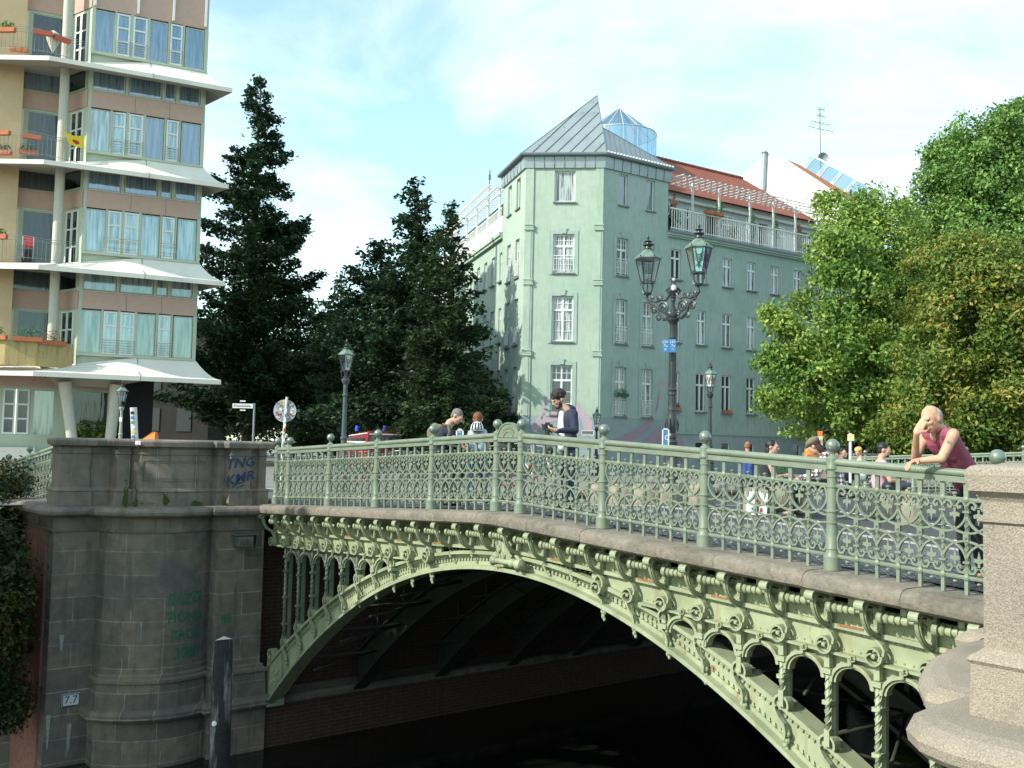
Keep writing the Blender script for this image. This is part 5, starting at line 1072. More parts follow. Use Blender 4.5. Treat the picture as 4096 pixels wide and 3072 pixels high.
# ------------------------------------------------------------------ street lamps
BLK = mat('lamp_iron', (.045, .05, .052), .42, .3, var=.15, vs=12, spec=.6); VERD = mat('verdigris_copper', (.16, .24, .19), .65, .1, var=.25, vs=12, col2=(.10, .14, .12), cs=5)
LGL = clearglass('lantern_glass', (.82, .86, .86), .28); LGV = clearglass('violet_lantern_pane', (.35, .22, .55), .3); LGT = mat('turquoise_pane_paint', (.26, .52, .48), .3, var=.15); LGW = mat('painted_white_pane', (.62, .62, .56), .35, var=.12, vs=20)
def lantern(par, T, s=1.0, panes=None, n=6, art=True):
    """hexagonal lantern; origin at the bottom ring"""
    Q = T @ Matrix.Scale(s, 4); f = MB(); zb, zt, rb, rt = .26, .80, .155, .285
    for j in range(n):
        a = 2*PI*(j+.5)/n; p = Vector((rb*math.cos(a), rb*math.sin(a), zb)); q = Vector((rt*math.cos(a), rt*math.sin(a), zt)); f.tube([p, q], .013, 4); f.tube([q, q+Vector((.05*math.cos(a), .05*math.sin(a), .06))], [.02, .008], 4)
    for r_, z in ((rb, zb), (rt, zt)): f.tube([(r_*math.cos(2*PI*(j+.5)/n), r_*math.sin(2*PI*(j+.5)/n), z) for j in range(n)], .02, 4, closed=True)
    for j in range(4):
        a = 2*PI*j/4+.4; c, d = math.cos(a), math.sin(a); f.tube([(.06*c, .06*d, .0), (.13*c, .13*d, .04), (.165*c, .165*d, .14), (.155*c, .155*d, .26)], .014, 5); f.tube([(.165*c, .165*d, .2), (.21*c, .21*d, .21), (.215*c, .215*d, .26), (.17*c, .17*d, .27)], .010, 4)
    f.lathe([(.03, -.04), (.09, -.03), (.10, 0), (.07, .03), (.03, .04)], n=12); f.tube([(0, 0, .02), (0, 0, .35)], .018, 6)
    o = f.build('lantern', BLK, par, Q)
    r = MB(); r.lathe([(rt+.03, zt), (rt+.035, zt+.025), (.19, zt+.14), (.12, zt+.20), (.11, zt+.22)], n=n, sm=False); r.build('roof', VERD, o)
    c = MB(); c.lathe([(.10, zt+.22), (.115, zt+.235), (.08, zt+.25), (.07, zt+.30), (.12, zt+.33), (.125, zt+.345), (.06, zt+.36), (.05, zt+.40), (.095, zt+.425), (.02, zt+.44), (.02, zt+.47), (.034, zt+.51), (.015, zt+.56), (.004, zt+.60)], n=12); c.build('finial', BLK, o)
    for j in range(n):
        a0, a1 = 2*PI*(j+.5)/n, 2*PI*(j+1.5)/n; P = [(rb*math.cos(a0), rb*math.sin(a0), zb), (rb*math.cos(a1), rb*math.sin(a1), zb), (rt*math.cos(a1), rt*math.sin(a1), zt), (rt*math.cos(a0), rt*math.sin(a0), zt)]
        m_ = (panes or [LGL]*n)[j]; g = MB(); g.add(P, [(0, 1, 2, 3)]); po = g.build('pane', m_, o, recalc=False)
        if art and m_ is not LGL or (art and j % 2 == 0 and False):
            A = Vector(P[0]); B = Vector(P[1]); C_ = Vector(P[2]); D_ = Vector(P[3]); nn = ((B-A).cross(C_-A)).normalized()*-.006
            if nn.x*A.x+nn.y*A.y < 0: nn = -nn
            w_ = MB(); rnd = random.Random(j)
            for k in range(5):
                t0 = .55+.09*k; pts = [(A.lerp(B, x)).lerp(D_.lerp(C_, x), t0-.14*math.sin(PI*x)*(1+k*.15))+nn for x in (.12, .3, .5, .7, .88)]; w_.tube(pts, .007, 3)
            for x0, x1 in ((.2, .5), (.8, .5)): w_.tube([A.lerp(B, x0).lerp(D_.lerp(C_, x0), .95)+nn, A.lerp(B, (x0+x1)/2).lerp(D_.lerp(C_, (x0+x1)/2), .5)+nn, A.lerp(B, x1).lerp(D_.lerp(C_, x1), .15)+nn], .008, 3)
            w_.tube([A.lerp(B, .2).lerp(D_.lerp(C_, .2), .25)+nn, A.lerp(B, .5).lerp(D_.lerp(C_, .5), .38)+nn, A.lerp(B, .8).lerp(D_.lerp(C_, .8), .2)+nn], .009, 3); o2 = w_.build('painted_lines', BLK, o)
    return o
def lamp(u, vtop, D, label, s, col=BLK, panes=None, zbase=-1.33, sticker=False):
    top = at(u, vtop, D); base = Vector((top.x, top.y, EYE+zbase)); H = top.z-base.z-1.40*s; t = thing('street_lamp', label, 'street lamp', loc=base)
    b = MB(); b.lathe([(.20, 0), (.20, .12), (.16, .14), (.15, .55), (.12, .60), (.11, .9), (.13, .93), (.11, .96), (.075, 1.0), (.065, 1.35), (.085, 1.37), (.085, 1.42), (.062, 1.44), (.048, H-.45), (.065, H-.43), (.065, H-.40), (.05, H-.38), (.05, H-.16), (.075, H-.13), (.10, H-.06), (.10, H-.03), (.04, H)], n=14); b.build('post', col, t)
    if sticker: b = MB(); b.box((0, -.06, H-.5), (.10, .02, .16)); b.build('sticker', WHP, t)
    lantern(t, Matrix.Translation((0, 0, H)), s, panes); return t
LPO = mat('blue_grey_post', (.06, .08, .085), .5, var=.2)
lamp(347, 338.5, 24, 'single lantern lamp with a bluish post before the dark trees, left of the bridge middle', .68, LPO, [LGL, LGL, LGL, LGL, LGW, LGL])
lamp(710.5, 361, 29, 'single lantern lamp right of the candelabra, its panes painted with swags', .66, BLK, [LGW]*6)
lamp(123, 380, 38, 'thin pale lantern lamp standing before the leaning columns of the canopied house', .72, mat('pale_post', (.30, .32, .28), .6), sticker=True)
lamp(597, 406, 46, 'small lantern lamp half hidden behind the photographer', .72)
# candelabra
cb_ = at(671.5, 450, 22.5); CD = thing('candelabra_lamp', 'tall ornate two armed candelabra with scrolled brackets and painted lantern panes', 'street lamp', loc=(cb_.x, cb_.y, EYE-1.05)); zc = lambda v: at(671, v, 22.5).z-(EYE-1.05)
b = MB(); b.lathe([(.42, 0), (.42, .12), (.34, .15), (.34, .55), (.36, .6), (.30, .66), (.30, .95), (.34, 1.0)], n=12); b.lathe([(.33, 1.0), (.34, 1.06), (.22, 1.12), (.24, 1.18), (.17, 1.24), (.20, 1.30), (.19, 1.34), (.15, 1.38), (.19, 1.5), (.21, 1.6), (.17, 1.75), (.14, 1.9), (.16, 1.95)], n=16)
b.v = [(v[0]*.56, v[1]*.56, v[2]) for v in b.v]; nb_ = len(b.v); z1, z2, z3 = zc(392), zc(340), zc(323)
b.lathe([(.15, 1.9), (.135, 2.0), (.125, z1-.08), (.16, z1-.07), (.16, z1-.02), (.14, z1), (.165, z1+.05), (.13, z1+.08), (.115, z2), (.135, z2+.02), (.14, z2+.06), (.115, z2+.08), (.11, z3-.05), (.14, z3), (.20, z3+.04), (.22, z3+.08), (.19, z3+.10), (.23, z3+.14), (.24, z3+.19), (.12, z3+.22)], n=16)
for j in range(14):
    a = 2*PI*j/14; c, d = math.cos(a), math.sin(a); b.tube([(.135*c, .135*d, 2.0), (.128*c, .128*d, z1-.12)], .011, 4); b.tube([(.132*c, .132*d, z1+.12), (.118*c, .118*d, z2-.02)], .010, 4)
for j in range(6): a = 2*PI*j/6; c, d = math.cos(a), math.sin(a); b.tube([(.20*c, .20*d, 1.42), (.23*c, .23*d, 1.56), (.19*c, .19*d, 1.72)], [.02, .035, .01], 5)
b.v = b.v[:nb_]+[(v[0]*.64, v[1]*.64, v[2]) for v in b.v[nb_:]]; b.build('post', BLK, CD)
zt = z3+.22; b = MB(); b.lathe([(.05, 0), (.04, .25), (.06, .3), (.05, .33), (.075, .36), (.05, .38), (.06, .42), (.11, .50), (.09, .60), (.06, .64), (.05, .68), (.07, .74), (.065, .79), (.02, .84)], (0, 0, zt), 10)
for s_ in (-1, 1): b.tube([(.08*s_, 0, zt+.58), (.16*s_, -.02, zt+.52), (.10*s_, -.04, zt+.42)], [.04, .03, .015], 6)
b.build('figure_finial', BLK, CD)
b = MB(); b.ball((0, -.05, zt+.56), .07, 10, sz=1.3); b.ball((.0, -.03, zt+.76), .05, 8); b.build('white_statuette_paint', mat('worn_white_paint', (.55, .54, .52), .6, var=.3, vs=30), CD)
pl_, pr_ = at(647.5, 293.5, 23.05), at(698.5, 284.5, 21.95); base_ = Vector((cb_.x, cb_.y, EYE-1.05))
for k, pt in enumerate((pl_, pr_)):
    d = pt-base_; L = math.hypot(d.x, d.y); az = math.atan2(d.y, d.x); hz = d.z-.04; z0 = z3+.12
    T_ = Matrix.Rotation(az, 4, 'Z'); b = MB()
    b.tube([(.12, 0, z0), (.26, 0, z0-.02), (.40, 0, z0+.10), (.46, 0, z0+.28), (.60, 0, z0+.36), (L-.08, 0, z0+.42), (L+.02, 0, z0+.52), (L-.02, 0, z0+.66), (L, 0, hz)], [.045, .04, .035, .035, .03, .03, .035, .03, .035], 7)
    b.tube([(.08, 0, z0+.55), (.2, 0, z0+.42), (.36, 0, z0+.44), (.5, 0, z0+.40), (.66, 0, z0+.46)], .028, 6)
    for cx, cz, r0, tn in ((.27, z0+.24, .15, 1.6), (.27, z0+.24, .06, 1), (.56, z0+.22, .10, 1.5), (.13, z0+.06, .08, 1.3), (.42, z0+.02, .07, 1.4), (.40, z0+.46, .05, 1.2), (.62, z0+.50, .04, 1.2)):
        b.tube([(p[0], 0, p[1]) for p in spiral(cx, cz, r0, r0*.25, .4, tn, 16)], .023, 5)
    for q in range(9): b.ball((.2+.055*q, .0, z0+.10+.035*q), .036, 6)
    for q in range(3): b.tube([(.3+.16*q, 0, z0+.42), (.3+.16*q, 0, z0+.50), (.34+.16*q, 0, z0+.53)], .014, 5)
    b.v = [tuple(T_ @ Vector(v)) for v in b.v]; b.build('scroll_arm', BLK, CD)
    lantern(CD, Matrix.Translation((d.x, d.y, hz+.04)) @ Matrix.Rotation(.35, 4, 'Z'), 1.0, [LGL]*6 if k == 0 else [LGV, LGL, LGL, LGT, mat('violet_pane_paint', (.13, .07, .24), .35, var=.3, vs=14), LGV])
SBL = mat('sign_blue', (.05, .20, .42), .4, var=.08, vs=20); WT = mat('sign_white', (.8, .8, .8), .5, var=.03)
def plate(u0, u1, v0, v1, D, name, label, m, texts=(), pole=None, cat='sign', group=None, tm=None, yaw=0, rim=None, px=None, polem=None):
    c = at((u0+u1)/2, (v0+v1)/2, D); w_ = (u1-u0)*D/1000; h_ = (v1-v0)*D/1000; gz = (EYE-1.33)-c.z if pole is True else pole
    t = thing(name, label, cat, loc=(c.x, c.y, c.z+(gz or 0)), rz=yaw, group=group); z = -(gz or 0)
    b = MB(); b.box((0, 0, z), (w_, .02, h_)); po = b.build('plate', m, t)
    if rim: b = MB(); [b.box(q[0], q[1]) for q in (((0, -.012, z+h_/2-.012), (w_, .01, .024)), ((0, -.012, z-h_/2+.012), (w_, .01, .024)), ((-w_/2+.012, -.012, z), (.024, .01, h_)), ((w_/2-.012, -.012, z), (.024, .01, h_)))]; b.build('rim', rim, po)
    for s_, dx, dz, sz in texts: vs, fs = textmesh(s_, sz); b = MB(); b.add([(v[0]+dx, -.014, z+v[1]+dz) for v in vs], fs); b.build('lettering', tm or WT, po, recalc=False)
    if pole: x = px if px is not None else 0; b = MB(); b.tube([(x, .03, 0), (x, .03, z+h_/2+.02)], .03, 8); b.build('pole', polem or ZINC, t)
    return t
plate(662, 668.6, 339.5, 352.2, 22.3, 'hydrant_plate', 'left of two blue plates fixed to the candelabra post', SBL, (('LS=', 0, .085, .085), ('.Tu', 0, -.0, .08), ('07', 0, -.085, .06)), cat='plate')
plate(669.2, 676, 339, 352.4, 22.3, 'hydrant_plate', 'right of two blue plates fixed to the candelabra post', SBL, (('LS=', 0, .085, .085), ('.Tu', 0, -.0, .08), ('11', 0, -.085, .06)), cat='plate')
plate(662, 669, 428.5, 449, 22.0, 'blue_sign', 'tall narrow blue sign with white rim beside the foot of the candelabra', SBL, (('C', .03, .02, .16),), rim=WT)
plate(456, 463.7, 429.3, 437, 17.5, 'blue_sign', 'small blue and white info sign between the grey haired man and the helmeted woman', SBL, (('m', 0, .02, .07), ('-', 0, -.03, .1)), pole=-1.0, rim=WT)
sgp = mat('grey_pole', (.22, .25, .27), .5, .2); SGW = mat('street_sign_white', (.66, .67, .66), .5)
plate(232.6, 253, 403.6, 408.2, 30, 'street_name_sign', 'white street name sign on a pole before the dark trees above the left pier', SGW, (('Fraenkelufer', 0, 0, .105),), pole=True, tm=mat('letter_black', (.02, .02, .02), .6), px=.34, polem=sgp)
plate(240, 245.5, 400.4, 401.8, 30, 'number_sign', 'tiny white number plate above the street name sign at the left', SGW, cat='sign')
plate(240, 245.5, 409.6, 410.8, 30, 'number_sign', 'tiny white number plate below the street name sign at the left', SGW, cat='sign')
plate(581.5, 594, 430.2, 435.2, 42, 'street_name_sign', 'dark framed street name sign right of the photographer', mat('dark_sign', (.18, .19, .18), .6), (('Fraenkelufer', 0, 0, .09),), tm=mat('letter_dim', (.03, .03, .03), .6), rim=SGW, pole=True)
# back of the round sign, covered in stickers
c = at(284.6, 410.8, 26.5); base = gpos(282.5, 440, 26.5); rs_ = thing('round_sign', 'round sign seen from behind, plastered with stickers, on a leaning white pole', 'sign', loc=base); d = c-base; rS = 11.4*26.5/1000
b = MB(); b.lathe([(rS, -.01), (rS, .01)], (d.x, .04, d.z), 28, 0, 'y', sm=False); dsc = b.build('disc', mat('worn_grey_disc', (.36, .37, .40), .5, var=.35, vs=14), rs_)
b = MB(); g = random.Random(5); cols_ = [mat('sticker_%s' % n_, c_, .5, var=.05) for n_, c_ in (('white', (.7, .7, .7)), ('red', (.4, .05, .04)), ('blue', (.06, .18, .42)), ('yellow', (.6, .52, .12)), ('green', (.06, .3, .16)), ('black', (.02, .02, .02)), ('grey', (.3, .31, .34)), ('slate', (.15, .18, .22)))]
for i in range(46):
    a = g.random()*6.28; r_ = rS*.88*g.random()**.5; x, z = r_*math.cos(a), r_*math.sin(a); w_, h_ = g.uniform(.03, .11), g.uniform(.02, .06); q = g.uniform(-.4, .4)
    b.add([(d.x+x+sx_*w_*math.cos(q)-sz_*h_*math.sin(q), .028-.0006*i, d.z+z+sx_*w_*math.sin(q)+sz_*h_*math.cos(q)) for sx_, sz_ in ((-.5, -.5), (.5, -.5), (.5, .5), (-.5, .5))], [(0, 1, 2, 3)], g.choice([0, 0, 0, 6, 6, 6, 1, 2, 3, 5, 0, 7, 7]))
b.build('stickers', cols_, dsc, recalc=False)
for s_, x in (('LAST', -.16), ('LAST', .17)): vs, fs = textmesh(s_, .085); b = MB(); b.add([(d.x+x+v[0], -.003, d.z+.19+v[1]) for v in vs], fs); b.build('lettering', mat('letter_black', (.02, .02, .02), .6), dsc, recalc=False)
b = MB(); tp = at(287, 397, 26.5)-base; b.tube([(0, 0, 0), (d.x*.5, 0, tp.z*.5), (tp.x, 0, tp.z)], .034, 8); pole_ = b.build('pole', mat('white_pole', (.62, .62, .62), .5, var=.1), rs_)
b = MB()
for i in range(13): z = .5+i*.13; x = tp.x*z/tp.z; b.add([(x-.028, -.034, z), (x+.028, -.034, z), (x+.028, -.034, z+.08), (x-.028, -.034, z+.08)], [(0, 1, 2, 3)], g.choice([1, 2, 0, 4, 3, 5, 2]))
b.build('stickers', cols_, pole_, recalc=False)
sp_ = thing('sticker_post', 'short leaning white post with stickers, seen above the left pier parapet', 'post', loc=gpos(138.5, 440, 30)); tp = at(133.5, 407.5, 30)-sp_.location
b = MB(); b.tube([(0, 0, 0), tuple(tp)], .10, 10); po = b.build('post', mat('white_pole', (.62, .62, .62), .5), sp_); b = MB()
for i in range(8): t_ = .45+i*.065; p = tp*t_; b.add([(p.x-.06, -.108, p.z), (p.x+.05, -.108, p.z), (p.x+.05, -.108, p.z+.09), (p.x-.06, -.108, p.z+.09)], [(0, 1, 2, 3)], [2, 0, 2, 3, 0, 4, 2, 5][i])
b.build('stickers', cols_, po, recalc=False)
ob = thing('orange_bin', 'orange litter bin hood peeking above the left pier parapet', 'litter bin', loc=gpos(150, 440, 29)); tz = at(150, 431, 29).z-(EYE-1.33); ORG = mat('orange_plastic', (.75, .22, .03), .5, var=.05)
b = MB(); b.lathe([(.17, .5), (.20, .9), (.21, tz-.3)], n=14); b.build('body', ORG, ob); b = MB(); b.add([(-.24, -.2, tz-.3), (.2, -.2, tz-.3), (.2, .2, tz-.3), (-.24, .2, tz-.3), (.1, -.12, tz-.02), (.17, -.1, tz-.03), (.17, .1, tz-.03), (.1, .12, tz-.02)], [(0, 1, 5, 4), (1, 2, 6, 5), (2, 3, 7, 6), (3, 0, 4, 7), (4, 5, 6, 7)]); b.build('hood', ORG, ob)
plate(847.6, 854, 434.2, 440.8, 22, 'yellow_sign', 'small pale yellow notice on a grey pole near the far railing', mat('pale_yellow', (.72, .68, .35), .5), (('= =', 0, .02, .04),), pole=-1.0, tm=mat('letter_grey', (.2, .2, .2), .6), polem=SGW)
be = thing('striped_beacon', 'orange and white striped traffic beacon behind the person in the hat', 'beacon', loc=(lambda p: (p.x, p.y, EYE-1.1))(at(820, 440, 18))); zt = at(820, 431, 18).z-(EYE-1.1)
b = MB(); b.box((0, 0, zt-.05), (.075, .05, .10)); b.box((0, 0, zt-.20), (.075, .05, .20), 1); b.box((0, 0, zt/2-.14), (.04, .04, zt-.28), 2); b.box((0, -.03, zt-.18), (.035, .01, .07)); b.build('post', [mat('beacon_orange', (.8, .18, .03), .4), WT, ZINCD], be)
# ------------------------------------------------------------------ red emergency van
vr = at(389, 432, 42); VN = thing('fire_service_van', 'red emergency van with blue beacons and white stripes parked beyond the left railing', 'van', loc=(vr.x-.15, vr.y, EYE-1.33), rz=R(32)); VRD = mat('fire_red', (.20, .010, .018), .3, var=.04, spec=.6)
b = MB(); W_, L_, Hh = .85, 3.0, at(389, 431.2, 42).z-(EYE-1.33)
sec = [(-W_, .35), (-W_, 1.0), (-W_*.9, Hh-.12), (-W_*.78, Hh), (W_*.78, Hh), (W_*.9, Hh-.12), (W_, 1.0), (W_, .35)]
b.add([(x, y, z) for x, z in [(sx_, sz_) for sx_, sz_ in sec] for y in (0,)]+[(x, L_-.9, z-(.16 if z > 1.2 else 0)) for x, z in sec]+[(x*.95, L_, min(z, 1.05)) for x, z in sec], [list(range(8))]+[(i, (i+1) % 8, 8+(i+1) % 8, 8+i) for i in range(8)]+[(8+i, 8+(i+1) % 8, 16+(i+1) % 8, 16+i) for i in range(8)]+[list(range(16, 24))]); b.build('body', VRD, VN)
b = MB(); b.box2((-W_*.86, -.01, Hh-.16), (W_*.86, -.004, Hh-.11)); b.box2((-W_-.012, .1, Hh-.50), (-W_-.002, L_-1, Hh-.45)); b.tube([(-W_*.93, .05, Hh-.10), (-W_*.93, L_-1, Hh-.22)], .025, 4); b.tube([(W_*.93, .05, Hh-.10), (W_*.93, L_-1, Hh-.22)], .025, 4); b.build('white_stripe', WT, VN)
for x, y in ((W_*.45, .9), (-W_*.55, 1.9)): b = MB(); b.lathe([(.09, 0), (.09, .1), (.07, .22), (.02, .24)], (x, y, Hh), 10); b.build('beacon', mat('blue_beacon', (.02, .05, .6), .2), VN)
b = MB(); b.box2((-.7, -.012, 1.05), (.7, -.004, Hh-.22)); b.box2((-W_*.96-.02, .3, 1.05), (-W_*.93, 2.0, Hh-.3)); b.build('window', GLD, VN)
for x in (-W_+.1, W_-.1):
    for y in (.6, 2.4):
        b = MB(); b.lathe([(.05, -.1), (.33, -.1), (.33, .1), (.05, .1)], (x, y, .33), 16, 0, 'x'); wo = b.build('wheel', mat('tyre', (.02, .02, .02), .8), VN)
for x in (-.75, .75): b = MB(); b.box((x, -.01, .85), (.14, .03, .3)); b.build('tail_light', mat('tail_light', (.5, .02, .01), .2), VN)
# ------------------------------------------------------------------ bicycles, boulders, people
def deckz(p):     # ground height (world) of the bridge deck under a world point
    q = BTI @ p; x = max(-16, min(16, q.x)); z = zd(x) if abs(x) < 7 else zd(7)-(abs(x)-7)*.01
    return EYE+z+(-.085 if 3.1 < q.y < 16.5 else .008)
RUB = mat('tyre', (.02, .02, .02), .8); CHR = mat('spoke_metal', (.4, .4, .42), .3, .8)
def bicycle(P, rz, label, m, group='bicycles on the bridge'):
    t = thing('bicycle', label, 'bicycle', loc=(P.x, P.y, deckz(P)), rz=rz, group=group)
    for x in (-.52, .52):
        b = MB(); b.tube([(x+.33*math.cos(a), 0, .34+.33*math.sin(a)) for a in [2*PI*i/24 for i in range(24)]], .017, 6, closed=True); w_ = b.build('wheel', RUB, t)
        b = MB(); b.tube([(x+.31*math.cos(a), 0, .34+.31*math.sin(a)) for a in [2*PI*i/24 for i in range(24)]], .009, 4, closed=True)
        for i in range(9): a = PI*i/9; b.tube([(x+.31*math.cos(a), .01, .34+.31*math.sin(a)), (x-.31*math.cos(a), -.01, .34-.31*math.sin(a))], .0025, 3)
        b.tube([(x, -.03, .34), (x, .03, .34)], .02, 8); b.build('rim', CHR, w_)
    b = MB(); bb_ = (-.08, 0, .30); st = (-.22, 0, .82); ht = (.34, 0, .88); hb = (.39, 0, .70)
    for a, c in ((bb_, st), (st, ht), (bb_, hb), (ht, hb), (bb_, (-.52, 0, .34)), (st, (-.52, 0, .34)), (hb, (.52, 0, .34))): b.tube([a, c], .016, 6)
    b.build('frame', m, t)
    b = MB(); b.tube([(-.22, 0, .82), (-.24, 0, .92)], .013, 6); b.lathe([(.02, -.14), (.07, -.10), (.05, .02), (.02, .12)], (-.24, 0, .95), 8, 0, 'x'); b.build('saddle', RUB, t)
    b = MB(); b.tube([(.34, 0, .88), (.33, 0, 1.0)], .014, 6); b.tube([(.22, -.28, 1.02), (.33, -.2, 1.03), (.36, 0, 1.01), (.33, .2, 1.03), (.22, .28, 1.02)], .012, 6); b.build('handlebar', CHR, t)
    return t
BK = [('black bicycle', mat('black_frame', (.02, .02, .025), .3)), ('blue bicycle', mat('blue_frame', (.05, .15, .35), .3)), ('maroon bicycle', mat('maroon_frame', (.22, .03, .03), .3)), ('grey bicycle', mat('grey_frame', (.3, .3, .3), .3))]
for u, D, rz, k, lb in ((446, 17.2, -.9, 0, 'ridden by the grey haired man'), (476, 17.3, .9, 1, 'under the woman with the white helmet'), (362, 21.5, -.7, 2, 'parked behind the left part of the railing'), (400, 20.0, -.9, 3, 'parked behind the railing before the red van'), (420, 21.0, -.5, 0, 'parked furthest back behind the railing'), (517, 16.6, -.8, 2, 'standing behind the middle posts'), (539, 18, 2.2, 3, 'standing behind the photographer')):
    P = at(u, 445, D); bicycle(P, rz, BK[k][0]+' '+lb, BK[k][1])
BLD = mat('granite_boulder', (.27, .235, .18), .9, var=.3, vs=6, bump=.6, bs=14, col2=(.24, .23, .18), cs=2.5)
def boulder(u, v, D, w_, h_, label, seed):
    P = at(u, v, D); g = random.Random(seed); t = BT; b = MB(); n = 14; prof = [(.80, 0), (.98, .12), (1.0, .5), (.93, .82), (.7, .97), (.02, 1.0)]
    vs = []
    for r_, z in prof:
        for j in range(n): a = 2*PI*j/n; k = 1+.10*math.sin(2*a+seed)+g.uniform(-.03, .03); vs.append((r_*w_/2*k*math.cos(a), r_*w_/2*.85*k*math.sin(a), z*h_))
    b.add(vs, [(i*n+j, i*n+(j+1) % n, (i+1)*n+(j+1) % n, (i+1)*n+j) for i in range(len(prof)-1) for j in range(n)], 0, True); o = b.build('boulder', BLD); o.location = (P.x, P.y, deckz(P)-.02); o.rotation_euler = (0, 0, g.random()*3); return tag(o, label, 'boulder', 'granite seat boulders along the middle of the bridge')
for i, (u, D, w_, h_, lb) in enumerate(((759, 16.5, .50, .44, 'granite boulder with a white paper bag leaning on it'), (800, 16.3, .46, .44, 'granite boulder under the person in plaid'), (777, 17.0, .46, .45, 'granite boulder under the black haired woman'), (913, 15.6, .48, .42, 'granite boulder nearest the leaning man'), (882, 16.5, .50, .44, 'granite boulder under the young man in pink'), (622, 19.5, .55, .46, 'leftmost granite boulder behind the railing, right of the photographer'), (646, 19.3, .58, .46, 'mossy granite boulder left of the candelabra'), (672, 19.2, .55, .45, 'granite boulder in front of the candelabra'), (702, 18.5, .55, .46, 'granite boulder right of the candelabra'), (600, 20.4, .5, .45, 'granite boulder directly behind the photographer on the right'))): boulder(u, 445, D, w_, h_, lb, i)
pb = thing('paper_bag', 'white paper bag with red and blue print against a boulder', 'bag', loc=(lambda P: (P.x, P.y, deckz(P)))(at(757, 445, 16.1))); b = MB(); b.prism([(-.17, .0), (.15, .0), (.17, .36), (-.12, .38)], -.05, .05); po = b.build('bag_body', WT, pb); b = MB(); b.box((.03, -.052, .2), (.05, .004, .12)); b.box((-.05, -.052, .1), (.09, .004, .04), 1); b.box((.06, -.052, .08), (.04, .004, .06)); b.build('print', [mat('sticker_red', (.4, .05, .04)), mat('sticker_blue', (.06, .18, .42))], po)
fp = thing('potted_flower', 'small pot of red flowers set behind the railing between the seated people', 'potted plant', loc=(lambda P: (P.x, P.y, deckz(P)+.44))(at(784, 445, 17.2))); b = MB(); b.lathe([(.06, 0), (.09, .14)], (0, 0, 0), 10); b.build('pot', TERR, fp); b = MB(); foliage(b, (0, 0, .26), (.12, .12, .12), 70, .03, random.Random(2)); foliage(b, (0, 0, .34), (.10, .10, .05), 26, .02, random.Random(3), 1); b.build('flowers', [LG, mat('red_petals', (.5, .03, .03), .7)], fp, recalc=False)
SKIN = mat('skin', (.50, .30, .21), .55, var=.06, vs=20, spec=.35); SKIN2 = mat('tanned_skin', (.53, .32, .215), .55, var=.10, vs=30, spec=.35, col2=(.47, .23, .155), cs=9, bump=.15, bs=90); EYE_M = mat('dark_eye', (.02, .015, .01), .3)
def basis(F, up=Vector((0, 0, 1))):
    F = F.normalized(); s_ = F.cross(up).normalized(); u = s_.cross(F); M_ = Matrix.Identity(4)
    for i in range(3): M_[i][0] = s_[i]; M_[i][1] = F[i]; M_[i][2] = u[i]
    return M_
def headprims(C, F, up=Vector((0, 0, 1)), s=1.0):
    B = basis(F, up); q = lambda x, y, z: C+(B @ Vector((x*s, y*s, z*s)))
    P = [(q(0, -.012, .03), (.076*s, .096*s, .092*s), B), (q(0, .025, -.035), (.062*s, .066*s, .08*s), B), (q(0, .05, -.085), (.036*s, .036*s, .028*s), B), (q(0, .088, .028), (.055*s, .018*s, .014*s), B),
         (q(0, .092, .02), .010*s, q(0, .112, -.022), .016*s), (q(-.018, .095, -.026), .010*s, q(.018, .095, -.026), .010*s), (q(-.022, .088, -.056), .010*s, q(.022, .088, -.056), .010*s), (q(-.035, .07, -.012), (.025*s, .022*s, .02*s), B), (q(.035, .07, -.012), (.025*s, .022*s, .02*s), B)]
    for sg in (-1, 1): P.append((q(sg*.079, -.008, -.002), (.012*s, .021*s, .032*s), B))
    return P, q, B
def handprims(W, d, palm, curl=.5, s=1.0, thumb=1, spread=1.0):
    """W wrist, d direction of the fingers, palm = palm normal"""
    d = d.normalized(); palm = (palm-d*palm.dot(d)).normalized(); sd = d.cross(palm); P = []
    P.append((W+d*.02*s, .026*s, W+d*.05*s, .024*s))
    for k in range(4):
        o = (k-1.5)*.019*s*spread; a = W+d*.045*s+sd*o; L = (.036, .042, .040, .031)[k]*s*1.05; P.append((W+d*.01*s+sd*o*.7, .017*s, a+d*.035*s, .0125*s)); p0 = a+d*.035*s; ang = curl*.6
        for j in range(3):
            dd = (d*math.cos(ang)+palm*math.sin(ang)); p1 = p0+dd*L*(1, .75, .6)[j]; P.append((p0, (.0105-.001*j)*s, p1, (.0095-.001*j)*s)); p0 = p1; ang += curl
    t0 = W+d*.02*s+sd*thumb*.026*s; t1 = t0+(d*.6+sd*thumb*.7+palm*.3).normalized()*.045*s; P += [(t0, .015*s, t1, .012*s), (t1, .012*s, t1+(d*.8+sd*thumb*.25+palm*.4).normalized()*.035*s, .009*s)]
    return P
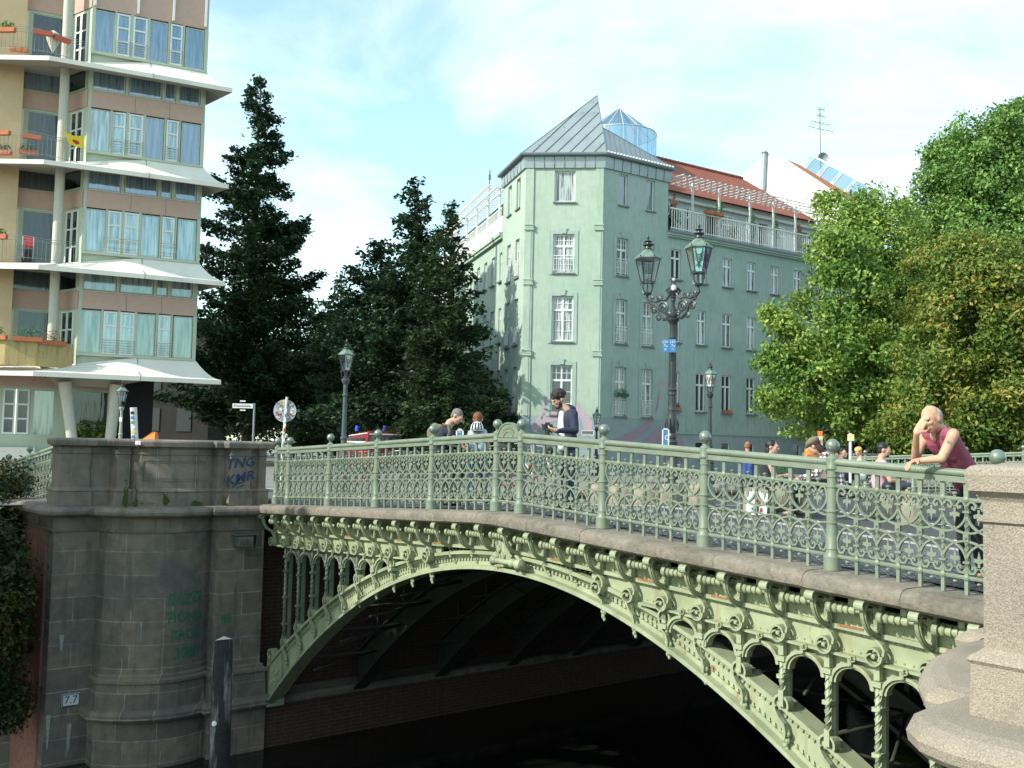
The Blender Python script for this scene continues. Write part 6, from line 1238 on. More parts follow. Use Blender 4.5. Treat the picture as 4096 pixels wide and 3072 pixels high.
def person(name_label, J, top, bottom, hair=None, hairkind='short', sleeve='long', vox=.011, skin=SKIN, hands=None, shoes=True, base=None, bare_legs=False, extra=None, girth=1.0, cat='person'):
    """J: joint name -> world point; builds skin as one surface, clothes and hair as children"""
    base = base or Vector((J['hip'].x, J['hip'].y, deckz(J['hip']))); L = {k: (v-base if isinstance(v, Vector) and k not in ('F', 'up', 'foot') else v) for k, v in J.items()}
    t = thing('person', name_label, cat, loc=base); up = L.get('up', Vector((0, 0, 1))); hp_, q, B = headprims(L['head'], L['F'], up, L.get('hs', 1.0)); g = girth
    pr = list(hp_); pr.append((L['head']-Vector((0, 0, .05))-L['F'].normalized()*.02, .055, L['neck'], .060)); pr.append((L['neck'], .06, (L['shL']+L['shR'])/2, .08))
    chest = (L['shL']+L['shR'])/2+(L['hip']-L['neck'])*.12; ax_ = (L['shL']-L['shR']).normalized(); waist = chest.lerp(L['hip'], .6)
    vo_ = .062 if sleeve == 'vest' else .02; tor = [(L['shL']-ax_*vo_, .066*g, L['shR']+ax_*vo_, .066*g)]
    for s_ in (-1, 1): tor += [(chest+ax_*.075*s_*g, .105*g, waist+ax_*.05*s_*g, .105*g), (waist+ax_*.05*s_*g, .105*g, L['hip']+ax_*.07*s_*g, .115*g)]
    armR = []; sl = []
    for sd_ in 'LR':
        a, e, w_ = L['sh'+sd_], L['el'+sd_], L['wr'+sd_]; pr += [(a, .052, e, .040), (e, .040, w_, .027)]
        if hands and sd_ in hands: hd = hands[sd_]; pr += handprims(w_, hd[0], hd[1], hd[2], thumb=hd[3] if len(hd) > 3 else 1)
        else: pr += handprims(w_, (w_-e), Vector((0, 0, -1)), .45)
        if sleeve == 'long': sl += [(a, .068, e, .055), (e, .055, w_, .038)]
        elif sleeve == 'short': sl += [(a, .068, a.lerp(e, .6), .062)]
        elif sleeve == 'cap': sl += [(a-ax_*(.012 if sd_ == 'L' else -.012), .070, a.lerp(e, .03), .064)]
    pr += [(p[0], p[1]*.86, p[2], p[3]*.86) for p in tor]
    legs = []
    for sd_ in 'LR':
        k_, f_ = L.get('kn'+sd_), L.get('ft'+sd_)
        if k_ is None: continue
        h0 = L['hip']+ax_*(.085 if sd_ == 'L' else -.085); legs += [(h0, .092, k_, .062), (k_, .062, f_, .045)]; pr += [(h0, .08, k_, .05), (k_, .05, f_, .036), (f_, .036, f_+L['foot']*.14+Vector((0, 0, -.03)), .028)]
    o = blob('body', pr, skin, t, vox)
    blob('shirt', tor+sl, top, t, vox, 3, fold=.009)
    if legs: blob('trousers', [l_ if not bare_legs else l_ for i, l_ in enumerate(legs) if not (bare_legs and i % 2)]+[(L['hip']+ax_*.06, .118*g, L['hip']-ax_*.06, .118*g)], bottom, t, vox, 3, fold=.009)
    if legs and shoes:
        for s_ in 'LR': blob('shoe', [(L['ft'+s_]+Vector((0, 0, -.02)), .045, L['ft'+s_]+L['foot']*.17+Vector((0, 0, -.045)), .036)], mat('dark_shoes', (.03, .03, .035), .6), t, .012)
    s = L.get('hs', 1.0)
    if hair:
        if hairkind == 'short': hpz = [(q(0, -.022, .045), (.083*s, .098*s, .088*s), B), (q(0, -.055, -.01), (.072*s, .05*s, .06*s), B)]
        elif hairkind == 'curly': gg = random.Random(1); hpz = [(q(0, -.015, .055), (.088*s, .10*s, .09*s), B)]+[(q(.085*math.cos(a)*math.cos(c), -.02+.105*math.sin(a)*math.cos(c), .055+.09*math.sin(c)), (.025, .025, .025), B) for a, c in [(gg.uniform(0, 6.28), gg.uniform(0, 1.3)) for _ in range(60)]]
        elif hairkind == 'stubble': hpz = [(q(0, -.038, .024), (.084*s, .080*s, .080*s), B), (q(0, -.062, -.02), (.072*s, .046*s, .055*s), B)]
        elif hairkind == 'long': hpz = [(q(0, -.025, .04), (.086*s, .10*s, .09*s), B), (q(0, -.06, -.06), (.075*s, .055*s, .11*s), B)]
        elif hairkind == 'bun': hpz = [(q(0, -.02, .04), (.086*s, .10*s, .092*s), B), (q(0, -.07, -.04), (.05*s, .05*s, .10*s), B)]
        blob('hair', hpz, hair, t, .009, 2)
    b = MB()
    for sg in (-1, 1): b.ball(q(sg*.030, .085, .010), .010*s, 8)
    b.build('eyes', EYE_M, t)
    if extra: extra(t, L, q, B)
    return t
V3 = Vector
# the man leaning on the rail
PINK = mat('raspberry_cotton', (.27, .06, .10), .85, var=.14, vs=5, bump=.5, bs=14); DKT = mat('dark_trousers', (.025, .027, .035), .85, var=.2, vs=10, bump=.3)
def xleaning(t, L, q, B):
    b = MB(); c = L['shL'].lerp(L['elL'], .38); d = (Vector((0, 0, EYE))-(Vector(t.location)+c)); d.z *= .2; d.normalize(); s_ = d.cross(Vector((0, 0, 1))).normalized(); up = s_.cross(d)
    P = [c+d*.0525+s_*x*.9+up*z for x, z in ((-.018, .016), (.0, .026), (.016, .018), (.020, -.004), (.008, -.026), (-.008, -.016), (-.020, -.018))]; b.add(P, [list(range(7))]); b.build('tattoo', mat('tattoo_ink', (.16, .19, .16), .6), t, recalc=False)
    b = MB(); b.tube([q(.012, .075, -.115), q(.0, .05, -.19), q(-.0, .06, -.28)], .004, 4)
D0 = 9.15
J = dict(head=at(931, 419.5, 9.12), F=V3((-.80, -.52, -.30)), up=V3((-.30, -.1, 1)), hs=1.04, neck=at(941, 430, 9.22), shL=at(953.5, 434, 9.0), shR=at(925, 436, 9.42), elL=at(941.5, 458.5, 8.93), wrL=at(917, 461, 9.0),
         elR=at(915, 459, 9.28), wrR=at(916.5, 433, 9.06), hip=at(972, 474, 9.45), knL=at(978, 515, 9.25), knR=at(966, 515, 9.65), ftL=V3((0, 0, 0)), ftR=V3((0, 0, 0)), foot=V3((-.5, -.6, 0)))
for k, u, d_ in (('ftL', 982, 9.35), ('ftR', 966, 9.85)): p = at(u, 560, d_); J[k] = V3((p.x, p.y, deckz(p)+.09))
for k, u, d_ in (('knL', 976, 9.2), ('knR', 962, 9.6)): p = at(u, 520, d_); J[k] = V3((p.x, p.y, deckz(p)+.50))
J['hip'].z = deckz(J['hip'])+.92
person('bald man in a raspberry sleeveless shirt leaning on the rail, hand over his face', J, PINK, DKT, mat('grey_stubble', (.34, .31, .29), .9, var=.2, vs=60), 'stubble', 'vest', .0085, SKIN2,
       {'L': (V3((-.75, -.35, -.15)), V3((.1, -.2, -1)), .55, 1), 'R': (V3((.50, .02, .86)), V3((.5, .8, -.3)), .25, -1)}, extra=xleaning, girth=1.02)
# photographer
NAVY = mat('navy_hoodie', (.022, .026, .055), .85, var=.25, vs=8, bump=.5, bs=18); BRH = mat('dark_brown_hair', (.022, .014, .012), .7, var=.4, vs=40, bump=.6, bs=60); WTS = mat('white_tshirt', (.75, .75, .74), .8, var=.06)
D1 = 14.1
def xphoto(t, L, q, B):
    blob('beard', [(q(0, .055, -.088), (.046, .038, .030), B), (q(-.050, .03, -.055), (.018, .034, .045), B), (q(.050, .03, -.055), (.018, .034, .045), B)], BRH, t, .008, 2)
    b = MB()
    for sg in (-1, 1): b.tube([q(sg*.030+.021*math.cos(a), .100, .010+.016*math.sin(a)) for a in [2*PI*i/10 for i in range(10)]], .0025, 4, closed=True); b.tube([q(sg*.051, .098, .012), q(sg*.078, .0, .012)], .0025, 4)
    b.build('glasses', mat('glasses_frame', (.05, .02, .02), .3), t)
    c = (L['neck']+L['hip'])/2; fwd = V3((-.88, -.47, 0)).normalized()
    blob('tshirt_front', [(L['neck']+fwd*.075-V3((0, 0, .06)), .045, L['hip']+fwd*.10+V3((0, 0, .12)), .075), (L['hip']+fwd*.08+V3((0, 0, .10)), .085, L['hip']+fwd*.08-V3((0, 0, .02)), .075)], WTS, t, .012)
    blob('hood', [(L['neck']-fwd*.07+V3((0, 0, .0)), .07, L['neck']-fwd*.10-V3((0, 0, .07)), .075), (L['neck']+V3((.06, .06, -.01)), .045, L['neck']-fwd*.09, .06), (L['neck']+V3((-.06, -.02, -.03)), .035, L['neck']-fwd*.09, .06)], NAVY, t, .012)
    b = MB(); n_ = L['neck']; sdv = V3((.47, -.88, 0))
    for s_ in (-.03, .045): p = n_+fwd*.12+sdv*(s_+.03)-V3((0, 0, .05)); b.tube([p, p+V3((.0, -.02, -.12)), p+V3((.01, -.02, -.24))], .005, 4)
    b.build('drawstrings', WTS, t)
J = dict(head=at(559, 400.2, D1), F=V3((-.86, -.40, -.42)), up=V3((-.35, -.1, 1)), neck=at(566.5, 409.5, D1), shL=at(573, 413.5, D1-.13), shR=at(562, 413.5, D1+.17), elL=at(575, 430.5, D1-.22), wrL=at(558, 430.8, D1-.34), elR=at(563, 431.5, D1+.10), wrR=at(552, 429.5, D1-.12),
         hip=at(568, 441, D1), foot=V3((-.8, -.3, 0)))
J['hip'].z = deckz(J['hip'])+.94
for s_, du in (('L', 2.5), ('R', -4)):
    p = at(568+du, 500, D1+(.0 if s_ == 'L' else .2)); J['kn'+s_] = V3((p.x, p.y, deckz(p)+.52)); J['ft'+s_] = V3((p.x+.02, p.y, deckz(p)+.09))
person('bearded man with glasses in a navy hoodie looking down at his camera', J, NAVY, mat('jeans', (.04, .06, .11), .85, var=.2), BRH, 'curly', 'long', .010, SKIN, {'L': (V3((-.9, .1, .12)), V3((.1, .5, .6)), .5, 1), 'R': (V3((-.7, -.5, .1)), V3((.3, .2, .8)), .5, -1)}, extra=xphoto)
cp_ = at(547.4, 428.7, D1-.28); cm = thing('camera', 'black camera with a long lens held by the bearded man', 'camera', loc=cp_, rz=.5); CBK = mat('camera_black', (.015, .015, .018), .35, spec=.6)
b = MB(); b.box((0, 0, .02), (.13, .06, .085)); b.box((0, 0, .072), (.05, .05, .03)); b.box((.045, -.01, .0), (.035, .075, .09)); b.build('camera_body', CBK, cm); b = MB(); b.lathe([(.036, 0), (.038, -.02), (.034, -.05), (.036, -.09), (.038, -.10)], (-.01, -.02, -.0), 14); b.build('lens', CBK, cm)
b = MB(); b.tube([(.06, 0, .05), (.10, .02, .0), (.06, .0, -.06)], .006, 4); b.build('strap', CBK, cm)
# grey haired man bent over his handlebars
D2 = 16.7; GRH = mat('grey_hair', (.16, .15, .15), .85, var=.35, vs=60, bump=.4, bs=60); NAV2 = mat('navy_tshirt', (.018, .022, .045), .85, var=.2, vs=8, bump=.3, bs=16); TAN = mat('tan_canvas', (.17, .145, .09), .85, var=.15, vs=10, bump=.3)
def xgrey(t, L, q, B):
    m_ = (L['neck'].lerp(L['hip'], .28)); bk2 = V3((-.75, .25, .45)).normalized()
    blob('backpack', [(m_+bk2*.13-V3((.08, 0, .03)), .075, L['neck'].lerp(L['hip'], .7)+bk2*.16, .11), (m_+bk2*.10-V3((.02, 0, .02)), .06, m_+bk2*.14-V3((.12, 0, .12)), .09)], TAN, t, .014)
    b = MB(); 
    for s_ in ('shL',): a = L[s_]; b.tube([a+V3((-.06, -.04, .07)), a+V3((.03, -.07, .05)), a+V3((.06, -.08, -.05)), a+V3((.02, -.06, -.18))], .024, 6)
    b.build('backpack_strap', TAN, t)
J = dict(head=at(457, 416.8, D2), F=V3((.80, -.35, -.55)), up=V3((.4, 0, 1)), hs=1.04, neck=at(449.5, 422.5, D2), shL=at(446.5, 428.5, D2-.17), shR=at(448, 428, D2+.17), elL=at(454, 439, D2-.25), wrL=at(463, 447, D2-.2), elR=at(456, 440, D2+.3), wrR=at(464, 447, D2+.3), hip=at(437, 450, D2), foot=V3((.9, 0, 0)))
J['hip'].z = deckz(J['hip'])+.98
for s_, dx, dy in (('L', .12, -.16), ('R', .25, .16)): p = J['hip']+V3((dx, dy, 0)); J['kn'+s_] = V3((p.x+.15, p.y, deckz(p)+.52)); J['ft'+s_] = V3((p.x-.02, p.y, deckz(p)+.09))
person('grey haired man with a tan backpack bending over his handlebars, left of the bridge middle', J, NAV2, DKT, GRH, 'short', 'short', .012, SKIN, extra=xgrey)
# woman seen from behind with a white helmet
D3 = 17.2; AUB = mat('auburn_hair', (.17, .06, .025), .7, var=.3, vs=40); FLO = mat('flowered_top', (.40, .50, .58), .8, var=.3, vs=30, col2=(.12, .22, .30), cs=12)
def xhelm(t, L, q, B):
    c = L['neck']+V3((0, -.13, -.0)); b = MB(); b.lathe([(.02, .10), (.07, .085), (.105, .03), (.115, -.03), (.10, -.06), (.07, -.05)], c, 14); o = b.build('helmet', mat('white_helmet', (.68, .70, .72), .35), t); b = MB()
    for i in range(4): a = -PI/2+(i-1.5)*.5; b.tube([c+V3((.118*math.cos(a), .118*math.sin(a), -.04)), c+V3((.112*math.cos(a), .112*math.sin(a), .01)), c+V3((.08*math.cos(a), .08*math.sin(a), .075))], .012, 5)
    b.build('vent', CBK, o)
J = dict(head=at(478, 419.5, D3), F=V3((.15, .95, -.1)), neck=at(477.3, 427.5, D3), shL=at(470.5, 433, D3), shR=at(484.5, 432.5, D3), elL=at(466.5, 448, D3+.05), wrL=at(470, 457, D3+.35), elR=at(488.5, 448, D3+.05), wrR=at(486, 457, D3+.35), hip=at(477, 462, D3), foot=V3((.2, .9, 0)))
J['hip'].z = deckz(J['hip'])+.90
for s_, dx in (('L', -.14), ('R', .14)): p = J['hip']+V3((dx, .15, 0)); J['kn'+s_] = V3((p.x, p.y+.1, deckz(p)+.5)); J['ft'+s_] = V3((p.x, p.y, deckz(p)+.09))
person('woman on a bicycle seen from behind, white helmet on her back, auburn hair', J, FLO, mat('blue_jeans', (.06, .16, .28), .85, var=.2), AUB, 'bun', 'none', .012, SKIN, extra=xhelm)
def seated(label, u, v, D, yaw, top, bottom, hair, hk='short', sleeve='short', seat=.44, face=None, extra=None, arms=None, bare=False, skin=SKIN, foot_out=.45, H=None):
    """person seated on something seat m high; (u, v) is the centre of the head"""
    hd = at(u, v, D); gz = deckz(hd); f = V3((math.cos(yaw), math.sin(yaw), 0)); s_ = V3((-f.y, f.x, 0)); F = face or f+V3((0, 0, -.15)); hz = hd.z-gz
    hip = V3((hd.x, hd.y, gz+seat+.10))-f*.10; neck = hd-V3((0, 0, .13))-f*.04; sm = neck-V3((0, 0, .09))-f*.01; J = dict(head=hd, F=F, neck=neck, shL=sm+s_*.17, shR=sm-s_*.17, hip=hip, foot=f)
    for n_, k in (('L', 1), ('R', -1)):
        J['kn'+n_] = hip+f*.44+s_*k*.13+V3((0, 0, .02)); J['ft'+n_] = V3((hip.x, hip.y, gz+.09))+f*foot_out+s_*k*.13; J['el'+n_] = sm+s_*k*.23+f*.10-V3((0, 0, .27)); J['wr'+n_] = J['kn'+n_]-f*.12+V3((0, 0, .08))-s_*k*.04
    if arms: arms(J, f, s_)
    return person(label, J, top, bottom, hair, hk, sleeve, .013, skin, base=V3((hip.x, hip.y, gz)), extra=extra, bare_legs=bare)
BLH = mat('black_hair', (.012, .011, .014), .55, var=.3, vs=40); BLT = mat('black_top', (.02, .02, .024), .85, var=.2)
seated('smiling black haired woman in a black top sitting behind the railing', 772.3, 447.3, 16.3, -.25, BLT, DKT, BLH, 'long', 'none', face=V3((.85, -.5, -.05)))
seated('sunburnt bald man in a blue jacket sitting far behind the railing, seen from behind', 747.4, 446.2, 27, 1.4, mat('blue_jacket', (.03, .06, .22), .8), DKT, mat('short_red_hair', (.25, .10, .05), .8), 'stubble', 'long', skin=mat('sunburnt_skin', (.48, .20, .12), .6))
PLAID = bpy.data.materials.new('plaid_cloth'); PLAID.use_nodes = True; n_ = PLAID.node_tree.nodes; l_ = PLAID.node_tree.links
tc_ = n_.new('ShaderNodeTexCoord'); w1 = n_.new('ShaderNodeTexWave'); w1.inputs['Scale'].default_value = 4.5; w1.bands_direction = 'X'; w2 = n_.new('ShaderNodeTexWave'); w2.inputs['Scale'].default_value = 4.5; w2.bands_direction = 'Z'; ad_ = n_.new('ShaderNodeMath'); r_ = n_.new('ShaderNodeValToRGB')
l_.new(tc_.outputs['Object'], w1.inputs[0]); l_.new(tc_.outputs['Object'], w2.inputs[0]); l_.new(w1.outputs[1], ad_.inputs[0]); l_.new(w2.outputs[1], ad_.inputs[1]); l_.new(ad_.outputs[0], r_.inputs[0])
r_.color_ramp.interpolation = 'CONSTANT'; e_ = r_.color_ramp.elements; e_[0].color = (.6, .6, .6, 1); e_[1].position = .45; e_[1].color = (.14, .06, .07, 1); x_ = e_.new(.8); x_.color = (.05, .04, .06, 1); dv = n_.new('ShaderNodeMath'); dv.operation = 'MULTIPLY'; dv.inputs[1].default_value = .5; l_.new(ad_.outputs[0], dv.inputs[0]); l_.new(dv.outputs[0], r_.inputs[0]); l_.new(r_.outputs[0], n_['Principled BSDF'].inputs['Base Color'])
def xcap(t, L, q, B):
    blob('cap', [(q(0, -.015, .085), (.110, .125, .070), B), (q(0, .095, .062), (.07, .05, .016), B)], mat('olive_cap', (.16, .14, .09), .9, var=.1), t, .010, 2)
def bend(J, f, s_):
    J['neck'] = J['neck']+f*.02; J['hip'] = J['hip']-f*.12
seated('person in a plaid shirt and olive flat cap bending forward, seen from the side', 814.5, 446.8, 15.8, 2.9, PLAID, DKT, mat('curly_brown_hair', (.035, .02, .016), .8, var=.4, vs=40), 'long', 'long', face=V3((-.7, .5, -.6)), extra=xcap, arms=lambda J, f, s_: J.update(neck=J['head']+V3((.10, .0, -.10)), shL=J['head']+V3((.10, -.15, -.15)), shR=J['head']+V3((.25, .13, -.12)), hip=J['hip']+V3((.30, .05, .02)), elL=J['head']+V3((-.02, -.20, -.42)), elR=J['head']+V3((.12, .2, -.42))))
obp = thing('orange_rucksack', 'bright orange rucksack beside the person in the flat cap', 'rucksack', loc=(lambda P: (P.x, P.y, P.z))(at(809, 455, 17.2))); blob('rucksack_body', [((0, 0, -.08), .09, (0, 0, .09), .075), ((.06, 0, -.1), .08, (.03, 0, .06), .07)], ORG, obp, .016); b = MB(); b.box((0, -.10, -.04), (.13, .03, .10)); b.build('pocket', mat('dark_orange', (.55, .13, .02), .7), obp)
LPK = mat('pale_pink_shirt', (.58, .32, .38), .85, var=.08)
seated('bearded young man in a pale pink T-shirt and glasses sitting behind the railing', 883.8, 450.3, 16.5, -.15, LPK, mat('dark_shorts', (.03, .035, .06), .85), BLH, 'short', 'short', face=V3((.9, -.3, -.05)), bare=True, extra=lambda t, L, q, B: blob('beard', [(q(0, .055, -.088), (.044, .036, .026), B)], BLH, t, .009, 2))
seated('distant seated person in an orange and white cap near the yellow notice', 858.5, 452.3, 25, 2.6, mat('white_shirt', (.65, .62, .58), .8), DKT, None, face=V3((-.6, -.6, -.3)), extra=lambda t, L, q, B: blob('cap', [(q(0, -.01, .07), (.095, .11, .07), B)], mat('orange_cap', (.75, .35, .12), .8), t, .012, 2))
seated('distant person in grey sitting left of the yellow notice, mostly hidden by the finial', 842, 452.5, 25, .4, mat('grey_shirt', (.2, .2, .22), .85), DKT, BRH, face=V3((.6, -.6, 0)))
# balcony dweller on the green house
P = TR @ Vector((hit(TR, 1, .25, 674.6, 200).x, .35, 0)); hd = at(674.8, 196.3, (at(674.8, 196, 10)*0+P).y); gz = EYE+11.56
J = dict(head=hd, F=V3((.35, -.9, -.4)), neck=hd+V3((-.05, .06, -.14)), shL=hd+V3((.16, .08, -.25)), shR=hd+V3((-.22, .02, -.26)), elL=hd+V3((.18, -.12, -.44)), wrL=hd+V3((.06, -.22, -.42)), elR=hd+V3((-.22, -.16, -.46)), wrR=hd+V3((-.02, -.24, -.46)), hip=V3((hd.x-.1, hd.y+.3, gz+.9)), foot=V3((0, -1, 0)),
         knL=V3((hd.x, hd.y+.3, gz+.5)), knR=V3((hd.x-.2, hd.y+.3, gz+.5)), ftL=V3((hd.x, hd.y+.3, gz+.09)), ftR=V3((hd.x-.2, hd.y+.3, gz+.09)))
person('bare shouldered person leaning on the roof balcony rail of the green house', J, mat('bare_chest_tan', (.30, .15, .10), .6), DKT, BRH, 'short', 'none', .016, mat('balcony_skin', (.36, .18, .12), .6), base=V3((hd.x, hd.y, gz)))
# ------------------------------------------------------------------ trees
import numpy as np
def field(P, fs, rs):      # smooth random field in about 0..1
    v = np.zeros(len(P))
    for k in range(14):
        d = rs.normal(size=3); d /= np.linalg.norm(d); f = fs*rs.uniform(1.2, 7.0); v += np.sin(P @ d*f+rs.uniform(0, 6.28))/(1+.18*f/fs)
    return .5+.5*np.tanh(v*.42)
def addleaves(b, P, Nn, L, flat, mi=0, droop=.25, rs=None):
    n = len(P); Nn = Nn/np.linalg.norm(Nn, axis=1, keepdims=True); t = rs.normal(size=(n, 3)); a = t-Nn*(t*Nn).sum(1, keepdims=True); a /= np.linalg.norm(a, axis=1, keepdims=True); w = np.cross(Nn, a); L = L[:, None]
    Q = np.stack([P-a*L*.8, P+w*L*flat, P+a*L-Nn*L*droop, P-w*L*flat], 1).reshape(-1, 3); o = len(b.v); b.v += [tuple(q) for q in Q.tolist()]
    b.f += [[o+4*k, o+4*k+1, o+4*k+2, o+4*k+3] for k in range(n)]; b.m += [mi]*n; b.s += [False]*n
def leafcloud(b, lobes, n, size, seed, gap=.52, fs=1.1, up=.35, mi=0, flat=.5, sprays=0):
    """leaves scattered through the outer part of every lobe, thinned by a clump field so that gaps open"""
    rs = np.random.RandomState(seed); C_ = [np.array(l[0], float) for l in lobes]; R_ = [np.array(l[1], float) for l in lobes]
    if sprays:
        for c, r in list(zip(C_, R_)):
            for _ in range(sprays): d = rs.normal(size=3); d /= np.linalg.norm(d); C_.append(c+d*r*1.02); R_.append(r*rs.uniform(.22, .42)*np.array([1, 1, .85]))
    tot = sum(r[0]*r[2] for r in R_); fr = np.random.RandomState(seed+7)
    Ps, Ds = [], []
    for c, r in zip(C_, R_):
        k = int(n*r[0]*r[2]/tot*1.9)+2; d = rs.normal(size=(k, 3)); d /= np.linalg.norm(d, axis=1, keepdims=True); q = rs.rand(k)**.45; Ps.append(c+d*r*q[:, None]); Ds.append(np.c_[d, q])
    P = np.concatenate(Ps); D = np.concatenate(Ds); f = field(P, fs, fr); keep = f > gap-.12*D[:, 3]+.1*(D[:, 3] > .9)-.06; P = P[keep]; D = D[keep, :3]
    P = np.repeat(P, 3, 0); D = np.repeat(D, 3, 0); P = P+rs.normal(size=P.shape)*size*1.3; Nn = D+rs.normal(size=P.shape)*.7+np.array([0, 0, up]); addleaves(b, P, Nn, size*rs.uniform(.6, 1.25, len(P)), flat, mi, .25, rs)
BARK = mat('bark', (.07, .06, .045), .95, var=.3, vs=8, bump=.6, bs=20)
def trunkmesh(b, H, r, limbs, seed, lean=(0, 0)):
    g = random.Random(seed); P = [(lean[0]*t*t*H+.03*H*math.sin(4*t), lean[1]*t*t*H, H*t) for t in [i/8 for i in range(9)]]
    b.tube(P, [r*(1.25 if i == 0 else 1-.85*i/8) for i in range(9)], 9)
    for (tx, ty, tz) in limbs:
        t0 = g.uniform(.25, .6); s_ = Vector((lean[0]*t0*t0*H, lean[1]*t0*t0*H, H*t0)); e = Vector((tx, ty, tz)); m_ = s_.lerp(e, .5)+Vector((0, 0, -.08*H*g.random())); b.tube([s_, m_, e], [r*.4, r*.25, r*.06], 6)
def broad(name, label, base, H, R_, lobes, n, size, m, seed, group=None, gap=.52, fs=1.1, flat=.5, sprays=0):
    t = thing(name, label, 'tree', loc=base, group=group); b = MB(); trunkmesh(b, H*.8, max(.14, R_*.05), [(l[0][0]*.8, l[0][1]*.8, l[0][2]) for l in lobes[:8]], seed); b.build('trunk', BARK, t)
    b = MB(); leafcloud(b, lobes, n, size, seed, gap, fs, flat=flat, sprays=sprays); b.build('crown', m, t, recalc=False); return t
def conic(name, label, base, H, R_, n, size, m, seed, group=None, low=.1, prof=.85):
    g = random.Random(seed); t = thing(name, label, 'tree', loc=base, group=group); tb = MB(); b = MB(); V = b.v; F = b.f
    tb.tube([(0, 0, 0), (0, 0, H*.5), (.1, 0, H*.98)], [R_*.06, R_*.035, .02], 8); z = H*low; tips = []
    while z < H*.985:
        q = (z/H-low)/(1-low); L0 = R_*(1-q)**prof; k = max(3, int(4+5*(1-q)))
        for j in range(k):
            a = g.random()*6.283; L = L0*g.uniform(.55, 1.22)+.12; dz = L*g.uniform(-.02, .42); tips.append(((0, 0, z), (L*math.cos(a), L*math.sin(a), z+dz), L))
        z += H*.022+.12
    tot = sum(x[2]**1.35 for x in tips); rs = np.random.RandomState(seed); Ps = []
    for s_, e, L in tips:
        tb.tube([s_, e], [.02+L*.012, .01], 4); k = int(n*L**1.35/tot)+3; u = rs.rand(k)**.65; sg = .13*L*(1.1-u)+.10
        Ps.append(np.array(s_)+(np.array(e)-np.array(s_))*u[:, None]+np.c_[rs.normal(size=k)*sg, rs.normal(size=k)*sg, -.06*L+rs.normal(size=k)*(.10+.07*L*(1.1-u))])
    P = np.concatenate(Ps); addleaves(b, P, np.c_[rs.normal(size=(len(P), 2))*.6, np.ones(len(P))], size*rs.uniform(.6, 1.3, len(P)), .55, 0, .3, rs)
    tb.build('trunk', BARK, t); b.build('crown', m, t, recalc=False); return t
LD = leafmat('dark_needle_green', (.010, .026, .014), (.030, .065, .028), (.045, .085, .034)); LD2 = leafmat('deep_green_leaves', (.010, .026, .012), (.034, .066, .023), (.05, .09, .03))
LY = leafmat('bright_maple_leaves', (.06, .135, .020), (.20, .33, .06), (.36, .44, .09)); LT = leafmat('fresh_green_leaves', (.05, .13, .025), (.17, .31, .07), (.28, .42, .11)); LC = leafmat('autumn_chestnut_leaves', (.045, .10, .015), (.165, .235, .036), (.34, .28, .06))
conic('pointed_tree', 'tall dark pointed tree standing just right of the canopied apartment house', gpos(246, 440, 58), 23.0, 4.9, 58000, .165, LD, 21, prof=.66)
conic('pointed_tree', 'dark conical tree with the tallest tip of the middle group, left of the green house', gpos(409, 440, 50), 14.8, 4.6, 46000, .15, LD, 22, prof=.85)
conic('pointed_tree', 'smaller dark conical tree overlapping the left wing of the green house', gpos(445, 440, 43), 11.9, 2.3, 18000, .13, LD2, 23, low=.05, prof=.7)
conic('pointed_tree', 'low dark pointed tree in the gap between the two large pointed trees', gpos(335, 440, 66), 12.5, 4.6, 20000, .18, LD2, 24)
conic('pointed_tree', 'dark conical tree with a blunt shoulder left of the taller twin peaks', gpos(374, 440, 53), 12.4, 3.9, 32000, .15, LD, 25, prof=.62)
def lob(u, v, D, r, base): p = at(u, v, D)-base; return ((p.x, p.y, p.z), r)
for i, (u, D, v, rr_, lb) in enumerate(((205, 76, 385, 5.5, 'shadowy tree at the foot of the tall pointed tree, seen above the stone pier'), (292, 70, 372, 6.0, 'dark leafy tree behind the sticker covered round sign'), (372, 64, 392, 5.0, 'dark leafy tree behind the red van roof'), (432, 57, 400, 4.0, 'low dark tree behind the grey haired man'), (160, 88, 398, 6, 'dim tree in the gap right of the canopied house'))):
    bs = gpos(u, 440, D); broad('street_tree', lb, bs, 8, rr_, [lob(u, v, D, (rr_, 3, (442-v)*D/1000*1.15), bs), lob(u-rr_*500/D, v+18, D, (rr_*.6, 2.5, 2.6), bs), lob(u+rr_*500/D, v+14, D, (rr_*.6, 2.5, 2.8), bs)], 5200, .21, LD2, 40+i, 'dark trees along the far street', gap=.42)
# right: maple, tall tree, chestnut
bs = gpos(845, 440, 41)
broad('maple_tree', 'yellow green maple with drooping branches in front of the right wing of the green house', bs, 9, 4, [lob(u, v, D, r, bs) for u, v, D, r in (
    (842, 226, 41, (1.35, 1.5, 1.2)), (872, 205, 42, (1.2, 1.5, .9)), (838, 262, 40, (1.5, 1.8, 1.3)), (880, 245, 41, (2.0, 2.2, 1.9)), (850, 300, 40, (2.0, 2.2, 1.6)), (895, 300, 41, (2.2, 2.2, 2.2)),
    (806, 345, 38.5, (1.35, 1.4, 1.0)), (783, 322, 38, (.75, .7, .45)), (768, 312, 38, (.30, .4, .22)), (776, 355, 38, (.75, .7, .45)), (800, 375, 38, (1.3, 1.3, .9)), (795, 408, 38, (1.1, 1.1, .45)), (770, 398, 37.5, (.55, .5, .25)), (838, 350, 39, (1.8, 1.8, 1.5)), (838, 400, 38.5, (1.9, 1.8, 1.3)), (880, 370, 39, (2.2, 2, 1.8)), (880, 415, 38.5, (2.2, 2, 1.2)), (828, 430, 38, (1.3, 1.3, .5)), (920, 340, 40, (2, 2, 2.5)), (920, 410, 39, (2, 2, 1.5)))], 30000, .105, LY, 51, gap=.53, fs=.8, sprays=6)
bs = gpos(985, 440, 50)
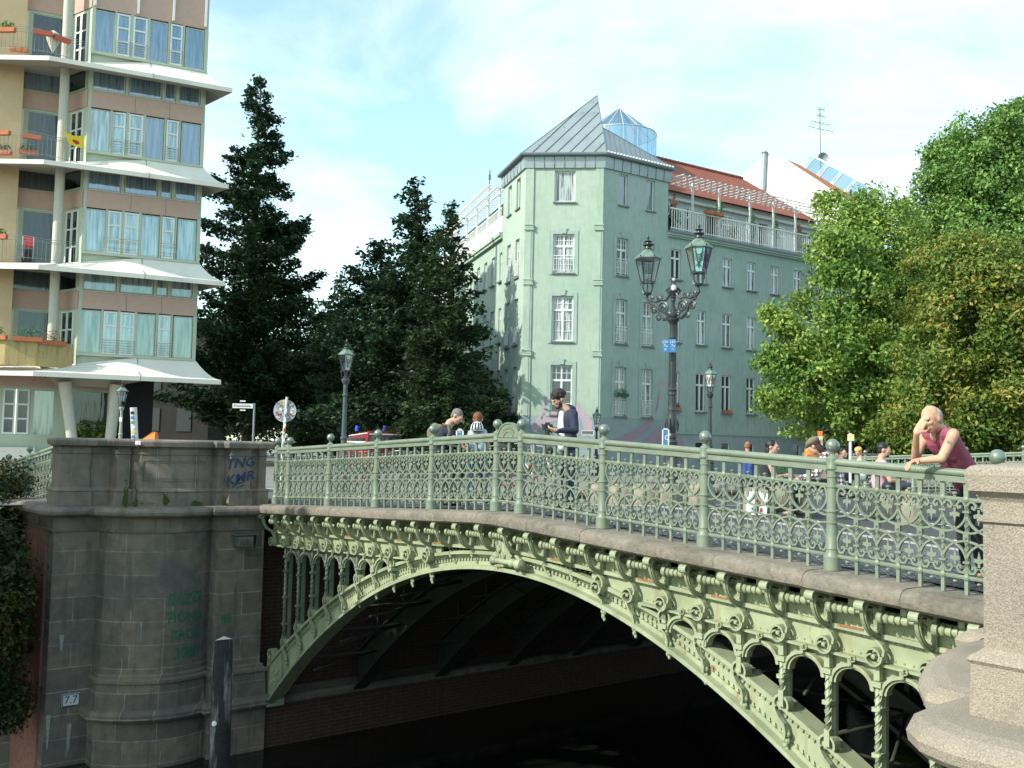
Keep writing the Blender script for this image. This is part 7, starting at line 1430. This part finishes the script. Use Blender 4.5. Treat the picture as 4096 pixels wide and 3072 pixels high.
broad('tall_tree', 'tall fresh green tree rising above everything at the right edge', bs, 17, 4, [lob(u, v, D, r, bs) for u, v, D, r in (
    (982, 133, 50, (1.5, 2, 1.2)), (955, 152, 50, (1.6, 2, 1.0)), (1015, 150, 50, (1.9, 2, 1.6)), (945, 185, 50, (1.6, 2, 1.5)), (985, 185, 50, (2.4, 2.4, 2.0)), (930, 222, 49, (1.4, 1.8, 1.2)), (1030, 200, 50, (2.2, 2, 2.4)), (960, 235, 49, (2.2, 2, 2.0)), (1010, 250, 49, (2.6, 2, 2.2)), (925, 255, 49, (1.6, 2, 1.6)), (1045, 120, 52, (1.5, 2, 1.5)))], 26000, .12, LT, 52, gap=.52, fs=.6, sprays=6)
bs = gpos(980, 440, 32)
broad('chestnut_tree', 'chestnut tree with rust tinted leaves behind the leaning man, at the right edge', bs, 8, 4, [lob(u, v, D, r, bs) for u, v, D, r in (
    (945, 262, 33, (1.3, 1.4, 1.0)), (985, 270, 32, (1.6, 1.5, 1.2)), (1020, 280, 32, (1.5, 1.5, 1.5)), (925, 300, 33, (1.3, 1.4, 1.2)), (965, 320, 32, (1.8, 1.6, 1.5)), (1010, 340, 32, (1.9, 1.6, 1.7)), (940, 360, 32, (1.5, 1.5, 1.3)), (980, 385, 31.5, (1.8, 1.5, 1.4)), (1020, 400, 31.5, (1.7, 1.5, 1.4)), (940, 405, 31.5, (1.6, 1.4, 1.1)), (970, 430, 31.5, (1.7, 1.4, .8)), (905, 425, 32, (1.0, 1.2, .6)), (1020, 440, 31.5, (1.5, 1.2, .7)))], 24000, .092, LC, 53, gap=.54, fs=.9, flat=.42, sprays=6)
for i, (u, D, v) in enumerate(((868, 56, 400), (920, 52, 400), (985, 50, 395))):
    bs = gpos(u, 440, D); broad('background_tree', ['dark tree filling the gap behind the maple', 'shaded tree behind the maple and the chestnut', 'shaded tree behind the chestnut at the right edge'][i], bs, 8, 4, [lob(u, v, D, (3.4, 2, 3.6), bs)], 3500, .22, LD2, 60+i, 'shaded trees across the water', gap=.38)
# trees upstream on the far bank: outside the frame, they shade the pier
for i, (x, y, h_, r_) in enumerate(((-17.5, 11.5, 8.5, 3.8), (-14.5, 7.0, 8.0, 3.6), (-22, 19, 10, 4.5))):
    bs = Vector((x, y, 4.6)); broad('bank_tree', ['bank tree outside the frame that shades the stone pier', 'upstream bank tree outside the frame', 'street tree outside the frame near the canopied house'][i], bs, h_, r_, [((0, 0, h_*.55), (r_, r_, h_*.32)), ((r_*.3, .5, h_*.8), (r_*.7, r_*.7, h_*.2))], 4200, .26, LD2, 70+i, gap=.34)
# ivy bank at the left edge
IV = leafmat('ivy_leaves', (.010, .022, .006), (.04, .065, .012), (.10, .07, .015))
iv = thing('ivy_bank', 'dark ivy and shrubs spilling down the bank at the bottom left', 'ivy', loc=at(15, 620, 18)); b = MB(); o_ = iv.location
leafcloud(b, [((at(u, v, D)-o_)[:], r) for u, v, D, r in ((-2, 535, 19.5, (.40, .7, .5)), (4, 580, 19.5, (.35, .6, .8)), (-4, 640, 18.5, (.5, .7, .9)), (10, 640, 19.5, (.28, .4, .9)), (4, 700, 18, (.5, .6, .6)), (20, 700, 19.2, (.26, .3, .6)), (8, 520, 20.5, (.3, .4, .3)), (-20, 600, 17.5, (.9, 1, 1.8)), (2, 480, 20, (.6, .8, .5)))], 5500, .055, 81, gap=.36, fs=2.5)
b.build('leaves', IV, iv, recalc=False); b = MB()
for i in range(14):
    u = 5+i*2; p = at(u, 520+i*3, 18.4)-o_; b.tube([p, p+Vector((.05, 0, -.8)), p+Vector((-.05, -.1, -2.4))], .012, 4)
b.build('stems', BARK, iv)
sh = thing('shrub', 'small dark shrub by the approach railing at the left edge', 'shrub', loc=at(-6, 492, 22)); b = MB(); foliage(b, (0, 0, 0), (.28, .3, .5), 450, .06, random.Random(4)); b.build('leaves', IV, sh, recalc=False); b = MB(); b.tube([(0, 0, -.6), (0, 0, .6)], .03, 5); b.build('stem', BARK, sh)
